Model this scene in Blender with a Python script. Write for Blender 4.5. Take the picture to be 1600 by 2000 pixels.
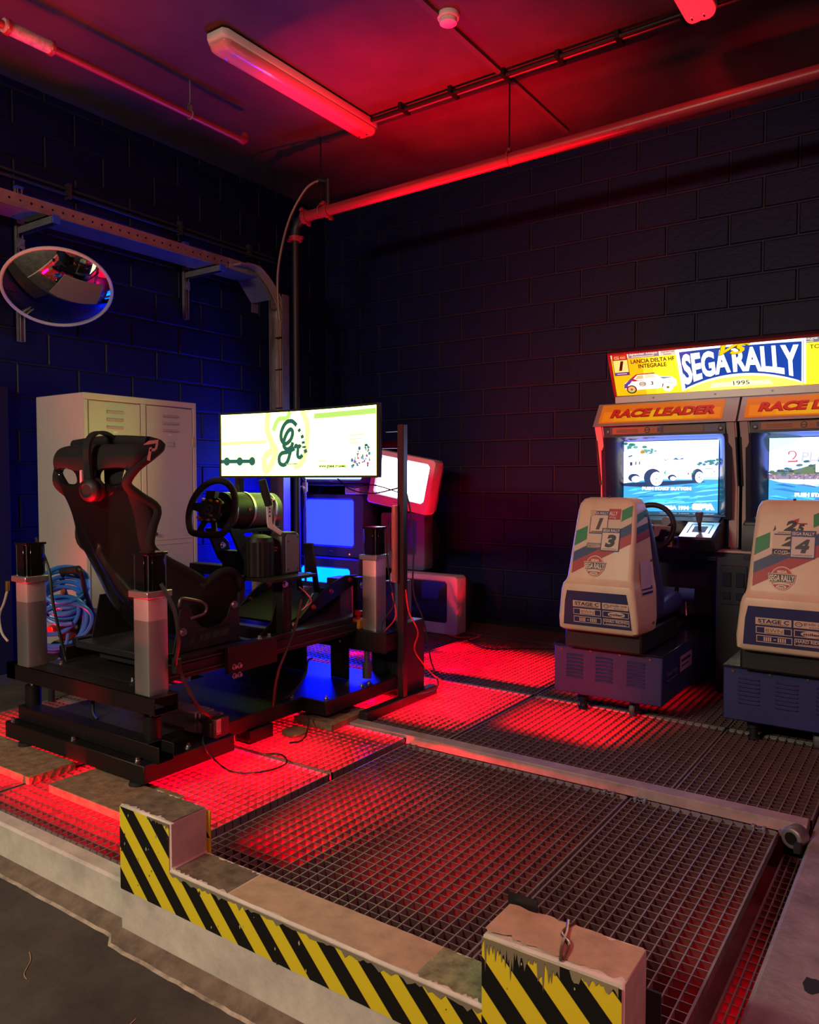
import bpy, bmesh, math, random
from mathutils import Vector, Matrix, Euler

for _o in list(bpy.data.objects):
    bpy.data.objects.remove(_o)
random.seed(7)
SC = bpy.context.scene
COL = SC.collection
PI = math.pi

# ------------------------------------------------------------------ camera
cam_d = bpy.data.cameras.new('camera')
cam_d.sensor_fit = 'HORIZONTAL'; cam_d.sensor_width = 36.0
cam_d.lens = 36.0 * 1525.0 / 1600.0
cam_d.clip_start = 0.02; cam_d.clip_end = 100
cam = bpy.data.objects.new('camera', cam_d); COL.objects.link(cam)
cam.location = (0, 0, 1.2)
cam.rotation_euler = (math.radians(90 - 2.45), 0, math.radians(34.55))
SC.camera = cam

# ------------------------------------------------------------------ world, exposure
wd = bpy.data.worlds.new('world'); SC.world = wd; wd.use_nodes = True
bg = wd.node_tree.nodes['Background']
bg.inputs[0].default_value = (0.16, 0.18, 0.5, 1); bg.inputs[1].default_value = 0.010
SC.view_settings.view_transform = 'Standard'; SC.view_settings.look = 'None'
SC.view_settings.gamma = 1.0; SC.view_settings.use_curve_mapping = False
SC.view_settings.exposure = 0.0
try:
    SC.cycles.use_denoising = True
    SC.cycles.denoiser = 'OPENIMAGEDENOISE'
    SC.cycles.max_bounces = 8; SC.cycles.diffuse_bounces = 4; SC.cycles.glossy_bounces = 4
    SC.cycles.sample_clamp_indirect = 6.0
    SC.cycles.use_light_tree = True
    SC.cycles.caustics_reflective = False; SC.cycles.caustics_refractive = False
except Exception:
    pass

# ------------------------------------------------------------------ lamps of the hall
def lamp(name, kind, loc, energy, color, target=None, size=0.3, size_y=None, cone=None, blend=0.5):
    d = bpy.data.lights.new(name, kind); d.energy = energy; d.color = color
    if kind == 'AREA':
        d.shape = 'RECTANGLE'; d.size = size; d.size_y = size_y or size
    elif kind == 'SPOT':
        d.spot_size = math.radians(cone); d.spot_blend = blend; d.shadow_soft_size = size
    else:
        d.shadow_soft_size = size
    o = bpy.data.objects.new(name, d); COL.objects.link(o); o.location = loc
    if target is not None:
        o.rotation_euler = (Vector(target) - Vector(loc)).to_track_quat('-Z', 'Y').to_euler()
    return o
# white work light of the hall behind the photographer, and a weaker unseen one, reddened to tint the right hand slab pink
lamp('hall_lamp', 'AREA', (-2.4, -2.0, 2.7), 112, (1.0, 0.85, 0.64), (-2.4, 1.5, -0.2), 1.2, 0.3)
lamp('hall_lamp', 'AREA', (0.9, 0.4, 2.9), 40, (1.0, 0.20, 0.26), (-0.4, 2.2, 0.0), 1.2, 0.3)
# red flood lamps lying in the pit under the grating, pointing up
RED = (1.0, 0.0, 0.012)
PIT_Z = -0.45
FLOODS = [(-2.60, 3.50, 0.9), (-2.50, 4.15, 1.4), (-2.85, 4.40, 0.5), (-3.30, 4.15, 0.4), (-3.78, 2.9, 0.13)]
for (x, y, k) in FLOODS:
    lamp('pit_flood_lamp', 'SPOT', (x, y, PIT_Z + 0.10), 1250 * k, RED, (x, y + 0.05, 3), 0.04, cone=35, blend=0.9)
lamp('pit_flood_lamp', 'SPOT', (-2.45, 4.25, PIT_Z + 0.10), 480, RED, (-1.82, 4.60, 1.15), 0.04, cone=17, blend=0.6)
lamp('pit_flood_lamp', 'SPOT', (-2.75, 4.55, PIT_Z + 0.10), 300, RED, (-3.0, 4.95, 0.5), 0.04, cone=45, blend=0.6)
# red LED panels lying in the pit, tipped towards the back wall (x, y, size x, size y, watts)
PANELS = [(-3.45, 1.60, 0.9, 0.2, 70), (-2.5, 1.57, 0.85, 0.16, 130), (-2.5, 2.05, 0.8, 0.4, 170), (-2.45, 2.75, 0.8, 0.3, 150), (-2.38, 3.40, 0.9, 0.6, 200), (-2.38, 4.20, 0.9, 0.6, 150),
          (-3.4, 3.8, 0.9, 1.0, 25), (-1.52, 3.22, 0.5, 0.3, 26), (-1.5, 3.9, 0.6, 0.5, 12), (-1.78, 1.85, 0.25, 0.6, 9.0), (-1.3, 1.8, 0.4, 0.5, 2.0), (-0.4, 1.7, 0.1, 0.4, 0.5),
          (-3.4, 1.53, 1.0, 0.08, 34, 0.12), (-2.5, 1.53, 0.85, 0.08, 26, 0.12)]
for (x, y, sx, sy, w, *dy) in PANELS:
    o_ = lamp('pit_led_panel', 'AREA', (x, y, PIT_Z + 0.12), w, RED, (x, y + (dy[0] if dy else 0.82), PIT_Z + 0.12 + 0.52), sx, sy)
    o_.data.spread = math.radians(52)

# ------------------------------------------------------------------ helpers
def lin(c):
    return c / 12.92 if c <= 0.04045 else ((c + 0.055) / 1.055) ** 2.4
def rgb(h):
    h = h.lstrip('#')
    return tuple(lin(int(h[i:i + 2], 16) / 255) for i in (0, 2, 4))
MATS = {}
def mat(name, col=(0.5, 0.5, 0.5), rough=0.5, metal=0.0, emit=None, strength=1.0, noise=0.0, nscale=8.0,
        bump=0.0, bscale=40.0, coat=0.0, spec=0.5, alpha=None, trans=0.0):
    if name in MATS:
        return MATS[name]
    if isinstance(col, str):
        col = rgb(col)
    m = bpy.data.materials.new(name); m.use_nodes = True
    nt = m.node_tree; b = nt.nodes['Principled BSDF']
    b.inputs['Base Color'].default_value = (*col, 1); b.inputs['Roughness'].default_value = rough
    b.inputs['Metallic'].default_value = metal
    b.inputs['Specular IOR Level'].default_value = spec
    b.inputs['Coat Weight'].default_value = coat
    b.inputs['Transmission Weight'].default_value = trans
    if emit is not None:
        if isinstance(emit, str):
            emit = rgb(emit)
        b.inputs['Emission Color'].default_value = (*emit, 1); b.inputs['Emission Strength'].default_value = strength
    if noise or bump:
        tc = nt.nodes.new('ShaderNodeTexCoord')
    if noise:
        n = nt.nodes.new('ShaderNodeTexNoise'); n.inputs['Scale'].default_value = nscale
        n.inputs['Detail'].default_value = 6; n.inputs['Roughness'].default_value = 0.65
        nt.links.new(tc.outputs['Object'], n.inputs['Vector'])
        r = nt.nodes.new('ShaderNodeValToRGB')
        r.color_ramp.elements[0].position = 0.3; r.color_ramp.elements[1].position = 0.72
        r.color_ramp.elements[0].color = (*[max(0, c * (1 - noise)) for c in col], 1)
        r.color_ramp.elements[1].color = (*[min(1, c * (1 + noise * 0.6)) for c in col], 1)
        nt.links.new(n.outputs['Fac'], r.inputs['Fac']); nt.links.new(r.outputs['Color'], b.inputs['Base Color'])
    if bump:
        n2 = nt.nodes.new('ShaderNodeTexNoise'); n2.inputs['Scale'].default_value = bscale
        n2.inputs['Detail'].default_value = 5
        nt.links.new(tc.outputs['Object'], n2.inputs['Vector'])
        bp = nt.nodes.new('ShaderNodeBump'); bp.inputs['Strength'].default_value = bump
        bp.inputs['Distance'].default_value = 0.01
        nt.links.new(n2.outputs['Fac'], bp.inputs['Height']); nt.links.new(bp.outputs['Normal'], b.inputs['Normal'])
    MATS[name] = m
    return m

def flat(hexcol, rough=0.45):
    return mat('paint_' + hexcol.strip('#'), hexcol, rough)
def glow(hexcol, k=1.0):
    return mat('glow_%s_%s' % (hexcol.strip('#'), k), '#050505', 0.3, emit=hexcol, strength=k)

def worig(o):
    v = Vector((0, 0, 0))
    while o is not None:
        v += Vector(o.location); o = o.parent
    return v

class MB:
    def __init__(self, M=None):
        self.v = []; self.f = []; self.mi = []; self.M = M; self.cur = 0
    def add(self, vs, fs):
        n = len(self.v)
        for p in vs:
            p = Vector(p)
            self.v.append(self.M @ p if self.M is not None else p)
        for f in fs:
            self.f.append([i + n for i in f]); self.mi.append(self.cur)
        return self
    def box(self, x0, x1, y0, y1, z0, z1):
        x0, x1 = min(x0, x1), max(x0, x1); y0, y1 = min(y0, y1), max(y0, y1); z0, z1 = min(z0, z1), max(z0, z1)
        return self.add([(x0, y0, z0), (x1, y0, z0), (x1, y1, z0), (x0, y1, z0), (x0, y0, z1), (x1, y0, z1), (x1, y1, z1), (x0, y1, z1)],
                        [(0, 3, 2, 1), (4, 5, 6, 7), (0, 1, 5, 4), (1, 2, 6, 5), (2, 3, 7, 6), (3, 0, 4, 7)])
    def bar(self, p0, p1, w, h, up=(0, 0, 1)):
        p0, p1 = Vector(p0), Vector(p1); d = (p1 - p0).normalized(); u = Vector(up)
        s = d.cross(u)
        if s.length < 1e-4:
            s = d.cross(Vector((0, 1, 0)))
        s.normalize(); t = s.cross(d).normalized()
        vs = [p + s * (a * w / 2) + t * (b * h / 2) for p in (p0, p1) for a, b in ((-1, -1), (1, -1), (1, 1), (-1, 1))]
        return self.add(vs, [(0, 1, 2, 3), (7, 6, 5, 4), (0, 4, 5, 1), (1, 5, 6, 2), (2, 6, 7, 3), (3, 7, 4, 0)])
    def cyl(self, p0, p1, r0, r1=None, n=16):
        r1 = r0 if r1 is None else r1
        p0, p1 = Vector(p0), Vector(p1); d = (p1 - p0).normalized()
        a = d.orthogonal().normalized(); b = d.cross(a)
        vs = []
        for p, r in ((p0, r0), (p1, r1)):
            for i in range(n):
                t = 2 * PI * i / n
                vs.append(p + (a * math.cos(t) + b * math.sin(t)) * r)
        fs = [(i, (i + 1) % n, n + (i + 1) % n, n + i) for i in range(n)]
        fs += [tuple(range(n - 1, -1, -1)), tuple(range(n, 2 * n))]
        return self.add(vs, fs)
    def tube(self, pts, r, n=8, closed=False, caps=True):
        P = [Vector(p) for p in pts]; m = len(P)
        rad = r if isinstance(r, (list, tuple)) else [r] * m
        T = []
        for i in range(m):
            a = P[(i - 1) % m] if (closed or i > 0) else P[i]
            b = P[(i + 1) % m] if (closed or i < m - 1) else P[i]
            T.append((b - a).normalized())
        a = T[0].orthogonal().normalized(); vs = []
        for i in range(m):
            a = (a - T[i] * a.dot(T[i]))
            if a.length < 1e-5:
                a = T[i].orthogonal()
            a.normalize(); b = T[i].cross(a)
            for j in range(n):
                t = 2 * PI * j / n
                vs.append(P[i] + (a * math.cos(t) + b * math.sin(t)) * rad[i])
        fs = []
        for i in range(m if closed else m - 1):
            for j in range(n):
                k = (i + 1) % m
                fs.append((i * n + j, i * n + (j + 1) % n, k * n + (j + 1) % n, k * n + j))
        if caps and not closed:
            fs += [tuple(range(n - 1, -1, -1)), tuple(range((m - 1) * n, m * n))]
        return self.add(vs, fs)
    def loft(self, rings, caps=True, wrap=True):
        n = len(rings[0]); vs = [p for r in rings for p in r]; fs = []
        for i in range(len(rings) - 1):
            for j in range(n if wrap else n - 1):
                k = (j + 1) % n
                fs.append((i * n + j, i * n + k, (i + 1) * n + k, (i + 1) * n + j))
        if caps:
            fs += [tuple(range(n - 1, -1, -1)), tuple(range((len(rings) - 1) * n, len(rings) * n))]
        return self.add(vs, fs)
    def prism(self, poly, fn, d0, d1):
        n = len(poly); vs = [fn(a, b, d0) for a, b in poly] + [fn(a, b, d1) for a, b in poly]
        fs = [(i, (i + 1) % n, n + (i + 1) % n, n + i) for i in range(n)]
        fs += [tuple(range(n - 1, -1, -1)), tuple(range(n, 2 * n))]
        return self.add(vs, fs)
    def lathe(self, prof, c, axis=(0, 0, 1), n=20):
        ax = Vector(axis).normalized(); a = ax.orthogonal().normalized(); b = ax.cross(a); c = Vector(c)
        rings = []
        for (r, h) in prof:
            rings.append([c + ax * h + (a * math.cos(2 * PI * i / n) + b * math.sin(2 * PI * i / n)) * max(r, 1e-4) for i in range(n)])
        return self.loft(rings)
    def sphere(self, c, r, nu=14, nv=8, s=(1, 1, 1)):
        c = Vector(c); rings = []
        for i in range(nv + 1):
            t = PI * i / nv
            rr = max(math.sin(t), 1e-3) * r
            rings.append([c + Vector((rr * math.cos(2 * PI * j / nu) * s[0], rr * math.sin(2 * PI * j / nu) * s[1], -math.cos(t) * r * s[2])) for j in range(nu)])
        return self.loft(rings)
    def build(self, name, m, parent=None, bevel=0.0, smooth=True, sub=0, seg=1, label=None, kind=None):
        me = bpy.data.meshes.new(name)
        o = worig(parent) if parent is not None else Vector((0, 0, 0))
        me.from_pydata([tuple(p - o) for p in self.v], [], self.f)
        ms = m if isinstance(m, (list, tuple)) else [m]
        for x in ms:
            me.materials.append(x)
        if len(ms) > 1:
            me.polygons.foreach_set('material_index', self.mi)
        bm = bmesh.new(); bm.from_mesh(me)
        bmesh.ops.recalc_face_normals(bm, faces=bm.faces)
        if bevel > 0:
            es = [e for e in bm.edges if len(e.link_faces) == 2 and e.calc_face_angle(0) > 0.6]
            if es:
                bmesh.ops.bevel(bm, geom=es, offset=bevel, segments=seg, affect='EDGES', clamp_overlap=True)
        if smooth:
            for f in bm.faces:
                f.smooth = True
            for e in bm.edges:
                if len(e.link_faces) != 2 or e.calc_face_angle(0) > 0.75:
                    e.smooth = False
        bm.to_mesh(me); bm.free()
        ob = bpy.data.objects.new(name, me); COL.objects.link(ob)
        if parent is not None:
            ob.parent = parent
        if sub:
            md = ob.modifiers.new('s', 'SUBSURF'); md.levels = sub; md.render_levels = sub
        if label: ob['label'] = label
        if kind: ob['kind'] = kind
        return ob

def tag(o, label, cat, group=None):
    o['label'] = label; o['category'] = cat
    if group: o['group'] = group
    return o
def thing(name, loc, label, cat, group=None):
    o = bpy.data.objects.new(name, None); COL.objects.link(o); o.location = loc; o.empty_display_size = 0.1
    return tag(o, label, cat, group)
def single(mb, name, m, base, label, cat, group=None, **kw):
    """a thing that is one mesh: origin moved to its base"""
    e = bpy.data.objects.new('tmp', None); e.location = base
    o = mb.build(name, m, None, **kw)
    b = Vector(base)
    for v in o.data.vertices:
        v.co -= b
    o.location = base
    bpy.data.objects.remove(e)
    return tag(o, label, cat, group)
def struct(o):
    o['kind'] = 'structure'; return o
def copy_tree(o, parent=None):
    c = o.copy(); COL.objects.link(c)
    if parent is not None: c.parent = parent
    for ch in list(o.children):
        copy_tree(ch, c)
    return c

def spline(pts, n=8):
    """Catmull-Rom through 3-D points"""
    P = [Vector(p) for p in pts]; out = []
    for i in range(len(P) - 1):
        p0 = P[max(i - 1, 0)]; p1 = P[i]; p2 = P[i + 1]; p3 = P[min(i + 2, len(P) - 1)]
        for k in range(n):
            t = k / n
            out.append(0.5 * ((2 * p1) + (p2 - p0) * t + (2 * p0 - 5 * p1 + 4 * p2 - p3) * t * t + (3 * p1 - p0 - 3 * p2 + p3) * t ** 3))
    out.append(P[-1])
    return out

# flat print: polygons and lettering laid on a surface in very thin layers
_TXT = {}
def text_geo(s, bold=0.0, shear=0.0):
    key = (s, bold, shear)
    if key in _TXT:
        return _TXT[key]
    cu = bpy.data.curves.new('t', 'FONT'); cu.body = s; cu.size = 1.0; cu.offset = bold; cu.shear = shear
    cu.resolution_u = 3; cu.fill_mode = 'BOTH'
    ob = bpy.data.objects.new('t', cu); COL.objects.link(ob)
    dg = bpy.context.evaluated_depsgraph_get(); dg.update()
    ev = ob.evaluated_get(dg); me = ev.to_mesh()
    vs = [(v.co.x, v.co.y) for v in me.vertices]; fs = [tuple(p.vertices) for p in me.polygons]
    ev.to_mesh_clear(); bpy.data.objects.remove(ob); bpy.data.curves.remove(cu)
    x0 = min(v[0] for v in vs); x1 = max(v[0] for v in vs); y0 = min(v[1] for v in vs); y1 = max(v[1] for v in vs)
    vs = [((x - x0) / (x1 - x0), (y - y0) / (y1 - y0)) for x, y in vs]
    _TXT[key] = (vs, fs)
    return _TXT[key]

class Print:
    """fn(u, v, w) -> world point; w is height above the surface"""
    def __init__(self, fn, step=0.0006, emit=None):
        self.fn = fn; self.step = step; self.emit = emit; self.mats = []; self.idx = {}
        self.v = []; self.f = []; self.mi = []; self.layer = 1
    def _m(self, c):
        if c not in self.idx:
            self.idx[c] = len(self.mats)
            if isinstance(c, tuple) and not isinstance(c[0], str):
                self.mats.append(c[0])
            elif isinstance(c, tuple):
                self.mats.append(glow(c[0], c[1]))
            else:
                self.mats.append(glow(c, self.emit) if self.emit else flat(c))
        return self.idx[c]
    def raw(self, vs, fs, c, lay=None):
        n = len(self.v); i = self._m(c); w = self.step * (self.layer if lay is None else lay)
        self.v += [Vector(self.fn(u, v, w)) for u, v in vs]
        for f in fs:
            self.f.append([k + n for k in f]); self.mi.append(i)
    def up(self): self.layer += 1; return self
    def poly(self, pts, c): self.raw(pts, [tuple(range(len(pts)))], c); return self
    def rect(self, u0, u1, v0, v1, c): return self.poly([(u0, v0), (u1, v0), (u1, v1), (u0, v1)], c)
    def ell(self, cu, cv, ru, rv, c, n=24, a0=0, a1=2 * PI):
        full = abs(a1 - a0 - 2 * PI) < 1e-6
        pts = [(cu + ru * math.cos(a0 + (a1 - a0) * i / n), cv + rv * math.sin(a0 + (a1 - a0) * i / n)) for i in range(n + (0 if full else 1))]
        return self.poly(pts, c)
    def stroke(self, pts, wd, c):
        P = [Vector((p[0], p[1])) for p in pts]; L = []; R = []
        for i in range(len(P)):
            a = P[max(i - 1, 0)]; b = P[min(i + 1, len(P) - 1)]; d = (b - a)
            if d.length < 1e-9: d = Vector((1, 0))
            d.normalize(); nrm = Vector((-d.y, d.x)) * wd / 2
            L.append(P[i] + nrm); R.append(P[i] - nrm)
        vs = [tuple(p) for p in L + R]; n = len(P)
        self.raw(vs, [(i, n + i, n + i + 1, i + 1) for i in range(n - 1)], c)
        return self
    def text(self, s, u0, u1, v0, v1, c, bold=0.0, shear=0.0, warp=None):
        vs, fs = text_geo(s, bold, shear)
        out = []
        for x, y in vs:
            if warp: x, y = warp(x, y)
            out.append((u0 + x * (u1 - u0), v0 + y * (v1 - v0)))
        self.raw(out, fs, c); return self
    def build(self, name, parent, label=None):
        me = bpy.data.meshes.new(name); o = worig(parent)
        me.from_pydata([tuple(p - o) for p in self.v], [], self.f)
        for x in self.mats: me.materials.append(x)
        me.polygons.foreach_set('material_index', self.mi)
        ob = bpy.data.objects.new(name, me); COL.objects.link(ob); ob.parent = parent
        if label: ob['label'] = label
        return ob

# ------------------------------------------------------------------ materials
M_WALL = mat('navy_wall_paint', (0.0046, 0.0052, 0.044), 0.5, noise=0.25, nscale=5, bump=0.22, bscale=35, spec=0.22)
M_MORTAR = mat('painted_joint', (0.004, 0.004, 0.010), 0.6)
M_CEIL = mat('ceiling_paint', (0.085, 0.055, 0.055), 0.75, noise=0.3, nscale=2.2, bump=0.15, bscale=20)
M_STEEL = mat('galvanised_steel', (0.42, 0.40, 0.40), 0.42, 0.75, noise=0.25, nscale=9)
M_GRATE = mat('grating_steel', (0.33, 0.30, 0.29), 0.45, 0.35, noise=0.35, nscale=14)
M_BEARB = mat('shaded_bar_side', (0.075, 0.030, 0.027), 0.6, 0.1, noise=0.3, nscale=14)  # shade and red pit light between the bars put into their side colour
M_BLACK = mat('black_powder_coat', (0.0075, 0.0065, 0.0065), 0.48, 0.0, spec=0.35, bump=0.05, bscale=300)
M_BLACKG = mat('black_gloss', (0.006, 0.006, 0.007), 0.12, coat=0.6)
M_BLACKP = mat('black_plastic', (0.015, 0.015, 0.016), 0.5)
M_RUBBER = mat('black_rubber', (0.012, 0.012, 0.012), 0.8)
M_FABRIC = mat('black_fabric', (0.018, 0.016, 0.016), 0.9, bump=0.2, bscale=400, spec=0.2)
M_ALU = mat('brushed_aluminium', (0.62, 0.60, 0.58), 0.33, 0.85)
M_CHROME = mat('bolt_chrome', (0.75, 0.73, 0.70), 0.22, 1.0)
M_CONC = mat('dock_concrete', (0.078, 0.070, 0.058), 0.85, noise=0.55, nscale=3.0, bump=0.35, bscale=30)
M_CONC2 = mat('pink_grey_slab', (0.30, 0.27, 0.27), 0.85, noise=0.45, nscale=6, bump=0.4, bscale=40)
M_PIT = mat('pit_concrete', (0.30, 0.28, 0.27), 0.9, noise=0.4, nscale=5)
M_WHITEP = mat('worn_cream_paint', (0.74, 0.68, 0.56), 0.6, noise=0.28, nscale=7, bump=0.25, bscale=25)
M_OSB = mat('osb_board', (0.34, 0.22, 0.12), 0.8, noise=0.5, nscale=26, bump=0.3, bscale=60)
M_LOCKER = mat('locker_paint', (0.55, 0.52, 0.49), 0.4, noise=0.06, nscale=3)
M_TVDARK = mat('tv_dark_plastic', (0.045, 0.045, 0.055), 0.45)
M_TVSILVER = mat('tv_silver_plastic', (0.48, 0.46, 0.47), 0.4)
M_TVGREY = mat('tv_grey_plastic', (0.10, 0.10, 0.12), 0.5)
M_CREAM = mat('fibreglass_cream', (0.80, 0.67, 0.46), 0.38, noise=0.12, nscale=6)
M_VINYL = mat('blue_vinyl', (0.045, 0.05, 0.16), 0.45)
M_NAVY = mat('navy_trolley_paint', (0.032, 0.040, 0.16), 0.42, noise=0.25, nscale=9)
M_HOSE = mat('blue_hose', (0.03, 0.17, 0.62), 0.3)
M_CABLE = mat('black_cable', (0.012, 0.012, 0.013), 0.5)
M_REDC = mat('red_cable', (0.6, 0.02, 0.03), 0.4)
M_GUN = mat('gunmetal', (0.16, 0.16, 0.17), 0.4, 0.7)
M_PIPE = mat('painted_pipe', (0.34, 0.035, 0.05), 0.35, 0.1)
M_COPPER = mat('brown_cable', (0.30, 0.17, 0.12), 0.5)
M_BEIGE = mat('arcade_beige', (0.58, 0.46, 0.40), 0.45)
M_ARCBLK = mat('arcade_black', (0.022, 0.022, 0.035), 0.45)
M_ARCDK = mat('arcade_bezel', (0.025, 0.026, 0.05), 0.22)
M_BATTEN = mat('ceiling_batten', (0.10, 0.075, 0.06), 0.7)
M_MAT = mat('brown_mat', (0.11, 0.07, 0.055), 0.9, noise=0.3, nscale=10)
M_LAMPW = mat('lamp_housing', (0.75, 0.72, 0.68), 0.5)
M_DIFF = mat('red_tinted_diffuser', (0.80, 0.34, 0.34), 0.18, coat=0.4)  # red light from below is put into the cover colour
M_MIRROR = mat('mirror_glass', (0.86, 0.86, 0.86), 0.03, 1.0)
M_RIM = mat('mirror_rim', (0.58, 0.54, 0.54), 0.45)
M_YEL = mat('hazard_yellow', (0.75, 0.56, 0.02), 0.45, noise=0.2, nscale=12)
M_HBLK = mat('hazard_black', (0.010, 0.010, 0.009), 0.45)
M_RED = mat('red_plastic', (0.65, 0.02, 0.02), 0.35)
M_YELP = mat('yellow_plastic', (0.55, 0.33, 0.03), 0.45)
M_PINK = mat('logo_pink', (0.80, 0.48, 0.46), 0.4)
M_BRASS = mat('brass', (0.65, 0.42, 0.12), 0.3, 0.9)
M_SCREENOFF = mat('dark_screen_glass', (0.02, 0.018, 0.024), 0.08, coat=0.5)
# ================================================================== SETTING
WY, WX, CZ = 5.58, -4.79, 3.65
BL, BH, BZ0 = 0.4176, 0.2085, 0.0485

def block_mesh(name, axis):
    # a painted concrete block, long side along x (axis 0) or y (axis 1); its face looks to -y or +x
    w, h, d, c = BL - 0.011, BH - 0.011, 0.05, 0.006
    fr = [(-w / 2 + c, 0, -h / 2 + c), (w / 2 - c, 0, -h / 2 + c), (w / 2 - c, 0, h / 2 - c), (-w / 2 + c, 0, h / 2 - c)]
    md = [(-w / 2, c, -h / 2), (w / 2, c, -h / 2), (w / 2, c, h / 2), (-w / 2, c, h / 2)]
    bk = [(-w / 2, d, -h / 2), (w / 2, d, -h / 2), (w / 2, d, h / 2), (-w / 2, d, h / 2)]
    vs = fr + md + bk
    if axis == 1:
        vs = [(-y, x, z) for x, y, z in vs]
    fs = [(0, 1, 2, 3)] + [(4 + i, 4 + (i + 1) % 4, (i + 1) % 4, i) for i in range(4)] + [(8 + i, 8 + (i + 1) % 4, 4 + (i + 1) % 4, 4 + i) for i in range(4)]
    me = bpy.data.meshes.new(name); me.from_pydata(vs, [], fs); me.materials.append(M_WALL)
    bm = bmesh.new(); bm.from_mesh(me); bmesh.ops.recalc_face_normals(bm, faces=bm.faces); bm.to_mesh(me); bm.free()
    return me

def put(name, me, loc, parent):
    o = bpy.data.objects.new(name, me); COL.objects.link(o); o.parent = parent
    o.location = Vector(loc) - worig(parent); return o

wb = struct(MB().box(-5.1, 1.2, WY + 0.009, WY + 0.25, -0.6, CZ + 0.1).build('wall_back', M_MORTAR))
wl = struct(MB().box(WX - 0.25, WX - 0.009, -3.5, WY + 0.2, -0.6, CZ + 0.1).build('wall_left', M_MORTAR))
bmx = block_mesh('block', 0); bmy = block_mesh('block_side', 1)
for c in range(0, 18):
    zc = BZ0 + (c - 0.5) * BH + BH / 2 + BH / 2
    if zc - BH / 2 > CZ: continue
    for k in range(-1, 25):
        if (k + c) % 2: continue
        # joints stand where (k + c) is odd, so a block is centred where it is even
        x = -4.583 + 0.2088 * k
        if x + BL / 2 < WX or x - BL / 2 > 0.55: continue
        o = put('block', bmx, (x, WY + random.uniform(-0.0015, 0.0015), zc), wb)
    for m in range(-9, 11):
        if (m + c) % 2 == 0: continue
        y = 3.478 + 0.2088 * m
        if y - BL / 2 > WY: continue
        put('block', bmy, (WX + random.uniform(-0.0015, 0.0015), y, zc), wl)

ceil = struct(MB().box(-5.1, 3.2, -3.5, WY + 0.25, CZ, CZ + 0.12).build('ceiling', M_CEIL))

floor = struct(MB().box(-9, 4.0, -4.5, 1.40, -0.40, -0.135).build('floor', M_CONC))
MB().box(-0.352, 4.0, 1.40, WY, -0.6, 0.0).build('right_slab', M_CONC2, floor, bevel=0.012)
MB().box(WX, -4.0, 1.46, WY, -0.6, -0.002).build('left_slab', M_CONC, floor, bevel=0.008)
MB().box(-4.0, -0.352, 5.24, WY, -0.6, -0.004).build('back_slab', M_CONC, floor)
MB().box(-4.05, -0.30, 1.3, 5.4, -0.60, PIT_Z).build('pit_bottom', M_PIT, floor)
mb = MB(); mb.box(-2.04, -2.005, 1.47, 2.93, -0.22, -0.036); mb.box(-4.0, -0.36, 2.935, 3.0, -0.16, -0.036)
mb.box(-1.87, -1.83, 3.0, 5.24, -0.12, -0.036); mb.box(-4.0, -0.36, 3.905, 3.94, -0.12, -0.036)
mb.box(-0.97, -0.93, 1.47, 2.93, -0.14, -0.036); mb.box(-2.98, -2.945, 1.47, 5.24, -0.12, -0.036)
mb.build('pit_joist', M_BLACK, floor)
# oil-dark patch in the slab
mb = MB(); pts = []
for i in range(14):
    t = 2 * PI * i / 14; r = random.uniform(0.8, 1.15)
    pts.append((-0.235 + 0.022 * r * math.cos(t), 2.02 + 0.035 * r * math.sin(t)))
mb.prism(pts, lambda a, b, d: (a, b, d), 0.0002, 0.0012)
mb.build('oil_stain', mat('oil_black', (0.012, 0.01, 0.01), 0.5), floor)

# long cream kerb in front of the left gratings
kerb = MB()
kerb.box(-4.9, -1.955, 1.388, 1.45, -0.135, 0.004)
kerb.build('trim_1', M_WHITEP, None, bevel=0.008)['kind'] = 'structure'
k2 = MB()
prof = [(1.338, -0.134), (1.388, -0.110), (1.388, -0.134)]
rings = []
n = 140
for i in range(n + 1):
    x = -4.9 + (4.9 - 0.2) * i / n
    j = random.uniform(-0.0018, 0.0018)
    off = 0.0 if x < -1.95 else -0.03
    rings.append([(x, y + off + (j if q == 0 else 0), z) for q, (y, z) in enumerate(prof)])
ed = MB()
for i in range(n):
    a0, a1 = rings[i][0], rings[i + 1][0]
    ed.add([(a0[0], a0[1] - 0.006, -0.1345), (a1[0], a1[1] - 0.006, -0.1345), (a1[0], a1[1] + 0.004, -0.1305), (a0[0], a0[1] + 0.004, -0.1305)], [(0, 1, 2, 3)])
ed.build('trim_3', mat('cream_edge', (0.5, 0.44, 0.33), 0.7, noise=0.6, nscale=20), None)['kind'] = 'structure'
k2.loft(rings).build('trim_2', mat('dirty_fillet', (0.20, 0.155, 0.11), 0.85, noise=0.5, nscale=15, bump=0.4, bscale=40), None)['kind'] = 'structure'

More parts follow.
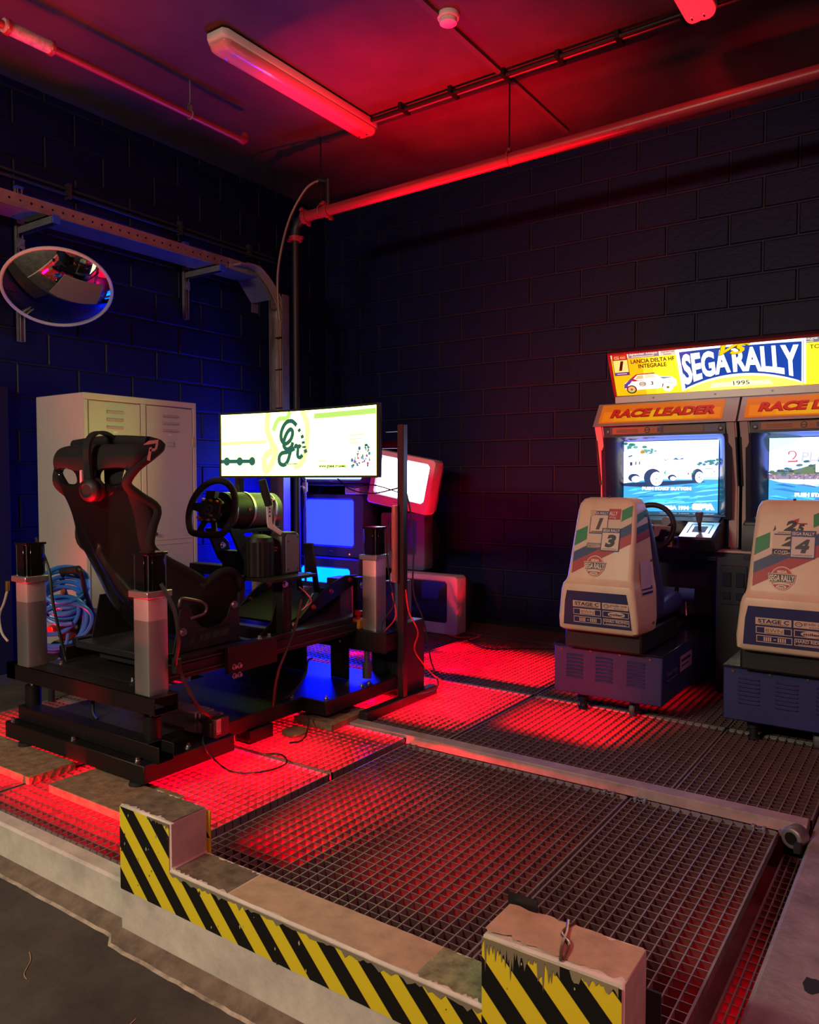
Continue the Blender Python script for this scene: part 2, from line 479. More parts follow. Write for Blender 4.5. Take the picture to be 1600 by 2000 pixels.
# ------------------------------------------------------------------ barrier with hazard tape
bar = thing('safety_barrier', (-1.35, 1.42, -0.135), 'low cream safety barrier with two raised posts and yellow and black hazard stripes', 'barrier')
X0, XA, XB, X1 = -1.962, -1.735, -0.757, -0.462
YF, YB = 1.36, 1.492
ZP1, ZL, ZP2 = 0.256, 0.124, 0.282
out = [(X0, -0.135), (X1, -0.135), (X1, ZP2), (XB, ZP2 - 0.006), (XB, ZL), (XA, ZL), (XA, ZP1 - 0.002), (X0, ZP1)]
mb = MB(); mb.prism(out, lambda a, b, d: (a, d, b), YF, YB)
body = mb.build('body', M_WHITEP, bar, bevel=0.005)
def clip(poly, x0, x1, z0, z1):
    for ax, val, sg in ((0, x0, 1), (0, x1, -1), (1, z0, 1), (1, z1, -1)):
        o = []
        for i in range(len(poly)):
            a, b = poly[i], poly[(i + 1) % len(poly)]
            da, db = sg * (a[ax] - val), sg * (b[ax] - val)
            if da >= 0: o.append(a)
            if (da >= 0) != (db >= 0):
                t = da / (da - db); o.append((a[0] + t * (b[0] - a[0]), a[1] + t * (b[1] - a[1])))
        poly = o
        if len(poly) < 3: return []
    return poly
ZB = 0.006
rects = [(X0 + 0.003, XA - 0.004, ZB, ZP1 - 0.006), (XA - 0.004, XB, ZB, ZL - 0.010), (XB, X1 - 0.004, ZB - 0.02, ZP2 - 0.012)]
tp = Print(lambda u, v, w: (u, YF - 0.0005 - w, v), 0.0006)
yel = '#f4de2c'; blk = '#141310'
for r in rects:
    tp.rect(r[0], r[1], r[2], r[3], yel)
tp.up()
for i in range(-3, 16):
    b = -1.962 + 0.122 * i + 0.012
    for r in rects:
        off = 0.0 if r is not rects[2] else 0.02
        p = clip([(b - 0.4 + off, 0.4), (b - 0.4 + 0.061 + off, 0.4), (b + 0.061 + off, 0.0), (b + off, 0.0), (b + 0.1 + off, -0.1), (b + 0.161 + off, -0.1)][:2] +
                 [(b + 0.161 + off, -0.1), (b + 0.1 + off, -0.1)], *r)
        if p: tp.poly(p, blk)
tp.up()
# scuffed tape edges
def rag(x0, x1, z, d, c, n):
    top = [(x0 + (x1 - x0) * i / n, z + 0.004) for i in range(n + 1)]
    bot = [(x0 + (x1 - x0) * i / n, z - abs(random.gauss(0, d))) for i in range(n + 1)]
    m = len(top)
    tp.raw(top + bot, [(i, m + i, m + i + 1, i + 1) for i in range(n)], c)
rag(XA, XB, ZL - 0.010, 0.006, '#8f8670', 90)
rag(X0 + 0.13, XA - 0.004, ZP1 - 0.008, 0.006, '#7e765f', 24)
rag(XB, XB + 0.17, ZP2 - 0.016, 0.026, '#8a8166', 60)
rag(XB + 0.19, X1 - 0.01, ZP2 - 0.014, 0.010, '#9a9070', 20)
for i in range(40):
    r = random.choice(rects); x = random.uniform(r[0], r[1]); z = random.uniform(r[2], r[3] - 0.012); s = random.uniform(0.001, 0.004)
    tp.poly([(x - s, z), (x, z - s * 1.6), (x + s * 0.8, z), (x, z + s * 2)], random.choice(['#b9ad8b', '#38332a', '#c8bf9f']))
tp.build('hazard_tape', bar, 'yellow and black striped tape')
for q in ((XA - 0.006, XA + 0.010, YB, YB + 0.004, 0.06, ZP1 - 0.012), (X1 - 0.004, X1 + 0.018, YB, YB + 0.004, 0.02, 0.13)):
    MB().box(*q).build('tape_backing', M_YEL, bar)
for q in ((X1 - 0.004, X1 + 0.028, YB - 0.002, YB + 0.004, 0.13, 0.20), (XB - 0.01, XB + 0.06, YB, YB + 0.003, 0.2, ZP2 + 0.02)):
    MB().box(*q).build('tape_flap', M_HBLK, bar)
mb = MB(); mb.prism([(XA - 0.006, 0.185), (XA + 0.0095, 0.165), (XA - 0.006, 0.165)], lambda a, b, d: (a, d, b), YB - 0.0012, YB - 0.0004)
mb.build('tape_flap', M_HBLK, bar)
# worn top skins
def skin(x0, x1, z, m, name, n=26, d=0.006):
    mb = MB(); a = []; b = []
    for i in range(n + 1):
        x = x0 + (x1 - x0) * i / n
        a.append((x, YF + 0.004 + abs(random.gauss(0, d)), z + 0.0006)); b.append((x, YB - 0.004 - abs(random.gauss(0, d)), z + 0.0006))
    mb.add(a + b, [(i, i + 1, n + 2 + i, n + 1 + i) for i in range(n)])
    return mb.build(name, m, bar)
M_WORN = mat('worn_brown_top', (0.20, 0.15, 0.10), 0.6, noise=0.6, nscale=25, bump=0.3, bscale=60)
M_TAN = mat('tan_tape', (0.56, 0.39, 0.24), 0.5, noise=0.25, nscale=18)
M_GREENISH = mat('greenish_patch', (0.30, 0.32, 0.16), 0.6, noise=0.6, nscale=30)  # mottled green tone for the right end of the ledge
skin(X0, XA, ZP1, M_WORN, 'worn_top'); skin(XA + 0.004, XA + 0.22, ZL, M_WORN, 'worn_top')
skin(XA + 0.225, XB - 0.17, ZL, M_TAN, 'worn_top', d=0.003); skin(XB - 0.17, XB, ZL, M_GREENISH, 'worn_top')
skin(XB, X1, ZP2 - 0.0005, M_TAN, 'worn_top')
mb = MB(); mb.tube(spline([(-0.585, YF - 0.002, ZP2 + 0.001), (-0.60, 1.40, ZP2 + 0.004), (-0.612, 1.45, ZP2 + 0.003), (-0.625, YB - 0.004, ZP2 + 0.003)], 6), 0.0035, 6)
mb.tube(spline([(-0.580, YF + 0.005, ZP2 + 0.001), (-0.59, 1.41, ZP2 + 0.004), (-0.618, 1.44, ZP2 + 0.003), (-0.612, YB - 0.004, ZP2 + 0.003)], 6), 0.003, 6)
mb.build('torn_foil', mat('copper_foil', (0.7, 0.42, 0.25), 0.2, 0.9), bar)

# ------------------------------------------------------------------ steel gratings
PX, PY = 0.0368, 0.0368
def grating(x0, x1, y0, y1, label, z=0.0, px=PX, py=PY, fr=0.006):
    g = thing('floor_grating', ((x0 + x1) / 2, (y0 + y1) / 2, z - 0.03), label, 'grating', 'steel floor gratings')
    f = MB()
    f.box(x0, x1, y0, y0 + fr, z - 0.03, z); f.box(x0, x1, y1 - fr, y1, z - 0.03, z)
    f.box(x0, x0 + fr, y0, y1, z - 0.03, z); f.box(x1 - fr, x1, y0, y1, z - 0.03, z)
    f.build('frame', M_GRATE, g, smooth=False)
    a = MB(); n = max(1, round((y1 - y0) / py))
    for i in range(1, n):
        y = y0 + (y1 - y0) * i / n
        a.box(x0, x1, y - 0.0016, y + 0.0016, z - 0.028, z - 0.001); a.mi[-5] = 1
    a.build('bearing_bars', [M_BEARB, M_GRATE], g, smooth=False)['kind'] = 'stuff'
    b = MB(); n = max(1, round((x1 - x0) / px))
    for i in range(1, n):
        x = x0 + (x1 - x0) * i / n
        b.box(x - 0.0019, x + 0.0019, y0, y1, z - 0.022, z)
    b.build('cross_bars', M_GRATE, g, smooth=False)['kind'] = 'stuff'
    return g
XL = [-3.985, -2.975, -2.955, -2.035]
grating(-3.985, -2.970, 1.455, 2.390, 'grating under the corner of the rig by the cream kerb, beside the OSB sheet')
grating(-2.955, -2.040, 1.455, 2.390, 'red glowing grating between the rig corner and the left barrier post')
grating(-3.985, -2.970, 2.405, 2.930, 'narrow grating under the middle of the racing rig')
grating(-2.955, -2.040, 2.405, 2.930, 'red glowing grating with a loose black cable end lying on it')
grating(-1.990, -0.965, 1.500, 2.860, 'large grating in front of the beam, behind the low middle of the barrier')
grating(-0.953, -0.445, 1.500, 2.860, 'half width grating behind the right barrier post, edged by a gap')
grating(-0.437, -0.362, 1.500, 2.920, 'sunken strip of grating in the gap beside the pink slab', z=-0.10, px=0.03, py=0.042)
grating(-2.900, -1.868, 3.015, 3.910, 'red glowing grating under the foot of the monitor stand, behind the beam')
grating(-3.985, -2.915, 3.015, 3.910, 'grating under the far end of the rig')
grating(-1.850, -0.850, 3.015, 3.910, 'grating between the beam and the casters of the first arcade seat')
grating(-0.840, -0.362, 3.015, 3.910, 'grating between the beam and the caster of the second arcade seat')
grating(-2.900, -1.868, 3.925, 5.230, 'red glowing far grating between the television stack and the first arcade seat')
grating(-3.985, -2.915, 3.925, 5.230, 'far grating under the television stack')
grating(-1.850, -0.850, 3.925, 5.230, 'grating under the first arcade seat')
grating(-0.840, -0.362, 3.925, 5.230, 'dark grating under the second arcade seat')

mb = MB(); mb.box(-2.53, -0.368, 2.935, 3.005, -0.03, 0.012)
single(mb, 'steel_beam', mat('pinkish_beam', (0.42, 0.34, 0.32), 0.5, noise=0.3, nscale=12), (-1.45, 2.97, -0.03), 'flat worn steel beam lying between the front and rear gratings', 'beam', bevel=0.003)
# grating clips
clips = [((-1.035, 2.845), 'first'), ((-0.915, 2.845), 'second'), ((-0.505, 2.845), 'third'), ((-1.0, 1.535), 'fourth'), ((-1.58, 1.53), 'fifth'), ((-1.945, 2.845), 'sixth')]
lab = ['steel clip at the beam end of the large grating, by the seam', 'steel clip at the beam end of the half width grating, by the seam', 'steel clip at the beam end of the half width grating, by its outer edge',
       'steel clip at the barrier side of the large grating, near the right post', 'steel clip at the barrier side of the large grating, mid barrier', 'steel clip at the far corner of the large grating by the red gratings']
for ((x, y), _), l in zip(clips, lab):
    c = thing('grating_clip', (x, y, 0), l, 'clip', 'grating clips')
    mb = MB()
    for s in (-1, 1):
        mb.box(x + s * 0.017 - 0.006, x + s * 0.017 + 0.006, y - 0.012, y + 0.012, -0.005, 0.010)
    mb.box(x - 0.017, x + 0.017, y - 0.006, y + 0.006, 0.0, 0.003)
    mb.build('bracket', M_STEEL, c, bevel=0.002)
    MB().cyl((x, y, 0.003), (x, y, 0.008), 0.006, n=8).build('bolt', M_CHROME, c)
# pipe coupling at the end of the beam
pc = thing('pipe_coupling', (-0.40, 2.86, -0.04), 'grey pipe coupling at the end of the beam by the pink slab', 'coupling')
mb = MB(); mb.lathe([(0.020, 0), (0.033, 0), (0.036, 0.006), (0.036, 0.052), (0.033, 0.058), (0.020, 0.058)], (-0.400, 2.815, 0.005), (0.35, 1, 0.0), 20)
mb.box(-0.445, -0.36, 2.86, 2.875, -0.015, 0.004)
mb.build('collar', M_STEEL, pc, bevel=0.001)
MB().lathe([(0.0, 0.0), (0.021, 0), (0.021, 0.01), (0.0, 0.01)], (-0.400, 2.814, 0.005), (0.35, 1, 0.0), 16).build('bore', M_BLACK, pc)
MB().box(-0.385, -0.362, 2.76, 2.80, -0.02, 0.006).build('stop_block', M_RUBBER, pc, bevel=0.003)

# OSB boards under the rig feet
osb = [((-3.55, -2.93), (1.63, 1.83), 'OSB board under the left foot of the rig', 0.034), ((-2.80, -2.28), (1.635, 1.86), 'OSB board under the near corner of the rig, behind the left barrier post', 0.034),
       ((-2.62, -2.376), (2.80, 3.10), 'small OSB board under the right side of the rig beside the beam end', 0.034)]
for (xx, yy, l, h) in osb:
    mb = MB(); mb.box(xx[0], xx[1], yy[0], yy[1], 0.001, h)
    single(mb, 'osb_board', M_OSB, ((xx[0] + xx[1]) / 2, (yy[0] + yy[1]) / 2, 0), l, 'board', 'OSB packing boards', bevel=0.002)
mb = MB(); mb.lathe([(0.055, 0.001), (0.06, 0.006), (0.06, 0.018), (0.045, 0.022)], (-2.50, 2.68, 0), n=20)
single(mb, 'round_foot_pad', M_OSB, (-2.50, 2.68, 0), 'round pale foot pad under the middle of the rig', 'pad')
# mat along the back wall
mb = MB(); rings = []
for i in range(25):
    x = -3.30 + 2.1 * i / 24
    w = 0.006 * math.sin(i * 1.3)
    rings.append([(x, 5.17 + w, 0.002), (x, 5.17 + w, 0.014), (x, 5.56, 0.016 + abs(w)), (x, 5.56, 0.002)])
mb.loft(rings); single(mb, 'floor_mat', M_MAT, (-2.3, 5.36, 0), 'brown rubber mat strip along the foot of the back wall', 'mat')
# black board at the far left of the side wall
mb = MB(); mb.box(-4.765, -4.74, 1.2, 2.56, 0, 1.76)
single(mb, 'black_panel', mat('black_board', (0.010, 0.010, 0.010), 0.6, noise=0.3), (-4.75, 1.9, 0), 'black board standing against the side wall beside the locker', 'panel', bevel=0.004)

# bits of straw on the dock floor
for (pts, l) in (([(-1.62, 1.16), (-1.60, 1.10), (-1.55, 1.03), (-1.50, 0.99), (-1.505, 0.965)], 'long curled straw lying on the dock floor before the barrier'), ([(-2.28, 1.10), (-2.18, 1.07), (-2.08, 1.045)], 'straight pale straw on the dock floor left of the barrier'),
                 ([(-2.10, 1.16), (-2.06, 1.14), (-2.02, 1.10), (-1.99, 1.09)], 'short bent straw on the dock floor near the kerb corner')):
    mb = MB(); mb.tube(spline([(x, y, -0.1335) for x, y in pts], 6), 0.0013, 5)
    single(mb, 'straw', mat('dry_straw', (0.42, 0.34, 0.20), 0.7), (pts[0][0], pts[0][1], -0.135), l, 'straw', 'dry straws')
# ================================================================== CEILING AND WALL SERVICES
def tube_lamp(x, y0, y1, label, diff=None):
    L = thing('ceiling_light', (x, (y0 + y1) / 2, CZ - 0.11), label, 'light', 'damp proof twin tube lights')
    w = 0.075
    def ring(y, k, z0, z1):
        a = w * k
        return [(x - a, y, z1), (x - a, y, z0 + 0.01), (x - a * 0.8, y, z0), (x + a * 0.8, y, z0), (x + a, y, z0 + 0.01), (x + a, y, z1)]
    mb = MB()
    mb.loft([ring(y0, 0.8, CZ - 0.055, CZ - 0.012), ring(y0 + 0.03, 1.06, CZ - 0.065, CZ - 0.012), ring(y1 - 0.03, 1.06, CZ - 0.065, CZ - 0.012), ring(y1, 0.8, CZ - 0.055, CZ - 0.012)])
    mb.build('housing', M_LAMPW, L, bevel=0.003)
    d = MB()
    def dring(y, k, drop):
        pts = []
        for i in range(11):
            t = PI * i / 10
            u = math.cos(t) * w * k
            hump = 0.012 * abs(math.sin(2 * t)) 
            pts.append((x + u, y, CZ - 0.066 - drop * math.sin(t) - hump * drop / 0.04))
        return pts
    ys = [(y0 + 0.012, 0.75, 0.012), (y0 + 0.035, 0.97, 0.034), (y0 + 0.06, 1.0, 0.040), (y1 - 0.06, 1.0, 0.040), (y1 - 0.035, 0.97, 0.034), (y1 - 0.012, 0.75, 0.012)]
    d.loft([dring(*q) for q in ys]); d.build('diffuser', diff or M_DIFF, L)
    for s in (-1, 1):
        c = MB()
        for yy in (y0 + 0.1, y1 - 0.1):
            c.cyl((x + s * 0.03, yy, CZ - 0.107), (x + s * 0.03, yy + 0.02, CZ - 0.109), 0.006, n=8)
        c.build('tube_cap', M_CHROME, L)
    return L
tube_lamp(-3.345, 2.985, 4.385, 'long twin tube ceiling light with a red tinted cover, hanging above the rig')
tube_lamp(-1.10, 2.86, 4.27, 'twin tube ceiling light at the upper right, only its end in view', mat('lit_red_diffuser', (0.5, 0.05, 0.05), 0.3, emit=(5.0, 0.03, 0.06)))

# smoke detector on the ceiling batten
sd = thing('smoke_detector', (-2.23, 3.60, CZ - 0.08), 'round white smoke detector on the red ceiling', 'detector')
MB().lathe([(0.0, 0.0), (0.058, 0.0), (0.06, -0.018), (0.055, -0.028), (0.0, -0.028)], (-2.23, 3.60, CZ), n=24).build('base', M_LAMPW, sd)
MB().lathe([(0.0, -0.028), (0.045, -0.028), (0.045, -0.036), (0.048, -0.037), (0.046, -0.050), (0.030, -0.056), (0.0, -0.056)], (-2.23, 3.60, CZ), n=24).build('head', M_LAMPW, sd)
mb = MB()
for i in range(12):
    t = 2 * PI * i / 12
    mb.box(-2.23 + 0.04 * math.cos(t) - 0.004, -2.23 + 0.04 * math.cos(t) + 0.004, 3.60 + 0.04 * math.sin(t) - 0.004, 3.60 + 0.04 * math.sin(t) + 0.004, CZ - 0.037, CZ - 0.029)
mb.build('vent', M_BLACKP, sd)

mb = MB(); mb.box(-2.29, -2.255, 2.5, 4.25, CZ - 0.022, CZ)
mb.box(-2.28, -2.245, 4.36, 5.24, CZ - 0.02, CZ)
single(mb, 'ceiling_batten', M_BATTEN, (-2.27, 3.9, CZ - 0.02), 'thin dark batten running along the ceiling past the smoke detector', 'batten')
# conduit rails across the ceiling
rail = thing('ceiling_rail', (-2.1, 4.30, CZ - 0.05), 'double black conduit rail across the red ceiling', 'rail')
MB().cyl((-3.3, 4.29, CZ - 0.03), (0.5, 4.22, CZ - 0.03), 0.013, n=10).build('conduit', M_BLACK, rail)
MB().cyl((-3.3, 4.335, CZ - 0.022), (0.5, 4.265, CZ - 0.022), 0.010, n=10).build('conduit', mat('bare_conduit', (0.35, 0.2, 0.2), 0.3, 0.3), rail)
for x in (-3.0, -2.62, -2.25, -1.9, -1.55, -1.2):
    MB().box(x - 0.012, x + 0.012, 4.24, 4.35, CZ - 0.045, CZ).build('saddle', M_BLACK, rail)

# sprinkler pipe along the left of the ceiling
sp = thing('sprinkler_pipe', (-4.10, 3.0, 3.40), 'thin red lit pipe hung from the ceiling along the left side', 'pipe')
XPp, ZPp = -3.90, 3.44
MB().cyl((XPp + 0.0, 0.3, ZPp), (XPp, 3.70, ZPp), 0.021, n=14).build('pipe', M_PIPE, sp)
MB().cyl((XPp, 2.12, ZPp), (XPp, 2.38, ZPp), 0.034, n=14).build('sleeve', mat('pink_sleeve', (0.6, 0.45, 0.42), 0.5, noise=0.4, nscale=40), sp)
for y in (2.13, 2.36):
    MB().cyl((XPp, y, ZPp), (XPp, y + 0.022, ZPp), 0.040, n=12).build('collar', M_PIPE, sp, bevel=0.003)
MB().tube([(XPp, 3.69, ZPp), (XPp, 3.72, ZPp), (XPp, 3.735, ZPp + 0.012), (XPp, 3.74, ZPp + 0.045)], [0.026, 0.027, 0.026, 0.024], 12).build('elbow', M_PIPE, sp)
mb = MB(); mb.cyl((XPp, 3.28, ZPp + 0.06), (XPp, 3.28, CZ), 0.004, n=6)
mb.build('hanger_rod', M_STEEL, sp)
mb = MB(); mb.tube([(XPp + 0.026 * math.cos(t), 3.28, ZPp + 0.026 * math.sin(t)) for t in [2 * PI * i / 14 for i in range(14)]], 0.005, 6, closed=True)
mb.box(XPp - 0.014, XPp - 0.009, 3.272, 3.288, ZPp + 0.02, ZPp + 0.07); mb.box(XPp + 0.009, XPp + 0.014, 3.272, 3.288, ZPp + 0.02, ZPp + 0.07); mb.box(XPp - 0.014, XPp + 0.014, 3.272, 3.288, ZPp + 0.06, ZPp + 0.066)
mb.build('hanger_clamp', M_STEEL, sp)

# large pipe across the back with elbow, drop and clamps
YP = 4.36; ZQ = 3.125; XD = -4.03
bp_ = thing('drain_pipe', (XD, YP, 0), 'large pipe along the back hung on rods, turning down beside the cable tray', 'pipe')
MB().cyl((XD + 0.10, YP, ZQ - 0.005), (1.2, YP, ZQ + 0.10), 0.037, n=20).build('pipe', M_PIPE, bp_)
MB().cyl((XD, YP, 0.02), (XD, YP, ZQ - 0.14), 0.024, n=16).build('drop_pipe', M_BLACKP, bp_)
arc = [(XD, YP, ZQ - 0.16)] + [(XD + 0.11 - 0.11 * math.cos(t), YP, ZQ - 0.115 + 0.11 * math.sin(t)) for t in [PI / 2 * i / 6 for i in range(7)]] + [(XD + 0.16, YP, ZQ - 0.004)]
MB().tube(arc, 0.036, 16).build('elbow', M_BLACKP, bp_)
for (c, d) in (((XD + 0.10, YP, ZQ - 0.006), (1, 0, 0.02)), ((XD + 0.31, YP, ZQ), (1, 0, 0.02)), ((XD, YP, ZQ - 0.15), (0, 0, 1))):
    mb = MB(); mb.lathe([(0.036, -0.018), (0.050, -0.018), (0.050, 0.018), (0.036, 0.018)], c, d, 16)
    dv = Vector(d).normalized(); sdv = dv.cross(Vector((0, 0.75, 0.66))).normalized()
    for s in (-1, 1):
        p = Vector(c) + sdv * 0.058 * s
        mb.cyl(p - Vector((0.0, 0.02, 0.01)) * 1, p + Vector((0.0, 0.02, 0.01)), 0.009, n=8)
        mb.box(p.x - 0.011, p.x + 0.011, p.y - 0.012, p.y + 0.012, p.z - 0.012, p.z + 0.012)
    mb.build('pipe_clamp', M_PIPE, bp_, bevel=0.002)
for (x, zt) in ((-2.26, CZ), (-3.78, CZ)):
    zp = ZQ + (x - XD) * 0.02
    MB().cyl((x, YP, zp + 0.05), (x, YP, zt), 0.005, n=6).build('hanger_rod', M_BLACK, bp_)
    mb = MB(); mb.tube([(x, YP + 0.042 * math.cos(t), zp + 0.042 * math.sin(t)) for t in [2 * PI * i / 16 for i in range(16)]], 0.006, 6, closed=True); mb.box(x - 0.01, x + 0.01, YP - 0.01, YP + 0.01, zp + 0.035, zp + 0.06)
    mb.build('hanger_ring', M_PIPE, bp_)
# vent spur and the thin flexible hose that bows down beside the tray
mb = MB(); mb.cyl((XD + 0.32, YP, ZQ + 0.03), (XD + 0.32, YP, ZQ + 0.22), 0.018, n=10); mb.cyl((XD + 0.32, YP, ZQ + 0.2), (XD + 0.24, YP - 0.02, ZQ + 0.225), 0.014, n=10)
mb.build('spur', M_BLACKP, bp_)
mb = MB(); mb.tube(spline([(XD + 0.25, YP - 0.02, ZQ + 0.22), (XD + 0.15, YP - 0.05, ZQ + 0.17), (XD + 0.02, YP - 0.08, ZQ - 0.02), (XD - 0.06, YP - 0.10, ZQ - 0.28), (XD - 0.09, YP - 0.10, ZQ - 0.5), (XD - 0.09, YP - 0.08, ZQ - 0.75)], 8), 0.010, 8)
single(mb, 'flexible_hose', mat('hose_brown', (0.14, 0.07, 0.06), 0.4), (XD, YP, ZQ - 0.3), 'thin flexible hose bowing down from the pipe to the tray', 'hose')
# dark conduit high on the side wall
mb = MB()
mb.cyl((WX + 0.03, 0.5, 3.06), (WX + 0.03, 4.9, 3.03), 0.012, n=10); mb.cyl((WX + 0.022, 0.5, 3.10), (WX + 0.022, 4.9, 3.07), 0.012, n=10)
cd = single(mb, 'wall_conduit', mat('black_conduit', (0.03, 0.03, 0.035), 0.3), (WX + 0.03, 3, 3.05), 'pair of black conduits along the side wall above the tray', 'conduit')
for y in (3.0, 3.9, 4.6):
    MB().box(WX, WX + 0.045, y - 0.012, y + 0.012, 3.015, 3.115).build('saddle', mat('black_conduit'), cd)

# ------------------------------------------------------------------ perforated cable tray
tr = thing('cable_tray', (-4.42, 3.3, 2.75), 'perforated steel cable tray along the side wall, turning down near the corner', 'tray')
TX0, TX1, TZ = -4.62, -4.40, 2.75
Y0, Y1 = 1.2, 4.07
holes = 44
def side_strip(mb, x, ya, yb, z0, z1, n):
    """upright flange with small round-ish holes"""
    dy = (yb - ya) / n; h = (z0 + z1) / 2; r = 0.0075
    for i in range(n):
        a = ya + dy * i; b = a + dy; c = (a + b) / 2
        o = [(x, a, z0), (x, b, z0), (x, b, z1), (x, a, z1)]
        q = [(x, c + r * math.cos(t), h + r * math.sin(t)) for t in [PI * 1.25 + PI / 4 * j for j in range(8)]]
        mb.add(o + q, [(0, 1, 6, 5, 4), (1, 2, 8, 7, 6), (2, 3, 10, 9, 8), (3, 0, 4, 11, 10)])
for x_ in (TX1, TX0):
    mb = MB(); side_strip(mb, x_, Y0, Y1, TZ, TZ + 0.075, holes); mb.build('side_flange', M_STEEL, tr, smooth=False)
mb = MB()
for i in range(holes):
    a = Y0 + (Y1 - Y0) * i / holes; b = a + (Y1 - Y0) / holes
    mb.add([(TX1, a + 0.006, TZ), (TX1, b - 0.006, TZ), (TX1 + 0.010, b - 0.006, TZ - 0.003), (TX1 + 0.010, a + 0.006, TZ - 0.003)], [(0, 1, 2, 3)])
mb.build('lip_tabs', mat('bright_zinc', (0.7, 0.66, 0.62), 0.35, 0.5), tr)['kind'] = 'stuff'
mb = MB(); mb.box(TX0, TX1, Y0, Y1, TZ - 0.002, TZ)
mb.build('base_plate', M_STEEL, tr)
# bend piece, elbow and drop
BY, EY = 4.28, 4.50
mb = MB(); mb.box(TX0, TX1, Y1 - 0.02, BY, TZ - 0.004, TZ - 0.002); mb.box(TX1 - 0.003, TX1 + 0.001, Y1 - 0.02, BY, TZ - 0.004, TZ + 0.075); mb.box(TX0 - 0.001, TX0 + 0.003, Y1 - 0.02, BY, TZ - 0.004, TZ + 0.075)
mb.build('joint_plate', mat('warm_zinc', (0.5, 0.44, 0.36), 0.4, 0.6), tr)
poly = [(BY - 0.06, TZ), (BY + 0.06, TZ), (BY + 0.20, TZ - 0.15), (BY + 0.20, TZ - 0.22), (BY + 0.275, TZ - 0.22), (BY + 0.275, TZ - 0.10), (BY + 0.09, TZ + 0.085), (BY - 0.06, TZ + 0.085)]
mb = MB(); mb.prism(poly, lambda a, b, d: (d, a, b), TX1 - 0.002, TX1 + 0.002); mb.prism(poly, lambda a, b, d: (d, a, b), TX0 - 0.002, TX0 + 0.002)
mb.add([(TX0, BY - 0.06, TZ), (TX1, BY - 0.06, TZ), (TX1, BY + 0.06, TZ), (TX0, BY + 0.06, TZ), (TX1, BY + 0.2, TZ - 0.15), (TX0, BY + 0.2, TZ - 0.15)], [(0, 1, 2, 3), (3, 2, 4, 5)])
mb.build('elbow', M_STEEL, tr, smooth=False)
mb = MB()
for (y, z) in ((BY - 0.035, TZ + 0.04), (BY + 0.0, TZ + 0.04), (BY + 0.237, TZ - 0.16), (BY + 0.237, TZ - 0.20)):
    mb.cyl((TX1, y, z), (TX1 + 0.008, y, z), 0.008, n=10)
mb.build('bolt', M_CHROME, tr)
LG0, LG1 = -4.425, -4.285
ya, yb = BY + 0.20, BY + 0.275
mb = MB(); mb.box(LG0 - 0.002, LG0 + 0.002, ya, yb, 0.02, TZ - 0.12); mb.box(LG1 - 0.002, LG1 + 0.002, ya, yb, 0.02, TZ - 0.12); mb.box(LG0, LG1, yb - 0.002, yb, 0.02, TZ - 0.12)
mb.build('drop_channel', M_STEEL, tr)
mb = MB()
for i in range(7):
    x = LG1 - 0.035 - 0.011 * i; y = ya + 0.03 + 0.008 * (i % 3)
    mb.tube(spline([(x, BY - 0.2, TZ + 0.03), (x, BY + 0.02, TZ + 0.035), (x - 0.01 * (i % 2), ya + 0.045, TZ - 0.18), (x + 0.02 * math.sin(i), y + 0.02, TZ - 0.45), (LG1 - 0.03 - 0.007 * i, y, TZ - 0.8), (LG1 - 0.03 - 0.006 * i, y, 0.03)], 8), 0.008, 6)
mb.build('tray_cables', M_COPPER, tr)['kind'] = 'stuff'
mb = MB()
for z in (2.3, 2.05, 1.75, 1.4): mb.box(LG1 - 0.095, LG1 - 0.015, ya + 0.015, ya + 0.066, z, z + 0.008)
mb.build('cable_tie', M_BLACK, tr)

def wall_bracket(y, z0, z1, arm_z, label):
    b = thing('wall_bracket', (WX + 0.03, y, arm_z), label, 'bracket', 'tray brackets')
    x = WX + 0.012
    mb = MB(); mb.box(x, x + 0.004, y - 0.021, y + 0.021, z0, z1); mb.box(x, x + 0.036, y - 0.021, y - 0.018, z0, z1); mb.box(x, x + 0.036, y + 0.018, y + 0.021, z0, z1)
    mb.box(x + 0.033, x + 0.036, y - 0.021, y - 0.010, z0, z1); mb.box(x + 0.033, x + 0.036, y + 0.010, y + 0.021, z0, z1)
    mb.build('strut_channel', M_STEEL, b, smooth=False)
    xa = x + 0.04
    mb = MB(); mb.box(xa, TX1 + 0.04, y - 0.021, y + 0.021, arm_z - 0.004, arm_z); mb.box(xa, TX1 + 0.04, y - 0.021, y - 0.018, arm_z - 0.045, arm_z); mb.box(xa, TX1 + 0.04, y + 0.018, y + 0.021, arm_z - 0.045, arm_z)
    mb.build('arm', M_STEEL, b, smooth=False)
    MB().box(TX1 + 0.035, TX1 + 0.05, y - 0.024, y + 0.024, arm_z - 0.048, arm_z + 0.002).build('end_cap', mat('blue_cap', (0.03, 0.07, 0.5), 0.4), b, bevel=0.002)
    MB().box(x - 0.0, x + 0.038, y - 0.023, y + 0.023, z1 - 0.01, z1 + 0.006).build('top_cap', mat('blue_cap', (0.03, 0.07, 0.5), 0.4), b)
    for dz in (-0.10, 0.05):
        mb = MB(); mb.box(xa - 0.006, xa, y - 0.024, y + 0.024, arm_z + dz - 0.03, arm_z + dz + 0.03); mb.cyl((xa, y, arm_z + dz), (xa + 0.012, y, arm_z + dz), 0.013, n=8)
        mb.build('fixing_plate', M_STEEL, b)
    return b
wall_bracket(2.66, 2.05, 2.99, TZ - 0.004, 'wall strut with arm under the tray, above the round mirror')
wall_bracket(3.94, 2.40, 2.965, TZ - 0.004, 'short wall strut with arm under the tray, between mirror and tray corner')

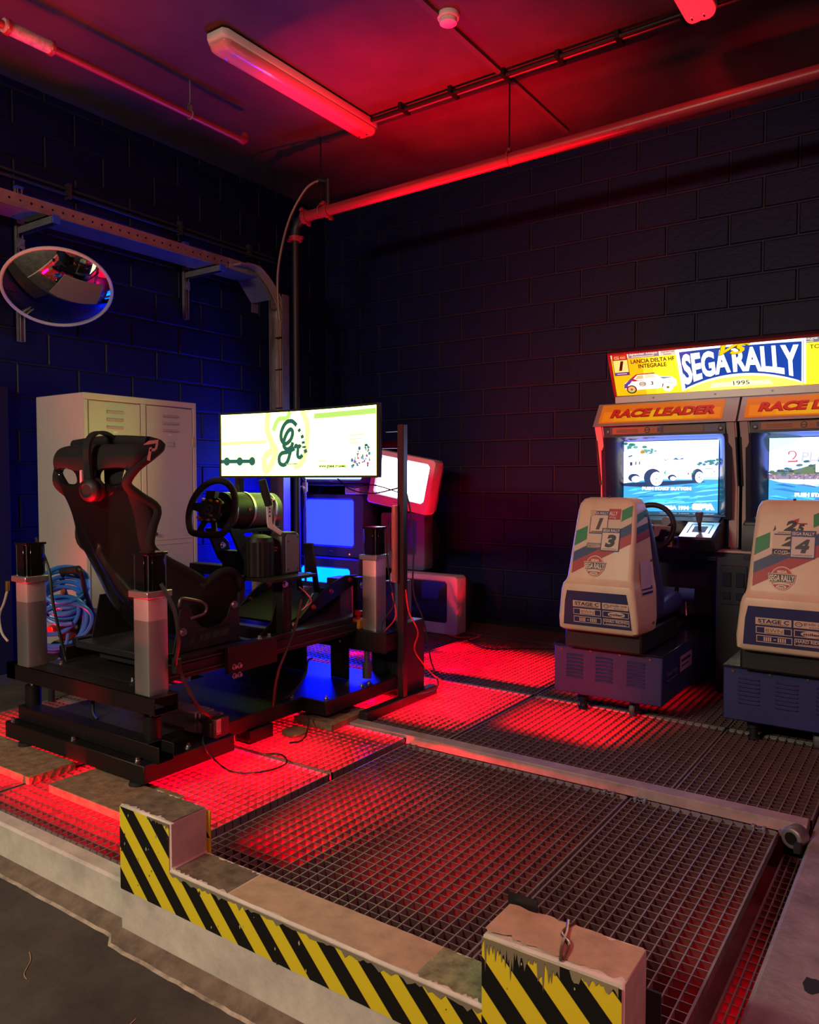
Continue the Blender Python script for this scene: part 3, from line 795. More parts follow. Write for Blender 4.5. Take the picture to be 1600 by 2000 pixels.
# ------------------------------------------------------------------ convex traffic mirror
mc = Vector((-4.45, 2.72, 2.345))
tocam = Vector((0, 0, 1.2)) - mc; hd = Vector((tocam.x, tocam.y, 0)).normalized()
el = math.radians(13.5) + math.radians(42)
nrm = (hd * math.cos(el) - Vector((0, 0, 1)) * math.sin(el)).normalized()
Rm = Matrix.Translation(mc) @ nrm.to_track_quat('Z', 'Y').to_matrix().to_4x4()
mir = thing('convex_mirror', mc, 'large round convex mirror with a pale rim on the side wall', 'mirror')
rad = 0.305; sag = 0.075; Rs = (rad * rad + sag * sag) / (2 * sag)
prof = [(rad * math.sin(PI / 2 * i / 16), 0) for i in range(17)]
rings = []
mb = MB(Rm)
for r, _ in prof:
    h = math.sqrt(Rs * Rs - r * r) - (Rs - sag)
    rings.append([(max(r, 1e-4) * math.cos(2 * PI * j / 48), max(r, 1e-4) * math.sin(2 * PI * j / 48), h) for j in range(48)])
mb.loft(rings, caps=False)
mb.build('glass', M_MIRROR, mir)
mb = MB(Rm); mb.tube([(rad * math.cos(2 * PI * j / 56), rad * math.sin(2 * PI * j / 56), 0.0) for j in range(56)], 0.0105, 8, closed=True)
mb.build('rim', M_RIM, mir)
mb = MB(Rm); mb.lathe([(0.0, -0.05), (0.2, -0.045), (rad, -0.004), (rad - 0.01, 0.0), (0.0, -0.02)], (0, 0, 0), n=32); mb.build('back_shell', M_BLACKP, mir)
mb = MB(); mb.tube([tuple(mc - nrm * 0.04), tuple(mc - nrm * 0.12 + Vector((-0.05, 0, 0))), (WX + 0.05, 2.70, 2.42)], 0.016, 10); mb.build('arm', M_STEEL, mir)
# ================================================================== LOCKER, COMPRESSOR
lk = thing('locker', (-4.24, 2.985, 0), 'beige two door metal locker against the side wall', 'locker')
LX0, LX1, LY0, LY1, LH = -4.483, -4.0, 2.587, 3.384, 1.685
mb = MB(); mb.box(LX0, LX1 - 0.02, LY0, LY1, 0.0, LH)
mb.build('body', M_LOCKER, lk, bevel=0.004)
mb = MB()
for (a, b, c, d) in ((LY0, LY1, LH - 0.036, LH), (LY0, LY1, 0, 0.08), (LY0, LY0 + 0.026, 0.08, LH - 0.036), (LY1 - 0.026, LY1, 0.08, LH - 0.036), (2.966, 3.000, 0.08, LH - 0.036)):
    mb.box(LX1 - 0.021, LX1, a, b, c, d)
mb.build('front_frame', M_LOCKER, lk, bevel=0.003)
for (a, b, hinge) in ((LY0 + 0.030, 2.962, 1), (3.005, LY1 - 0.030, -1)):
    dm = MB(); dm.box(LX1 - 0.016, LX1 - 0.003, a, b, 0.084, LH - 0.042)
    door = dm.build('door', M_LOCKER, lk, bevel=0.003)
    c = (a + b) / 2
    for z in (1.588, 1.543, 1.498):
        s = MB()
        rings = []
        for i in range(7):
            t = PI * i / 6
            rings.append([(LX1 - 0.003 + 0.006 * math.sin(t), y, z - 0.009 + 0.018 * i / 6) for y in (c - 0.055, c + 0.055)])
        vs = [p for r in rings for p in r]
        s.add(vs, [(2 * i, 2 * i + 1, 2 * i + 3, 2 * i + 2) for i in range(6)])
        s.box(LX1 - 0.004, LX1 - 0.0025, c - 0.052, c + 0.052, z - 0.012, z - 0.007)
        s.build('louver', mat('locker_slot', (0.40, 0.38, 0.36), 0.5), door)
    t = MB(); t.box(LX1 - 0.003, LX1 - 0.001, c - 0.014, c + 0.014, 1.464, 1.476)
    t.build('number_tag', flat('#d8d4cc'), door)
    t = MB()
    for q in ((c - 0.028, c + 0.028, 1.424, 1.428), (c - 0.028, c + 0.028, 1.400, 1.404), (c + 0.024, c + 0.028, 1.400, 1.428)):
        t.box(LX1 - 0.003, LX1 - 0.0005, *q)
    t.build('card_holder', mat('locker_slot'), door)
    t = MB()
    for z in (0.82, 0.79): t.box(LX1 - 0.004, LX1 - 0.0005, a + 0.02, b - 0.01, z, z + 0.006)
    t.build('ridge', M_LOCKER, door)
    t = MB(); t.cyl((LX1 - 0.004, a + 0.05, 0.86), (LX1 + 0.012, a + 0.05, 0.86), 0.012, n=14); t.build('lock', M_CHROME, door)
    t = MB(); t.box(LX1 - 0.004, LX1 + 0.003, b - 0.004, b + 0.012, 1.40, 1.47); t.build('hinge', mat('hinge_tan', (0.5, 0.42, 0.26), 0.5), door)

cp = thing('air_compressor', (-3.78, 2.42, 0), 'small black air compressor beside the locker, under the coiled blue hose', 'compressor')
M_TANK = mat('tank_black', (0.012, 0.012, 0.016), 0.22, coat=0.4)
mb = MB(); mb.lathe([(0.0, -0.24), (0.09, -0.225), (0.125, -0.19), (0.125, 0.19), (0.09, 0.225), (0.0, 0.24)], (-3.78, 2.42, 0.20), (1, 0.15, 0), 24); mb.build('tank', M_TANK, cp)
mb = MB(); mb.box(-3.92, -3.70, 2.36, 2.50, 0.33, 0.50); mb.box(-3.90, -3.72, 2.34, 2.36, 0.35, 0.47); mb.build('motor_cover', M_BLACKP, cp, bevel=0.012)
for (x, y) in ((-3.96, 2.34), (-3.60, 2.34), (-3.96, 2.52), (-3.60, 2.52)):
    MB().cyl((x, y, 0.0), (x, y, 0.10), 0.018, 0.014, n=10).build('foot', M_RUBBER, cp)
MB().cyl((-3.90, 2.33, 0.395), (-3.90, 2.30, 0.395), 0.028, n=16).build('red_knob', M_RED, cp, bevel=0.003, label='round red knob')
MB().bar((-3.84, 2.315, 0.43), (-3.78, 2.30, 0.45), 0.012, 0.01).build('red_lever', M_RED, cp, label='red lever')
MB().cyl((-3.78, 2.33, 0.44), (-3.73, 2.33, 0.445), 0.011, n=10).build('brass_fitting', M_BRASS, cp)
mb = MB(); mb.cyl((-3.86, 2.335, 0.50), (-3.86, 2.31, 0.50), 0.022, n=14); mb.build('gauge', flat('#cfcfc8'), cp)
mb = MB(); mb.tube(spline([(-3.87, 2.42, 0.48), (-3.865, 2.36, 0.62), (-3.815, 2.33, 0.70), (-3.80, 2.32, 0.715)], 6), 0.014, 8)
mb.tube(spline([(-3.66, 2.32, 0.735), (-3.645, 2.33, 0.72), (-3.665, 2.36, 0.62), (-3.69, 2.42, 0.48)], 6), 0.013, 8); mb.build('handle_frame', M_BLACK, cp)
MB().cyl((-3.808, 2.322, 0.714), (-3.652, 2.318, 0.736), 0.020, n=12).build('handle_grip', M_RUBBER, cp, bevel=0.003)

# blue hose: slanted coils over the handle, two long loops below
mb = MB()
hp = []
tilt = Matrix.Rotation(math.radians(42), 3, Vector((0.52, 0.85, 0)))
for i in range(7 * 22):
    t = 2 * PI * i / 22; k = i / 22
    r = 0.108 + 0.010 * math.sin(k * 2.1) 
    p = tilt @ Vector((r * math.cos(t), r * math.sin(t), 0.0))
    hp.append(Vector((-3.765 + 0.008 * math.sin(k * 3), 2.30 + 0.010 * math.cos(k * 2), 0.665 - 0.0185 * k)) + p)
mb.tube(hp, 0.0112, 8)
for (dx, rx, zt, zb, yo) in ((0.0, 0.105, 0.60, 0.41, -0.085), (0.005, 0.135, 0.60, 0.335, -0.075), (-0.012, 0.125, 0.58, 0.32, -0.065), (0.02, 0.14, 0.56, 0.35, -0.055)):
    lp = []
    for i in range(33):
        t = 2 * PI * i / 32
        zc, hz = (zt + zb) / 2, (zt - zb) / 2
        lp.append((-3.72 + dx + 0.53 * rx * math.cos(t), 2.285 + yo * 0.6 + 0.85 * rx * math.cos(t), zc + hz * math.sin(t) + 0.02 * math.cos(t)))
    mb.tube(lp[:-1], 0.0112, 8, closed=True)
mb.tube(spline([(-3.63, 2.24, 0.42), (-3.66, 2.22, 0.30), (-3.78, 2.18, 0.235), (-3.92, 2.20, 0.24), (-4.02, 2.24, 0.24)], 8), 0.0085, 8)
hs = single(mb, 'air_hose', M_HOSE, (-3.76, 2.3, 0.33), 'coiled bright blue air hose hanging over the compressor handle', 'hose')
MB().cyl((-3.70, 2.255, 0.615), (-3.675, 2.245, 0.635), 0.010, n=10).build('coupling', M_BRASS, hs)
# little inflator hose at the frame's left edge, spare bottle
mb = MB(); mb.tube(spline([(-4.03, 2.15, 0.62), (-4.05, 2.14, 0.55), (-4.08, 2.13, 0.48), (-4.04, 2.12, 0.40), (-3.98, 2.12, 0.36)], 8), 0.006, 7)
ih = single(mb, 'inflator_hose', mat('pale_hose', (0.6, 0.56, 0.46), 0.5), (-4.03, 2.14, 0.36), 'short pale hose with a brass end left of the rig actuator', 'hose')
MB().cyl((-4.03, 2.15, 0.615), (-4.03, 2.15, 0.665), 0.011, n=10).build('brass_end', M_BRASS, ih)

# ================================================================== RACING RIG
rig = thing('racing_simulator', (-2.93, 2.6, 0.034), 'black motion racing rig with bucket seat, wheel, pedals and four silver actuators', 'simulator')
def part(mb, name, m, parent=rig, **kw): return mb.build(name, m, parent, **kw)
def bolt(parent, x, y, z, r=0.0085, h=0.011, ax=(0, 0, 1), name='bolt'):
    a = Vector(ax); p = Vector((x, y, z))
    m_ = MB(); m_.cyl(p, p + a * h * 0.3, r * 1.5, n=12); m_.cyl(p + a * h * 0.3, p + a * (h + 0.004), r, n=8); return m_.build(name, M_CHROME, parent)
ZA, ZB_ = 0.062, 0.132
mb = MB(); mb.box(-3.40, -2.43, 1.79, 2.24, ZA, ZB_); b1 = part(mb, 'base_module', M_BLACK, bevel=0.003)
mb = MB(); mb.box(-3.28, -2.575, 2.24, 2.815, ZA, ZB_); b2 = part(mb, 'base_bridge', M_BLACK, bevel=0.003)
mb = MB(); mb.box(-3.40, -2.425, 2.815, 3.42, ZA, ZB_); b3 = part(mb, 'base_module', M_BLACK, bevel=0.003)
for (p, pts) in ((b1, [(-3.37, 1.81), (-2.92, 1.815), (-2.50, 1.815), (-2.50, 1.97), (-2.47, 2.03)]), (b2, [(-2.61, 2.78), (-2.62, 2.30)]), (b3, [(-2.46, 2.86), (-2.46, 3.14), (-2.46, 3.20), (-2.80, 2.86)])):
    for (x, y) in pts: bolt(p, x, y, ZB_)
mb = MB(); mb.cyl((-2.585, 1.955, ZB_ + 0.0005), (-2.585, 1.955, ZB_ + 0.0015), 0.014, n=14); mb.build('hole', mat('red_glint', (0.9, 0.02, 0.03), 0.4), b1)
for (x, y) in ((-3.30, 1.83), (-2.52, 1.83), (-2.47, 3.0), (-3.3, 3.3)):
    MB().lathe([(0.0, 0.0), (0.035, 0.0), (0.032, 0.014), (0.012, 0.017), (0.012, 0.03), (0.0, 0.03)], (x, y, 0.034), n=16).build('foot', M_RUBBER, rig)
MB().box(-2.66, -2.56, 2.45, 2.60, 0.0, 0.062).build('cross_foot', M_BLACK, rig, bevel=0.003)
mb = MB(); mb.box(-3.37, -2.40, 1.835, 1.905, ZB_, ZB_ + 0.003); mb.box(-3.37, -2.40, 1.835, 1.838, ZB_, 0.195); mb.box(-3.37, -2.40, 1.902, 1.905, ZB_, 0.195); mb.box(-3.37, -2.47, 1.835, 1.905, 0.192, 0.196)
lb = part(mb, 'lower_beam', M_BLACK, bevel=0.001)
mb = MB()
for x in (-2.955, -2.875): mb.cyl((x, 1.8345, 0.165), (x, 1.836, 0.165), 0.011, n=12)
mb.build('hole', M_HBLK, lb)
mb = MB(); mb.box(-3.3, -2.6, 1.95, 2.23, ZB_, ZB_ + 0.03); part(mb, 'inner_tray', mat('blue_black_plate', (0.02, 0.02, 0.028), 0.4), bevel=0.002)
# upper frame
ZU0, ZU1 = 0.305, 0.375
mb = MB(); mb.box(-3.47, -2.43, 1.84, 1.844, ZU0, ZU1); mb.box(-3.47, -2.43, 1.84, 1.955, ZU1 - 0.004, ZU1); mb.box(-3.47, -2.43, 1.951, 1.955, ZU0, ZU1); mb.box(-2.50, -2.43, 1.84, 1.955, ZU0, ZU0 + 0.004); mb.box(-3.47, -3.40, 1.84, 1.955, ZU0, ZU1)
ub = part(mb, 'upper_beam', M_BLACK, bevel=0.0008)
mb = MB(); mb.box(-3.30, -2.60, 1.93, 2.20, ZU1, ZU1 + 0.006); dk = part(mb, 'deck_plate', mat('dark_deck', (0.018, 0.016, 0.016), 0.33))
for (x, y) in ((-3.21, 1.945), (-2.70, 1.945), (-3.20, 2.18), (-2.66, 2.18)): bolt(dk, x, y, ZU1 + 0.006)
for x in (-2.585, -3.29):
    s = 1 if x > -3 else -1
    mb = MB(); mb.box(x - 0.025, x + 0.025, 2.0, 3.46, 0.381, 0.44)
    mb.box(x - 0.02, x + 0.02, 2.06, 3.20, 0.44, 0.468)
    rl = part(mb, 'side_rail', M_BLACK, bevel=0.002)
    if s > 0:
        mb = MB(); mb.box(x + 0.025, x + 0.030, 1.97, 3.2, 0.398, 0.403); mb.box(x + 0.020, x + 0.0265, 1.98, 2.3, 0.445, 0.45)
        mb.build('edge_line', mat('edge_metal', (0.12, 0.10, 0.10), 0.3, 0.6), rl)
for y in (2.20, 2.62, 3.05):
    mb = MB(); mb.box(-3.26, -2.61, y - 0.02, y + 0.02, 0.385, 0.43); part(mb, 'cross_member', M_BLACK, bevel=0.002)
# front crossbeam with end bracket
mb = MB(); mb.box(-3.44, -2.36, 3.22, 3.40, 0.30, 0.306); mb.box(-3.44, -2.36, 3.215, 3.221, 0.295, 0.398); mb.box(-3.44, -2.36, 3.22, 3.40, 0.394, 0.400); mb.box(-2.366, -2.36, 3.22, 3.40, 0.30, 0.40)
fb = part(mb, 'front_beam', M_BLACK, bevel=0.001)
for z in (0.385, 0.33): bolt(fb, -2.655, 3.215, z, ax=(0, -1, 0))
for q in ((-2.72, -2.60), (-3.42, -2.90)):  # wide second plate is added to block blue television light from the base
    mb = MB(); mb.box(q[0], q[1], 3.20, 3.21, 0.133, 0.40); part(mb, 'drop_and_shield_plate', M_BLACK)
# right outer bracket box on the rail (with bolts) in the middle
mb = MB(); mb.box(-2.555, -2.53, 2.30, 2.60, 0.355, 0.475); rb = part(mb, 'rail_bracket', M_BLACK, bevel=0.003)
for y in (2.50, 2.56): bolt(rb, -2.545, y, 0.475)
for z in (0.385, 0.345):
    bolt(rb, -2.53, 2.33, z, ax=(1, 0, 0)); bolt(rb, -2.53, 2.36, z, ax=(1, 0, 0))
# actuators
def actuator(x, y, z0, below=True, s=0.0475):
    a = MB()
    r = 0.012
    def ring(z, k=1.0):
        pts = []
        for cx, cy, t0 in ((1, 1, 0), (-1, 1, 90), (-1, -1, 180), (1, -1, 270)):
            for d in (0, 45, 90):
                t = math.radians(t0 + d); h = s * k - r
                pts.append((x + cx * h + r * math.cos(t), y + cy * h + r * math.sin(t), z))
        return pts
    a.loft([ring(z0), ring(z0 + 0.285)])
    body_ = part(a, 'actuator', M_ALU)
    u = MB(); u.loft([ring(z0 + 0.285, 0.995), ring(z0 + 0.372, 0.995)]); u.build('upper_body', mat('pale_aluminium', (0.72, 0.69, 0.66), 0.42, 0.7), body_)
    k = s * 1.22
    f = MB(); f.box(x - k, x + k, y - k, y + k, z0 + 0.372, z0 + 0.398); f.build('flange', M_ALU, body_, bevel=0.002)
    m_ = MB(); m = s * 1.0
    out = [(-m, -m * 0.55), (-m * 0.8, -m * 0.55), (-m * 0.8, -m * 0.8), (-m * 0.55, -m * 0.8), (-m * 0.55, -m)]
    prof = []
    for q in range(4):
        ca, sa = [(1, 0), (0, 1), (-1, 0), (0, -1)][q]
        for px_, py_ in out[::1]:
            prof.append((px_ * ca - py_ * sa, px_ * sa + py_ * ca))
    m_.prism(prof, lambda p, q, d: (x + p, y + q, d), z0 + 0.40, z0 + 0.535)
    m_.box(x - m, x + m, y - m, y + m, z0 + 0.535, z0 + 0.545)
    m_.build('motor', M_BLACKG, body_, bevel=0.001)
    for cx in (-1, 1):
        for cy in (-1, 1): MB().cyl((x + cx * m * 0.84, y + cy * m * 0.84, z0 + 0.398), (x + cx * m * 0.84, y + cy * m * 0.84, z0 + 0.535), 0.003, n=6).build('tie_rod', M_CHROME, body_)
    if below:
        c = MB(); c.lathe([(0.0, 0.0), (0.034, 0.0), (0.034, 0.085), (0.030, 0.088), (0.022, 0.086), (0.0, 0.086)], (x, y, 0.196), n=22); c.build('foot_cup', M_BLACK, body_)
        c = MB(); c.cyl((x, y, 0.27), (x, y, ZU0 + 0.01), 0.014, n=14); c.cyl((x, y, 0.288), (x, y, 0.300), 0.018, n=6); c.build('ram', M_CHROME, body_)
    return body_
actuator(-3.335, 1.885, ZU1); actuator(-2.515, 1.895, ZU1)
actuator(-2.50, 3.30, 0.40, False); actuator(-3.33, 3.30, 0.40, False)
mb = MB(); mb.cyl((-2.50, 3.235, 0.15), (-2.50, 3.235, 0.24), 0.024, n=16); mb.cyl((-2.50, 3.235, 0.24), (-2.50, 3.235, 0.30), 0.014, n=12); part(mb, 'front_ram', M_GUN)
# servo lying on the base
sx = MB(); 
M3 = Matrix.Translation((-2.62, 2.16, 0.19)) @ Matrix.Rotation(math.radians(4), 4, 'Z')
sx = MB(M3); sx.box(-0.11, 0.085, -0.045, 0.045, -0.045, 0.045); sv = part(sx, 'servo_motor', mat('servo_body', (0.26, 0.26, 0.25), 0.42, 0.4), bevel=0.006)
sx = MB(M3); sx.box(0.085, 0.105, -0.043, 0.043, -0.043, 0.043); sx.box(0.105, 0.16, -0.034, 0.040, -0.030, 0.036); sx.build('servo_end', mat('servo_grey', (0.22, 0.21, 0.20), 0.4, 0.5), sv, bevel=0.003)
sx = MB(M3); sx.box(0.13, 0.175, -0.05, 0.0, -0.045, 0.015); sx.box(0.16, 0.19, -0.04, 0.04, -0.05, 0.03); sx.build('connector', M_BLACKP, sv, bevel=0.003)
pl = Print(lambda u, v, w: tuple(M3 @ Vector((0.1902 + w, u, v))), 0.0005)
pl.rect(-0.035, -0.008, -0.035, 0.028, '#d9b3ae'); pl.up()
for i in range(5): pl.rect(-0.030 + 0.0045 * i, -0.0285 + 0.0045 * i, -0.018, 0.020, '#9a5c5c')
pl.rect(-0.031, -0.025, -0.032, -0.026, '#702222'); pl.rect(-0.018, -0.012, -0.032, -0.026, '#702222')
pl.build('rating_label', sv, 'pink rating label')
sx = MB(M3); sx.cyl((-0.22, 0.0, 0.0), (-0.085, 0, 0), 0.007, n=10); sx.cyl((-0.15, 0, 0), (-0.11, 0, 0), 0.012, n=6); sx.build('push_rod', M_CHROME, sv)

# ---------------------------------------------------------------- bucket seat
seat = bpy.data.objects.new('racing_seat', None); COL.objects.link(seat); seat.parent = rig; seat.location = Vector((-2.93, 2.2, 0.44)) - worig(rig)
CX = -2.93
# station: spine y, z, forward normal angle (deg above horizontal), half width of back, half width of wing, wing depth
ST = [(1.925, 1.345, 4, 0.225, 0.270, 0.085), (1.905, 1.318, 6, 0.272, 0.300, 0.140), (1.895, 1.278, 8, 0.282, 0.300, 0.105), (1.892, 1.235, 10, 0.258, 0.280, 0.050),
      (1.898, 1.175, 12, 0.215, 0.252, 0.018), (1.912, 1.115, 14, 0.190, 0.256, 0.060), (1.930, 1.045, 15, 0.178, 0.268, 0.118), (1.950, 0.980, 16, 0.168, 0.264, 0.080),
      (1.975, 0.905, 17, 0.162, 0.254, 0.050), (2.000, 0.83, 18, 0.158, 0.254, 0.098), (2.035, 0.745, 20, 0.155, 0.26, 0.172), (2.07, 0.655, 28, 0.15, 0.26, 0.225),
      (2.12, 0.565, 45, 0.15, 0.262, 0.24), (2.20, 0.505, 68, 0.16, 0.265, 0.235), (2.30, 0.485, 84, 0.17, 0.265, 0.26), (2.42, 0.490, 92, 0.18, 0.262, 0.285),
      (2.52, 0.505, 98, 0.18, 0.255, 0.255), (2.585, 0.535, 112, 0.165, 0.225, 0.16)]
rings = []; edgeR = []; edgeL = []
NP = 13
for (y, z, an, wb_, ww, d) in ST:
    a = math.radians(an); nv = Vector((0, math.cos(a), math.sin(a)))
    O = Vector((CX, y, z)); outp = []; inp = []
    for i in range(NP):
        t = -1 + 2 * i / (NP - 1)
        s = abs(t); sg = 1 if t >= 0 else -1
        if s <= 0.5:
            xx = wb_ * (s / 0.5) * sg; f = 0.022 * (s / 0.5) ** 3
        else:
            q = (s - 0.5) / 0.5
            xx = sg * (wb_ + (ww - wb_) * math.sin(q * PI / 2)); f = 0.022 + (d - 0.022) * (1 - math.cos(q * PI / 2)) ** 0.85
        p = O + Vector((xx, 0, 0)) + nv * f
        outp.append(p)
        th = 0.018 if s < 0.8 else 0.022
        inp.append(p + nv * (0.030 if s < 0.55 else 0.012) - Vector((sg * th * (1 if s > 0.45 else 0), 0, 0)))
    rings.append(outp + inp[::-1])
    edgeR.append((outp[-1] + inp[-1]) / 2); edgeL.append((outp[0] + inp[0]) / 2)
n = 2 * NP; vs = [p for r in rings for p in r]; fs = []
holes_ = {(3, 3), (3, 4), (3, 7), (3, 8)}
def inner(j): return n - 2 - j
for i in range(len(rings) - 1):
    for j in range(n):
        col = j if j < NP - 1 else (n - 2 - j if NP <= j < n - 1 else -1)
        if (i, col) in holes_: continue
        fs.append((i * n + j, i * n + (j + 1) % n, (i + 1) * n + (j + 1) % n, (i + 1) * n + j))
for j0 in (3, 7):
    def o_(i, j): return i * n + j
    def in_(i, j): return i * n + (n - 1 - j)
    for j in (j0, j0 + 1):
        fs.append((o_(3, j), o_(3, j + 1), in_(3, j + 1), in_(3, j))); fs.append((o_(4, j), in_(4, j), in_(4, j + 1), o_(4, j + 1)))
    for i in (3,):
        fs.append((o_(i, j0), in_(i, j0), in_(i + 1, j0), o_(i + 1, j0))); fs.append((o_(i, j0 + 2), o_(i + 1, j0 + 2), in_(i + 1, j0 + 2), in_(i, j0 + 2)))
fs += [tuple(range(n - 1, -1, -1)), tuple(range((len(rings) - 1) * n, len(rings) * n))]
mb = MB(); mb.add(vs, fs)
for q_, f_ in enumerate(mb.f):
    st_i = min(f_) // n; co = [k % n for k in f_]
    mb.mi[q_] = 1 if (len(f_) == 4 and (st_i < 3 or min(min(k, n - 1 - k) if k < NP else n - 1 - k for k in co) >= 10 or all(k >= NP for k in co))) else 0
shell = mb.build('shell', [M_BLACKG, M_FABRIC], seat, sub=2)
for e in shell.data.edges: pass
mb = MB(); loop = [p for p in edgeR] + [p for p in edgeL[::-1]]
mb.tube(spline(loop, 4), 0.020, 10)
mb.tube(spline([edgeL[0], (edgeL[0] + edgeR[0]) / 2 + Vector((0, -0.012, 0.012)), edgeR[0]], 6), 0.020, 10)
mb.build('fabric_bolster', M_FABRIC, seat)
# padding inside the back and on the cushion
mb = MB()
pr = []
for (y, z, an, wb_, ww, d) in ST[1:-1]:
    a = math.radians(an); nv = Vector((0, math.cos(a), math.sin(a)))
    pr.append([Vector((CX + wb_ * k * 0.8, y, z)) + nv * (0.036 + 0.018 * (1 - k * k) + 0.012) for k in (-1, -0.6, -0.2, 0.2, 0.6, 1)])
vs = [p for r in pr for p in r]; fs = []
for i in range(len(pr) - 1):
    for j in range(5):
        if i in (2, 3) and j < 3: continue
        fs.append((i * 6 + j, i * 6 + j + 1, (i + 1) * 6 + j + 1, (i + 1) * 6 + j))
mb.add(vs, fs); mb.build('seat_pad', M_FABRIC, seat)
# fabric head wing covers on the outside with the emblem
def outer(i, t):
    y, z, an, wb_, ww, d = ST[i]; a = math.radians(an); nv = Vector((0, math.cos(a), math.sin(a)))
    s = abs(t); sg = 1 if t >= 0 else -1
    q = max(0, (s - 0.5) / 0.5)
    if s <= 0.5: xx = wb_ * (s / 0.5) * sg; f = 0.022 * (s / 0.5) ** 3
    else: xx = sg * (wb_ + (ww - wb_) * math.sin(q * PI / 2)); f = 0.022 + (d - 0.022) * (1 - math.cos(q * PI / 2)) ** 0.85
    return Vector((CX + xx, y, z)) + nv * f
em = Print(lambda u, v, w: (CX + 0.306 + w, 1.990 + u, 1.312 + v + u * 0.1), 0.0)
c_ = '#e8a9a4'
E_ = lambda pts: em.poly([(0.075 * a - 0.0375, 0.082 * b - 0.041) for a, b in pts], c_)
E_([(0.0, 0.78), (0.12, 0.60), (0.98, 0.62), (0.98, 1.0), (0.30, 1.0)]) if False else None
E_([(0.0, 0.80), (0.35, 0.98), (1.0, 1.0), (0.93, 0.84), (0.30, 0.80)])
E_([(0.82, 0.84), (0.98, 0.86), (0.86, 0.50), (0.70, 0.46), (0.40, 0.46), (0.44, 0.58), (0.74, 0.60)])
E_([(0.40, 0.66), (0.56, 0.66), (0.42, 0.0), (0.22, 0.06)])
em.build('wing_emblem', seat, 'pink letter P emblem on the head wing')
em.v and None
# side brackets
for s in (1, -1):
    xb = CX + s * 0.285
    poly = [(2.10, 0.468), (2.47, 0.468), (2.47, 0.60), (2.45, 0.645), (2.425, 0.64), (2.40, 0.585), (2.36, 0.555), (2.30, 0.545), (2.25, 0.56), (2.215, 0.60), (2.185, 0.665), (2.145, 0.665)]
    mb = MB(); mb.prism(poly, lambda a, b, d: (d, a, b), xb - 0.003, xb + 0.003)
    br = mb.build('side_bracket', mat('bracket_black', (0.022, 0.016, 0.018), 0.45), seat)
    if s > 0:
        bolt(br, xb + 0.003, 2.15, 0.553, 0.012, ax=(1, 0, 0)); bolt(br, xb + 0.003, 2.438, 0.632, 0.012, ax=(1, 0, 0))
        cut = Print(lambda u, v, w: (xb + 0.0032 + w, u, v), 0.0004)
        for i, (u0, wd) in enumerate(((2.185, 0.016), (2.235, 0.016), (2.258, 0.036), (2.305, 0.040), (2.352, 0.045))):
            z0 = 0.492 + (u0 - 2.185) * 0.055; h = 0.030
            cut.poly([(u0, z0), (u0 + wd, z0 + 0.003), (u0 + wd + 0.012, z0 + h + 0.002), (u0 + 0.012, z0 + h)], '#3c4038')
        for i in range(4):
            cut.rect(2.148 + 0.003 * i, 2.166 + 0.003 * i, 0.585 + 0.018 * i, 0.590 + 0.018 * i, '#060506')
        cut.poly([(2.20, 0.535), (2.42, 0.556), (2.41, 0.545), (2.34, 0.538)], '#060506')
        cut.build('stencil_cutouts', br, 'slanted stencil cut outs')
        mb = MB(); mb.tube(spline([(xb - 0.01, 2.145, 0.655), (xb + 0.012, 2.125, 0.672), (xb + 0.016, 2.135, 0.698), (xb + 0.016, 2.19, 0.687), (xb + 0.016, 2.245, 0.668), (xb + 0.016, 2.268, 0.645), (xb + 0.014, 2.255, 0.617), (xb + 0.01, 2.19, 0.606)], 6), 0.0065, 8)
        mb.build('slider_lever', M_GUN, br)
# black seat slider box below
mb = MB(); mb.box(-3.22, -2.66, 2.02, 2.50, 0.44, 0.47); mb.box(-3.10, -2.76, 2.06, 2.14, 0.40, 0.45); mb.build('slider_base', M_BLACKP, seat, bevel=0.004)

# ---------------------------------------------------------------- wheel, wheel base, deck
Wc = Vector((CX, 2.566, 1.045))
Mw = Matrix.Translation(Wc) @ Matrix.Rotation(math.radians(90 - 17), 4, 'X')
wh = bpy.data.objects.new('steering_wheel', None); COL.objects.link(wh); wh.parent = rig; wh.location = Wc - worig(rig)
rim = []
for i in range(48):
    t = 2 * PI * i / 48; a, b = 0.158 * math.cos(t), 0.153 * math.sin(t)
    if b < -0.112: b = -0.112 + (b + 0.112) * 0.22
    rim.append((a, b, 0))
mb = MB(Mw); mb.tube(rim, 0.0165, 12, closed=True); mb.build('rim', mat('alcantara_black', (0.028, 0.028, 0.027), 0.85, bump=0.2, bscale=500, spec=0.25), wh)
mb = MB(Mw)
for (p0, p1, w0, w1) in (((-0.045, 0.01), (-0.150, 0.02), 0.052, 0.034), ((0.045, 0.01), (0.150, 0.02), 0.052, 0.034), ((-0.025, -0.04), (-0.062, -0.118), 0.036, 0.026), ((0.025, -0.04), (0.062, -0.118), 0.036, 0.026)):
    d = (Vector(p1) - Vector(p0)).normalized(); nr = Vector((-d.y, d.x))
    q = [Vector(p0) + nr * w0 / 2, Vector(p1) + nr * w1 / 2, Vector(p1) - nr * w1 / 2, Vector(p0) - nr * w0 / 2]
    mb.prism([tuple(x) for x in q], lambda a, b, e: (a, b, e), -0.004, 0.004)
mb.build('spokes', M_BLACK, wh)
mb = MB(Mw); mb.prism([(-0.05, -0.06), (0.05, -0.06), (0.075, -0.02), (0.07, 0.045), (0.035, 0.062), (-0.035, 0.062), (-0.07, 0.045), (-0.075, -0.02)], lambda a, b, e: (a, b, e), -0.008, 0.016)
mb.build('button_plate', M_BLACKP, wh, bevel=0.004)
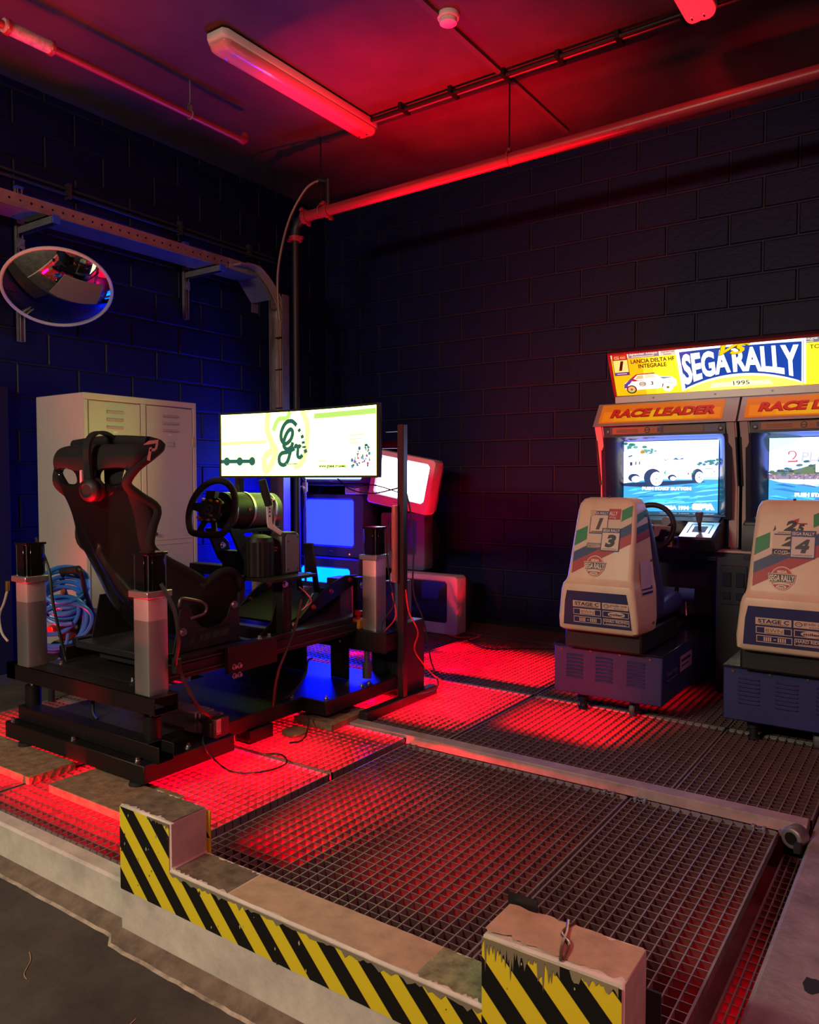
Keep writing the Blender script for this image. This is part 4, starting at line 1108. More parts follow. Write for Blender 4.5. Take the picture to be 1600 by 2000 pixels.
mb = MB(Mw); mb.box(-0.032, 0.032, 0.055, 0.092, 0.004, 0.030); mb.box(-0.022, 0.008, 0.064, 0.086, 0.030, 0.0315); mb.build('display_pod', M_BLACKP, wh, bevel=0.003)
for (a, b, c) in ((-0.052, 0.050, '#d8d2b0'), (0.004, 0.045, '#b8a428'), (0.050, 0.040, '#d4491c'), (-0.056, -0.042, '#e07418'), (0.028, -0.030, '#8a8a8a'), (0.016, -0.052, '#9a9aa0'), (0.052, -0.05, '#55604c'), (-0.035, -0.052, '#6a6a6a')):
    m_ = MB(Mw); m_.cyl((a, b, 0.012), (a, b, 0.030), 0.0075, 0.006, n=10); m_.build('button', flat(c), wh)
mb = MB(Mw); mb.lathe([(0.0, 0.016), (0.026, 0.016), (0.026, 0.020), (0.021, 0.022), (0.0, 0.022)], (0, 0, 0), n=24); mb.build('centre_ring', M_GUN, wh)
eb = Print(lambda u, v, w: tuple(Mw @ Vector((u, v, 0.0225 + w))), 0.0004)
eb.ell(0, 0, 0.0185, 0.0185, '#0b0b0b'); eb.up(); eb.stroke([(-0.011, 0.005), (-0.004, -0.003), (0.0, 0.006), (0.004, -0.003), (0.011, 0.005)], 0.0028, '#8f9390')
eb.build('emblem', wh)
ax = (Mw.to_3x3() @ Vector((0, 0, 1))).normalized()
def on_axis(d): return Wc - ax * d
mb = MB()
A2 = Vector((0, 1, -0.02)).normalized()
mb.lathe([(0.0, 0.03), (0.045, 0.03), (0.062, 0.06), (0.090, 0.062), (0.090, 0.20), (0.083, 0.204), (0.0, 0.204)], Wc, A2, 28); wbp = mb.build('wheel_base', M_BLACK, rig)
mb = MB(); mb.lathe([(0.085, 0.196), (0.093, 0.198), (0.093, 0.212), (0.085, 0.214)], Wc, A2, 28); mb.lathe([(0.085, 0.352), (0.092, 0.354), (0.092, 0.362), (0.085, 0.364)], Wc, A2, 28); mb.lathe([(0.080, 0.085), (0.0915, 0.086), (0.0915, 0.092), (0.080, 0.093)], Wc, A2, 28); mb.build('silver_ring', M_ALU, wbp)
mb = MB(); mb.lathe([(0.0, 0.205), (0.088, 0.205), (0.088, 0.40), (0.0, 0.40)], Wc, A2, 28); mb.build('mesh_sleeve', mat('mesh_sleeve', (0.20, 0.20, 0.19), 0.5, 0.4, noise=0.6, nscale=180), wbp)
MB().cyl(Wc + Vector((0.085, 0.165, 0.004)), Wc + Vector((0.093, 0.165, 0.004)), 0.009, n=10).build('orange_button', flat('#b05a1c'), wbp)
MB().box(CX - 0.06, CX + 0.06, 2.70, 2.98, 0.93, 0.95).build('base_shelf', M_BLACK, rig, bevel=0.003)
for s in (-1, 1):
    x = CX + s * 0.085
    mb = MB(); mb.prism([(2.60, 0.955), (2.66, 0.955), (2.745, 0.88), (2.76, 0.78), (2.72, 0.765), (2.68, 0.80)], lambda a, b, d: (d, a, b), x - 0.008, x + 0.008)
    am = mb.build('support_arm', M_BLACK, rig, bevel=0.002)
    for (y, z) in ((2.70, 0.865), (2.725, 0.79)): bolt(am, x + 0.008, y, z, 0.011, ax=(1, 0, 0))
mb = MB(); mb.box(-3.26, -2.60, 2.70, 2.77, 0.71, 0.76); mb.box(-3.0, -2.84, 2.69, 2.75, 0.74, 0.84); part(mb, 'wheel_deck', M_BLACK, bevel=0.003)
for x in (-2.615, -3.245):
    mb = MB(); mb.box(x - 0.035, x + 0.035, 2.69, 2.75, 0.44, 0.72); mb.prism([(2.69, 0.45), (2.69, 0.62), (2.66, 0.52), (2.58, 0.465), (2.50, 0.45)], lambda a, b, d: (d, a, b), x - 0.02, x - 0.012)
    up_ = part(mb, 'upright', M_BLACK, bevel=0.003)
    mb = MB(); mb.box(x + 0.030, x + 0.0365, 2.712, 2.728, 0.46, 0.70); mb.build('slot', M_HBLK, up_)
    if x > -3: bolt(up_, x + 0.035, 2.70, 0.70, 0.011, ax=(1, 0, 0))
# shifter and handbrake on the right of the deck
hb = bpy.data.objects.new('handbrake', None); COL.objects.link(hb); hb.parent = rig; hb.location = Vector((-2.6, 2.62, 0.74)) - worig(rig)
mb = MB(); pr = []
for i in range(40):
    t = 2 * PI * i / 40; r = 0.066 + (0.003 if i % 2 else 0)
    pr.append((-2.655 + r * math.cos(t), 2.61 + r * math.sin(t)))
mb.prism(pr, lambda a, b, d: (a, b, d), 0.745, 0.905); mb.build('ribbed_housing', M_BLACK, hb, smooth=False)
mb = MB(); mb.lathe([(0.0, 0.0), (0.067, 0.0), (0.060, 0.02), (0.03, 0.032), (0.0, 0.034)], (-2.655, 2.61, 0.905), n=24); mb.build('housing_top', M_BLACK, hb)
mb = MB(); mb.box(-2.76, -2.50, 2.53, 2.84, 0.728, 0.742); mb.build('mount_plate', M_BLACK, hb)
mb = MB(); mb.prism([(2.700, 0.742), (2.815, 0.742), (2.815, 0.93), (2.79, 0.944), (2.715, 0.944), (2.695, 0.925)], lambda a, b, d: (d, a, b), -2.675, -2.592); sb = mb.build('shifter_box', mat('shifter_dark', (0.035, 0.022, 0.024), 0.4), hb, bevel=0.003)
mb = MB(); mb.prism([(2.722, 0.752), (2.812, 0.752), (2.812, 0.928), (2.735, 0.935), (2.722, 0.92)], lambda a, b, d: (d, a, b), -2.592, -2.588); mb.build('side_plate', mat('side_plate_grey', (0.20, 0.18, 0.20), 0.5), sb)
mb = MB()
for (y, z) in ((2.735, 0.765), (2.80, 0.765), (2.735, 0.90), (2.80, 0.918)): mb.cyl((-2.588, y, z), (-2.586, y, z), 0.004, n=8)
mb.build('screw', M_HBLK, sb)
fm = Print(lambda u, v, w: (-2.66 + u, 2.6945 - w, v), 0.0004)
for r in ((0.018, 0.045, 0.868, 0.875), (0.015, 0.040, 0.855, 0.861), (0.015, 0.022, 0.842, 0.875)): fm.rect(*r, '#d8a48e')
fm.build('letter_mark', sb, 'pale letter F mark')
mb = MB(); mb.prism([(2.612, 1.09), (2.640, 1.09), (2.648, 1.0), (2.652, 0.985), (2.722, 0.945), (2.70, 0.93), (2.625, 0.972), (2.618, 0.99)], lambda a, b, d: (d, a, b), -2.612, -2.604); lv = mb.build('lever', mat('white_lever', (0.75, 0.74, 0.78), 0.4), hb, bevel=0.001)
mb = MB()
for z in (1.06, 1.045, 1.025): mb.cyl((-2.604, 2.630, z), (-2.6035, 2.630, z), 0.0055, n=10)
mb.build('hole', M_HBLK, lv)
mb = MB(); mb.tube([(-2.608, 2.630, 1.075), (-2.61, 2.61, 1.13), (-2.612, 2.590, 1.195)], [0.018, 0.020, 0.018], 14); mb.build('grip', M_RUBBER, hb)
mb = MB(); mb.tube([(-2.62, 2.655, 1.10), (-2.62, 2.675, 1.10), (-2.62, 2.682, 1.08), (-2.62, 2.682, 1.03)], 0.009, 8); mb.cyl((-2.62, 2.680, 1.03), (-2.62, 2.675, 0.97), 0.004, n=6); mb.build('damper', M_ALU, hb)
# pedals
pd = bpy.data.objects.new('pedal_set', None); COL.objects.link(pd); pd.parent = rig; pd.location = Vector((-2.9, 3.1, 0.44)) - worig(rig)
mb = MB(); mb.box(-3.25, -2.66, 2.80, 3.44, 0.435, 0.445); mb.build('pedal_floor', mat('grey_floor_plate', (0.10, 0.10, 0.13), 0.4), pd)
for x in (-2.70, -3.16):
    mb = MB(); pl_ = [(2.84, 0.455), (2.90, 0.455), (3.38, 0.615), (3.40, 0.665), (3.30, 0.672), (3.18, 0.64), (3.04, 0.57), (2.93, 0.49)]
    mb.prism(pl_, lambda a, b, d: (d, a, b), x - 0.006, x + 0.006); cp_ = mb.build('side_cheek', M_BLACK, pd, bevel=0.0015)
    for (y, z) in ((3.03, 0.535), (3.17, 0.60), (3.33, 0.645)): bolt(cp_, x + 0.006, y, z, 0.009, ax=(1, 0, 0), name='red_bolt').data.materials[0] = mat('red_bolt', (0.6, 0.12, 0.12), 0.3, 0.6)
    bolt(cp_, x + 0.006, 2.885, 0.465, 0.010, ax=(1, 0, 0))
mb = MB(); mb.add([(-3.15, 2.86, 0.475), (-2.71, 2.86, 0.475), (-2.71, 3.30, 0.62), (-3.15, 3.30, 0.62)], [(0, 1, 2, 3)]); mb.add([(-3.15, 2.86, 0.465), (-2.71, 2.86, 0.465), (-2.71, 3.30, 0.61), (-3.15, 3.30, 0.61)], [(0, 3, 2, 1)]); mb.build('foot_rest', M_BLACK, pd)
for x in (-3.04, -2.90, -2.78):
    mb = MB(); mb.bar((x, 3.16, 0.59), (x, 3.12, 0.80), 0.03, 0.02, (0, 1, 0)); mb.build('pedal_arm', M_BLACK, pd, bevel=0.003)
    mb = MB(); mb.bar((x, 3.115, 0.70), (x, 3.095, 0.86), 0.07, 0.014, (0, 1, 0)); mb.build('pedal_face', M_BLACKP, pd, bevel=0.004)
    mb = MB(); mb.bar((x, 3.17, 0.60), (x, 3.34, 0.57), 0.028, 0.028); mb.build('damper', M_ALU if x == -2.90 else M_BLACK, pd, bevel=0.003)
mb = MB(); mb.box(-2.68, -2.64, 3.34, 3.39, 0.44, 0.66); pp = mb.build('pedal_post', M_BLACK, pd, bevel=0.003)
bolt(pp, -2.64, 3.365, 0.615, 0.011, ax=(1, 0, 0))
mb = MB(); mb.prism([(2.95, 0.445), (3.44, 0.445), (3.44, 0.60), (3.25, 0.60), (3.10, 0.55)], lambda a, b, d: (d, a, b), -3.00, -2.86)
mb.build('drive_unit', mat('purple_grey_case', (0.075, 0.065, 0.10), 0.5), pd, bevel=0.004)
mb = MB(); mb.box(-2.86, -2.76, 3.33, 3.45, 0.41, 0.645); mb.build('side_case', mat('purple_grey_case'), pd, bevel=0.004)

# emergency stop resting on the front beam
es = thing('emergency_stop', (-2.56, 3.25, 0.40), 'yellow emergency stop box with a red mushroom button on the rig front beam', 'button')
MB().box(-2.622, -2.545, 3.226, 3.30, 0.4005, 0.452).build('box', M_YELP, es, bevel=0.006)
MB().lathe([(0.0, 0.0), (0.012, 0.0), (0.012, 0.018), (0.021, 0.02), (0.023, 0.042), (0.0, 0.046)], (-2.58, 3.262, 0.452), n=18).build('red_button', M_RED, es)

# headphones on the head of the seat
hd_ = thing('headphones', (-3.03, 1.90, 1.15), 'black over ear headphones hung over the top of the rig seat', 'headphones')
hx = -2.875
mb = MB(); band = [(hx + 0.02, 1.865, 1.20), (hx + 0.012, 1.862, 1.28), (hx + 0.006, 1.872, 1.345), (hx, 1.905, 1.383), (hx, 1.95, 1.388), (hx, 1.995, 1.36), (hx, 2.015, 1.30), (hx, 2.02, 1.23)]
band = spline(band, 5)
rg = []
for i, p in enumerate(band):
    t = (band[min(i + 1, len(band) - 1)] - band[max(i - 1, 0)]).normalized(); nn = t.cross(Vector((1, 0, 0))).normalized()
    rg.append([p + Vector((sx_ * 0.020, 0, 0)) + nn * k for sx_, k in ((-1, -0.006), (1, -0.006), (1, 0.006), (-1, 0.006))])
mb.loft(rg); mb.build('headband', M_BLACKP, hd_)
for (y, s) in ((1.862, -1), (2.022, 1)):
    mb = MB(); mb.lathe([(0.0, 0.0), (0.036, 0.0), (0.046, 0.010), (0.048, 0.026), (0.044, 0.036), (0.028, 0.044), (0.026, 0.040), (0.0, 0.040)], (hx + 0.025, y - s * 0.02 , 1.155), (0.25, s, -0.1), 28)
    cu = mb.build('ear_cup', M_BLACKP, hd_)
    mb = MB(); mb.lathe([(0.0, -0.022), (0.040, -0.022), (0.050, -0.010), (0.046, 0.002), (0.0, 0.0)], (hx + 0.025, y - s * 0.02, 1.155), (0.25, s, -0.1), 24); mb.build('ear_pad', M_FABRIC, cu)
MB().box(hx - 0.034, hx - 0.020, 1.856, 1.87, 1.18, 1.235).build('red_white_tab', flat('#c9a7b0'), hd_, bevel=0.003)

# ================================================================== CURVED MONITOR ON ITS STAND
mo = thing('curved_monitor', (-2.96, 3.34, 0), 'ultrawide curved monitor on a black floor stand showing a yellow white page', 'monitor')
mcx, mcy, mw, mz0, mz1, RC = -2.965, 3.235, 1.185, 1.205, 1.585, 3.4
def scr(u, v, w=0.0, back=0.0):
    """u from -0.5 to 0.5 across, v from 0 to 1 up; concave towards -y"""
    a = u * mw / RC
    return Vector((mcx + (RC + back - w) * math.sin(a), mcy - RC + (RC + back - w) * math.cos(a), mz0 + v * (mz1 - mz0)))
mb = MB(); N = 24
rings = []
for i in range(N + 1):
    u = -0.5 + i / N
    rings.append([scr(u, 0, 0.004), scr(u, 1, 0.004), scr(u, 1, 0, 0.012), scr(u * 0.94, 0.75, 0, 0.05), scr(u * 0.94, 0.25, 0, 0.05), scr(u, 0, 0, 0.012)])
mb.loft(rings); mb.build('casing', M_BLACKP, mo)
pr_ = Print(lambda u, v, w: tuple(scr(u - 0.5, v, 0.0045 + w)), 0.0012)
WH = ('#fffff0', 2.0)
def grid_face(P_, u0, u1, v0, v1, c, n=24):
    vs = [(u0 + (u1 - u0) * i / n, v) for v in (v0, v1) for i in range(n + 1)]
    P_.raw(vs, [(i, i + 1, n + 2 + i, n + 1 + i) for i in range(n)], c)
MONBG = (mat('monitor_page', (0.02, 0.02, 0.02), 0.3, emit=(4.2, 6.6, 1.1), strength=1.0), 0)
e0 = 0.012; f0 = 0.03
grid_face(pr_, e0, 1 - e0, f0, 1 - f0, MONBG); pr_.up()
GRN = '#2b5a52'; LG = ('#c6f07a', 1.15); YG = ('#e9f5a0', 1.3)
asp = mw / (mz1 - mz0)
def sq(cx, cy, r, a0, a1, wd, c, n=26, ry=None):
    ry = ry or r
    pr_.stroke([(cx + r / asp * math.cos(a0 + (a1 - a0) * i / n), cy + ry * math.sin(a0 + (a1 - a0) * i / n)) for i in range(n + 1)], wd, c)
def strk(pts, wd, c):
    # stroke in square units (v units), u divided by the aspect
    P = [Vector(p) for p in pts]; L = []; R = []
    for i in range(len(P)):
        d = P[min(i + 1, len(P) - 1)] - P[max(i - 1, 0)]
        d = d.normalized() if d.length > 1e-9 else Vector((1, 0)); q = Vector((-d.y, d.x)) * wd / 2
        L.append(P[i] + q); R.append(P[i] - q)
    n_ = len(P); vs = [(p.x / asp, p.y) for p in L + R]
    pr_.raw(vs, [(i, n_ + i, n_ + i + 1, i + 1) for i in range(n_ - 1)], c)
def crv(pts, n=8): return [(p.x, p.y) for p in spline([(a, b, 0) for a, b in pts], n)]
# pale lettering behind the mark, bands at both sides
strk(crv([(0.96, 0.97), (0.93, 0.75), (1.02, 0.52), (1.10, 0.40), (1.02, 0.22), (0.90, 0.10), (0.88, 0.30), (1.05, 0.42)]), 0.10, YG)
strk(crv([(1.05, 0.70), (1.15, 0.86), (1.32, 0.88), (1.38, 0.97)]), 0.07, LG)
strk(crv([(1.62, 0.97), (1.72, 0.75), (1.70, 0.45), (1.60, 0.22), (1.45, 0.16)]), 0.09, YG)
pr_.up()
pr_.poly([(e0, 0.50), (0.29, 0.52), (0.30, 0.565), (e0, 0.55)], YG)
n_ = 12
vs = [(0.595 + 0.39 * i / n_, 0.845 + 0.012 * i / n_ + o) for o in (0.0, 0.075) for i in range(n_ + 1)]
pr_.raw(vs, [(i, i + 1, n_ + 2 + i, n_ + 1 + i) for i in range(n_)], LG); pr_.up()
for k in range(4):
    pr_.stroke([(0.60 + 0.38 * i / n_, 0.86 + 0.012 * i / n_ + 0.016 * k) for i in range(n_ + 1)], 0.004, ('#a5dc52', 1.0))
TEAL = ('#2f665c', 1.0)
# track diagram with three stations
grid_face(pr_, e0, 0.205, 0.220, 0.280, TEAL, 8)
for u in (0.047, 0.127, 0.205): pr_.ell(u, 0.25, 0.062 / asp, 0.066, TEAL)
pr_.text('2', 0.122, 0.132, 0.34, 0.385, ('#b8c8a8', 1.0)); pr_.text('1', 0.044, 0.048, 0.12, 0.155, ('#c8d0b0', 1.0)); pr_.text('3', 0.204, 0.212, 0.12, 0.155, ('#c8d0b0', 1.0))
# the written mark "Gr"
pr_.up()
G = [(1.60, 0.50), (1.585, 0.62), (1.52, 0.76), (1.42, 0.83), (1.30, 0.80), (1.22, 0.68), (1.22, 0.56), (1.30, 0.50), (1.40, 0.56), (1.44, 0.66), (1.40, 0.71), (1.33, 0.66), (1.27, 0.55), (1.27, 0.46), (1.33, 0.42), (1.41, 0.45), (1.44, 0.52), (1.40, 0.40), (1.34, 0.25), (1.27, 0.19), (1.19, 0.21), (1.17, 0.29), (1.22, 0.36), (1.34, 0.38), (1.48, 0.43)]
strk(crv(G[2:], 8), 0.064, TEAL)
strk(crv([(1.48, 0.43), (1.50, 0.47), (1.54, 0.44), (1.535, 0.36), (1.54, 0.31), (1.58, 0.295), (1.63, 0.33)]), 0.058, TEAL)
strk(crv([(1.52, 0.435), (1.57, 0.46), (1.60, 0.44)]), 0.06, TEAL)
pr_.ell(1.66 / asp, 0.445, 0.045 / asp, 0.016, TEAL)
for (a, b) in (((1.555, 0.71), (1.585, 0.67)), ((1.62, 0.62), (1.635, 0.57)), ((1.645, 0.53), (1.648, 0.49)), ((1.68, 0.41), (1.70, 0.36))): strk([a, b], 0.06, TEAL)
pr_.text('VIRTUAL RACING', 1.30 / asp, 1.50 / asp, 0.185, 0.212, ('#7f9c5a', 1.0)) if False else strk([(1.30, 0.20), (1.52, 0.205)], 0.016, ('#a9bf80', 1.0))
pr_.text('www.gisele.brussels', 0.625, 0.795, 0.128, 0.192, ('#356a0c', 0.8), bold=0.05)
strk([(1.95, 0.235), (2.12, 0.238)], 0.014, ('#d4e0a0', 1.1))
for k in range(3): strk([(2.57, 0.585 - 0.055 * k), (2.86 - 0.05 * k, 0.59 - 0.055 * k)], 0.012, ('#d2dca0', 1.1))
# bright bunch of small figures, lower right
random.seed(4)
pr_.up()
for i in range(58):
    a = 2.60 + random.random() * 0.36; b = 0.14 + random.random() * 0.28
    if b > 0.24 + 0.45 * (a - 2.56) and a < 2.72: continue
    c = random.choice([('#3f7fc4', 1.0), ('#8fb7e0', 1.0), ('#d65aa0', 1.0), ('#ffffff', 1.3), ('#2d5f8c', 1.0), ('#f2f2ff', 1.2), ('#9c6ab8', 1.0)])
    pr_.ell(a / asp, b, random.uniform(0.012, 0.03) / asp, random.uniform(0.012, 0.032), c, n=7)
pr_.poly([(2.66 / asp, 0.06), (2.80 / asp, 0.06), (2.78 / asp, 0.16), (2.68 / asp, 0.16)], ('#ffffff', 1.2))
pr_.ell(2.885 / asp, 0.44, 0.035 / asp, 0.02, ('#2f5c66', 1.0), n=10); pr_.ell(2.92 / asp, 0.39, 0.02 / asp, 0.05, ('#3c7a5a', 1.0), n=10)
pr_.build('screen', mo, 'yellow white page with a dark green written mark')
mb = MB()
for i in range(N):
    for (v0, v1) in ((0, f0), (1 - f0, 1)):
        u0, u1 = -0.5 + i / N, -0.5 + (i + 1) / N
        mb.add([scr(u0, v0, 0.010), scr(u1, v0, 0.010), scr(u1, v1, 0.010), scr(u0, v1, 0.010), scr(u0, v0, 0.002), scr(u1, v0, 0.002), scr(u1, v1, 0.002), scr(u0, v1, 0.002)], [(0, 1, 2, 3), (0, 4, 5, 1), (3, 2, 6, 7)])
for (u0, u1) in ((-0.5, -0.5 + e0), (0.5 - e0, 0.5)):
    mb.add([scr(u0, 0, 0.010), scr(u1, 0, 0.010), scr(u1, 1, 0.010), scr(u0, 1, 0.010), scr(u0, 0, 0.0), scr(u0, 1, 0.0), scr(u1, 0, 0.0), scr(u1, 1, 0.0)], [(0, 1, 2, 3), (0, 3, 5, 4), (1, 6, 7, 2)])
mb.build('bezel', M_BLACKP, mo, smooth=False)
MST = mat('stand_black', (0.02, 0.016, 0.018), 0.35)
for (x, zt) in ((-2.345, 1.482), (-3.56, 1.482)):
    mb = MB(); mb.box(x - 0.02, x + 0.02, 3.32, 3.36, 0.05, zt); mb.build('stand_pole', MST, mo, bevel=0.003)
    mb = MB(); mb.bar((x + 0.0, 3.0, 0.025), (x, 3.64, 0.025), 0.052, 0.05); mb.build('stand_foot', MST, mo, bevel=0.003)
mb = MB(); mb.box(-3.56, -2.345, 3.352, 3.376, 1.36, 1.40); mb.box(mcx - 0.08, mcx + 0.08, 3.31, 3.36, 1.30, 1.46); mb.box(-2.45, -2.36, 3.33, 3.345, 1.445, 1.452); mb.build('cross_bar', MST, mo, bevel=0.002)
# perforated uprights standing on the wall behind the monitor top
mb = MB(); mb.cyl((-2.365, 3.30, 0.66), (-2.365, 3.30, 1.02), 0.018, n=14); mb.cyl((-2.365, 3.30, 1.02), (-2.365, 3.30, 1.06), 0.018, 0.015, n=14)
single(mb, 'power_strip', mat('copper_brown', (0.23, 0.13, 0.10), 0.35, 0.2), (-2.365, 3.30, 0.66), 'brown tube shaped strip tied to the stand pole', 'strip')
# cables round the pole
def cable(pts, r, m, label, base=None, n=8, name='cable'):
    mb = MB(); mb.tube(spline(pts, n), r, 6); return single(mb, name, m, base or pts[-1], label, 'cable')
cable([(-2.33, 3.36, 1.12), (-2.30, 3.38, 0.9), (-2.29, 3.36, 0.62), (-2.25, 3.40, 0.45), (-2.22, 3.42, 0.25), (-2.20, 3.46, 0.10), (-2.30, 3.42, 0.05)], 0.0042, M_CABLE, 'black cable bowing out from the stand pole to the floor', (-2.3, 3.42, 0.05))
cable([(-2.325, 3.34, 0.62), (-2.31, 3.35, 0.5), (-2.26, 3.36, 0.40), (-2.28, 3.36, 0.30), (-2.22, 3.42, 0.18), (-2.17, 3.46, 0.12), (-2.22, 3.44, 0.03)], 0.0042, M_REDC, 'red cable hanging beside the stand pole', (-2.22, 3.44, 0.03))
cable([(-2.395, 3.31, 0.98), (-2.41, 3.29, 0.85), (-2.40, 3.30, 0.68), (-2.37, 3.30, 0.55), (-2.41, 3.25, 0.44), (-2.39, 3.22, 0.30)], 0.0042, M_CABLE, 'black cable hanging left of the stand pole', (-2.39, 3.22, 0.30))
cable([(-2.39, 3.31, 0.60), (-2.36, 3.30, 0.48), (-2.41, 3.27, 0.40), (-2.43, 3.26, 0.36)], 0.004, M_REDC, 'red cable crossing behind the stand pole', (-2.43, 3.26, 0.36))
cable([(-2.37, 3.33, 1.15), (-2.55, 3.35, 1.12), (-2.70, 3.35, 1.14), (-2.80, 3.36, 1.20)], 0.004, M_CABLE, 'black cable sagging under the monitor corner', (-2.37, 3.33, 1.15))
cable([(-2.37, 3.33, 1.13), (-2.55, 3.36, 1.165), (-2.68, 3.36, 1.15), (-2.78, 3.36, 1.17)], 0.0035, M_CABLE, 'thin black cable looping under the monitor', (-2.37, 3.33, 1.13))
# rig cables
cable([(-2.46, 1.90, 0.80), (-2.42, 1.93, 0.70), (-2.41, 1.94, 0.58), (-2.44, 1.95, 0.50), (-2.47, 1.97, 0.45)], 0.008, M_CABLE, 'thick black motor lead on the near right actuator', (-2.47, 1.97, 0.45))
cable([(-2.46, 1.97, 0.48), (-2.45, 2.0, 0.40), (-2.44, 2.05, 0.30), (-2.45, 2.12, 0.24), (-2.47, 2.19, 0.225)], 0.008, mat('maroon_cable', (0.06, 0.02, 0.02), 0.5), 'dark sleeved cable running from the actuator down to the servo motor', (-2.47, 2.19, 0.225))
mb = MB(); mb.box(-2.475, -2.445, 1.955, 1.985, 0.44, 0.50); single(mb, 'cable_plug', M_BLACKP, (-2.46, 1.97, 0.44), 'black plug joining the actuator lead and sleeved cable', 'plug', bevel=0.004)
cable([(-2.485, 2.13, 0.17), (-2.44, 2.08, 0.14), (-2.41, 2.10, 0.08), (-2.36, 2.16, 0.012), (-2.26, 2.24, 0.010), (-2.25, 2.36, 0.010), (-2.34, 2.42, 0.010), (-2.40, 2.39, 0.010)], 0.004, M_CABLE, 'black servo cable looping on the red grating', (-2.36, 2.16, 0.005))
cable([(-2.545, 2.78, 0.62), (-2.545, 2.74, 0.5), (-2.53, 2.66, 0.40), (-2.53, 2.60, 0.30), (-2.54, 2.58, 0.17), (-2.58, 2.62, 0.14), (-2.66, 2.72, 0.145)], 0.0065, M_CABLE, 'black corrugated cable falling from the shifter to the base', (-2.6, 2.62, 0.14))
cable([(-2.62, 2.70, 0.14), (-2.58, 2.74, 0.16), (-2.60, 2.86, 0.22), (-2.66, 2.95, 0.27), (-2.72, 3.05, 0.26)], 0.005, M_CABLE, 'black cable arching over the base plate', (-2.62, 2.70, 0.14))
cable([(-2.50, 2.78, 0.06), (-2.44, 2.70, 0.02), (-2.40, 2.62, 0.006), (-2.42, 2.56, 0.006)], 0.004, M_CABLE, 'loose black cable end on the red grating beside the base', (-2.42, 2.56, 0.004))
cable([(-2.56, 2.78, 0.68), (-2.52, 2.80, 0.64), (-2.54, 2.84, 0.60), (-2.58, 2.82, 0.56), (-2.54, 2.80, 0.58), (-2.55, 2.85, 0.62), (-2.58, 2.90, 0.63)], 0.0032, mat('grey_cable', (0.25, 0.25, 0.28), 0.5), 'tangle of thin grey leads under the shifter', (-2.55, 2.8, 0.58))
cable([(-3.40, 1.95, 0.93), (-3.27, 1.93, 0.80), (-3.24, 1.93, 0.65), (-3.22, 1.95, 0.50), (-3.21, 1.97, 0.39)], 0.007, M_CABLE, 'black lead behind the near left actuator', (-3.21, 1.97, 0.39))
cable([(-3.02, 2.02, 0.37), (-3.03, 1.99, 0.30), (-3.02, 1.97, 0.20), (-2.99, 1.97, 0.165)], 0.008, M_CABLE, 'short black lead between the upper and lower beams', (-2.99, 1.97, 0.165))
# computer tower behind the pole
pc_ = thing('computer_tower', (-2.44, 3.52, 0), 'black computer tower on the floor behind the stand pole', 'computer')
MB().box(-2.62, -2.378, 3.43, 3.60, 0.003, 0.42).build('case', M_BLACKP, pc_, bevel=0.004)
mb = MB()
for i in range(8): mb.box(-2.60 + 0.026 * i, -2.585 + 0.026 * i, 3.427, 3.431, 0.06, 0.36)
mb.build('vent', M_HBLK, pc_)
MB().box(-2.60, -2.385, 3.44, 3.59, 0.42, 0.424).build('top_panel', mat('grey_top', (0.22, 0.22, 0.28), 0.5), pc_)
MB().box(-2.54, -2.43, 3.43, 3.55, 0.425, 0.64).build('top_box', mat('grey_amp', (0.14, 0.14, 0.19), 0.5), pc_, bevel=0.004)
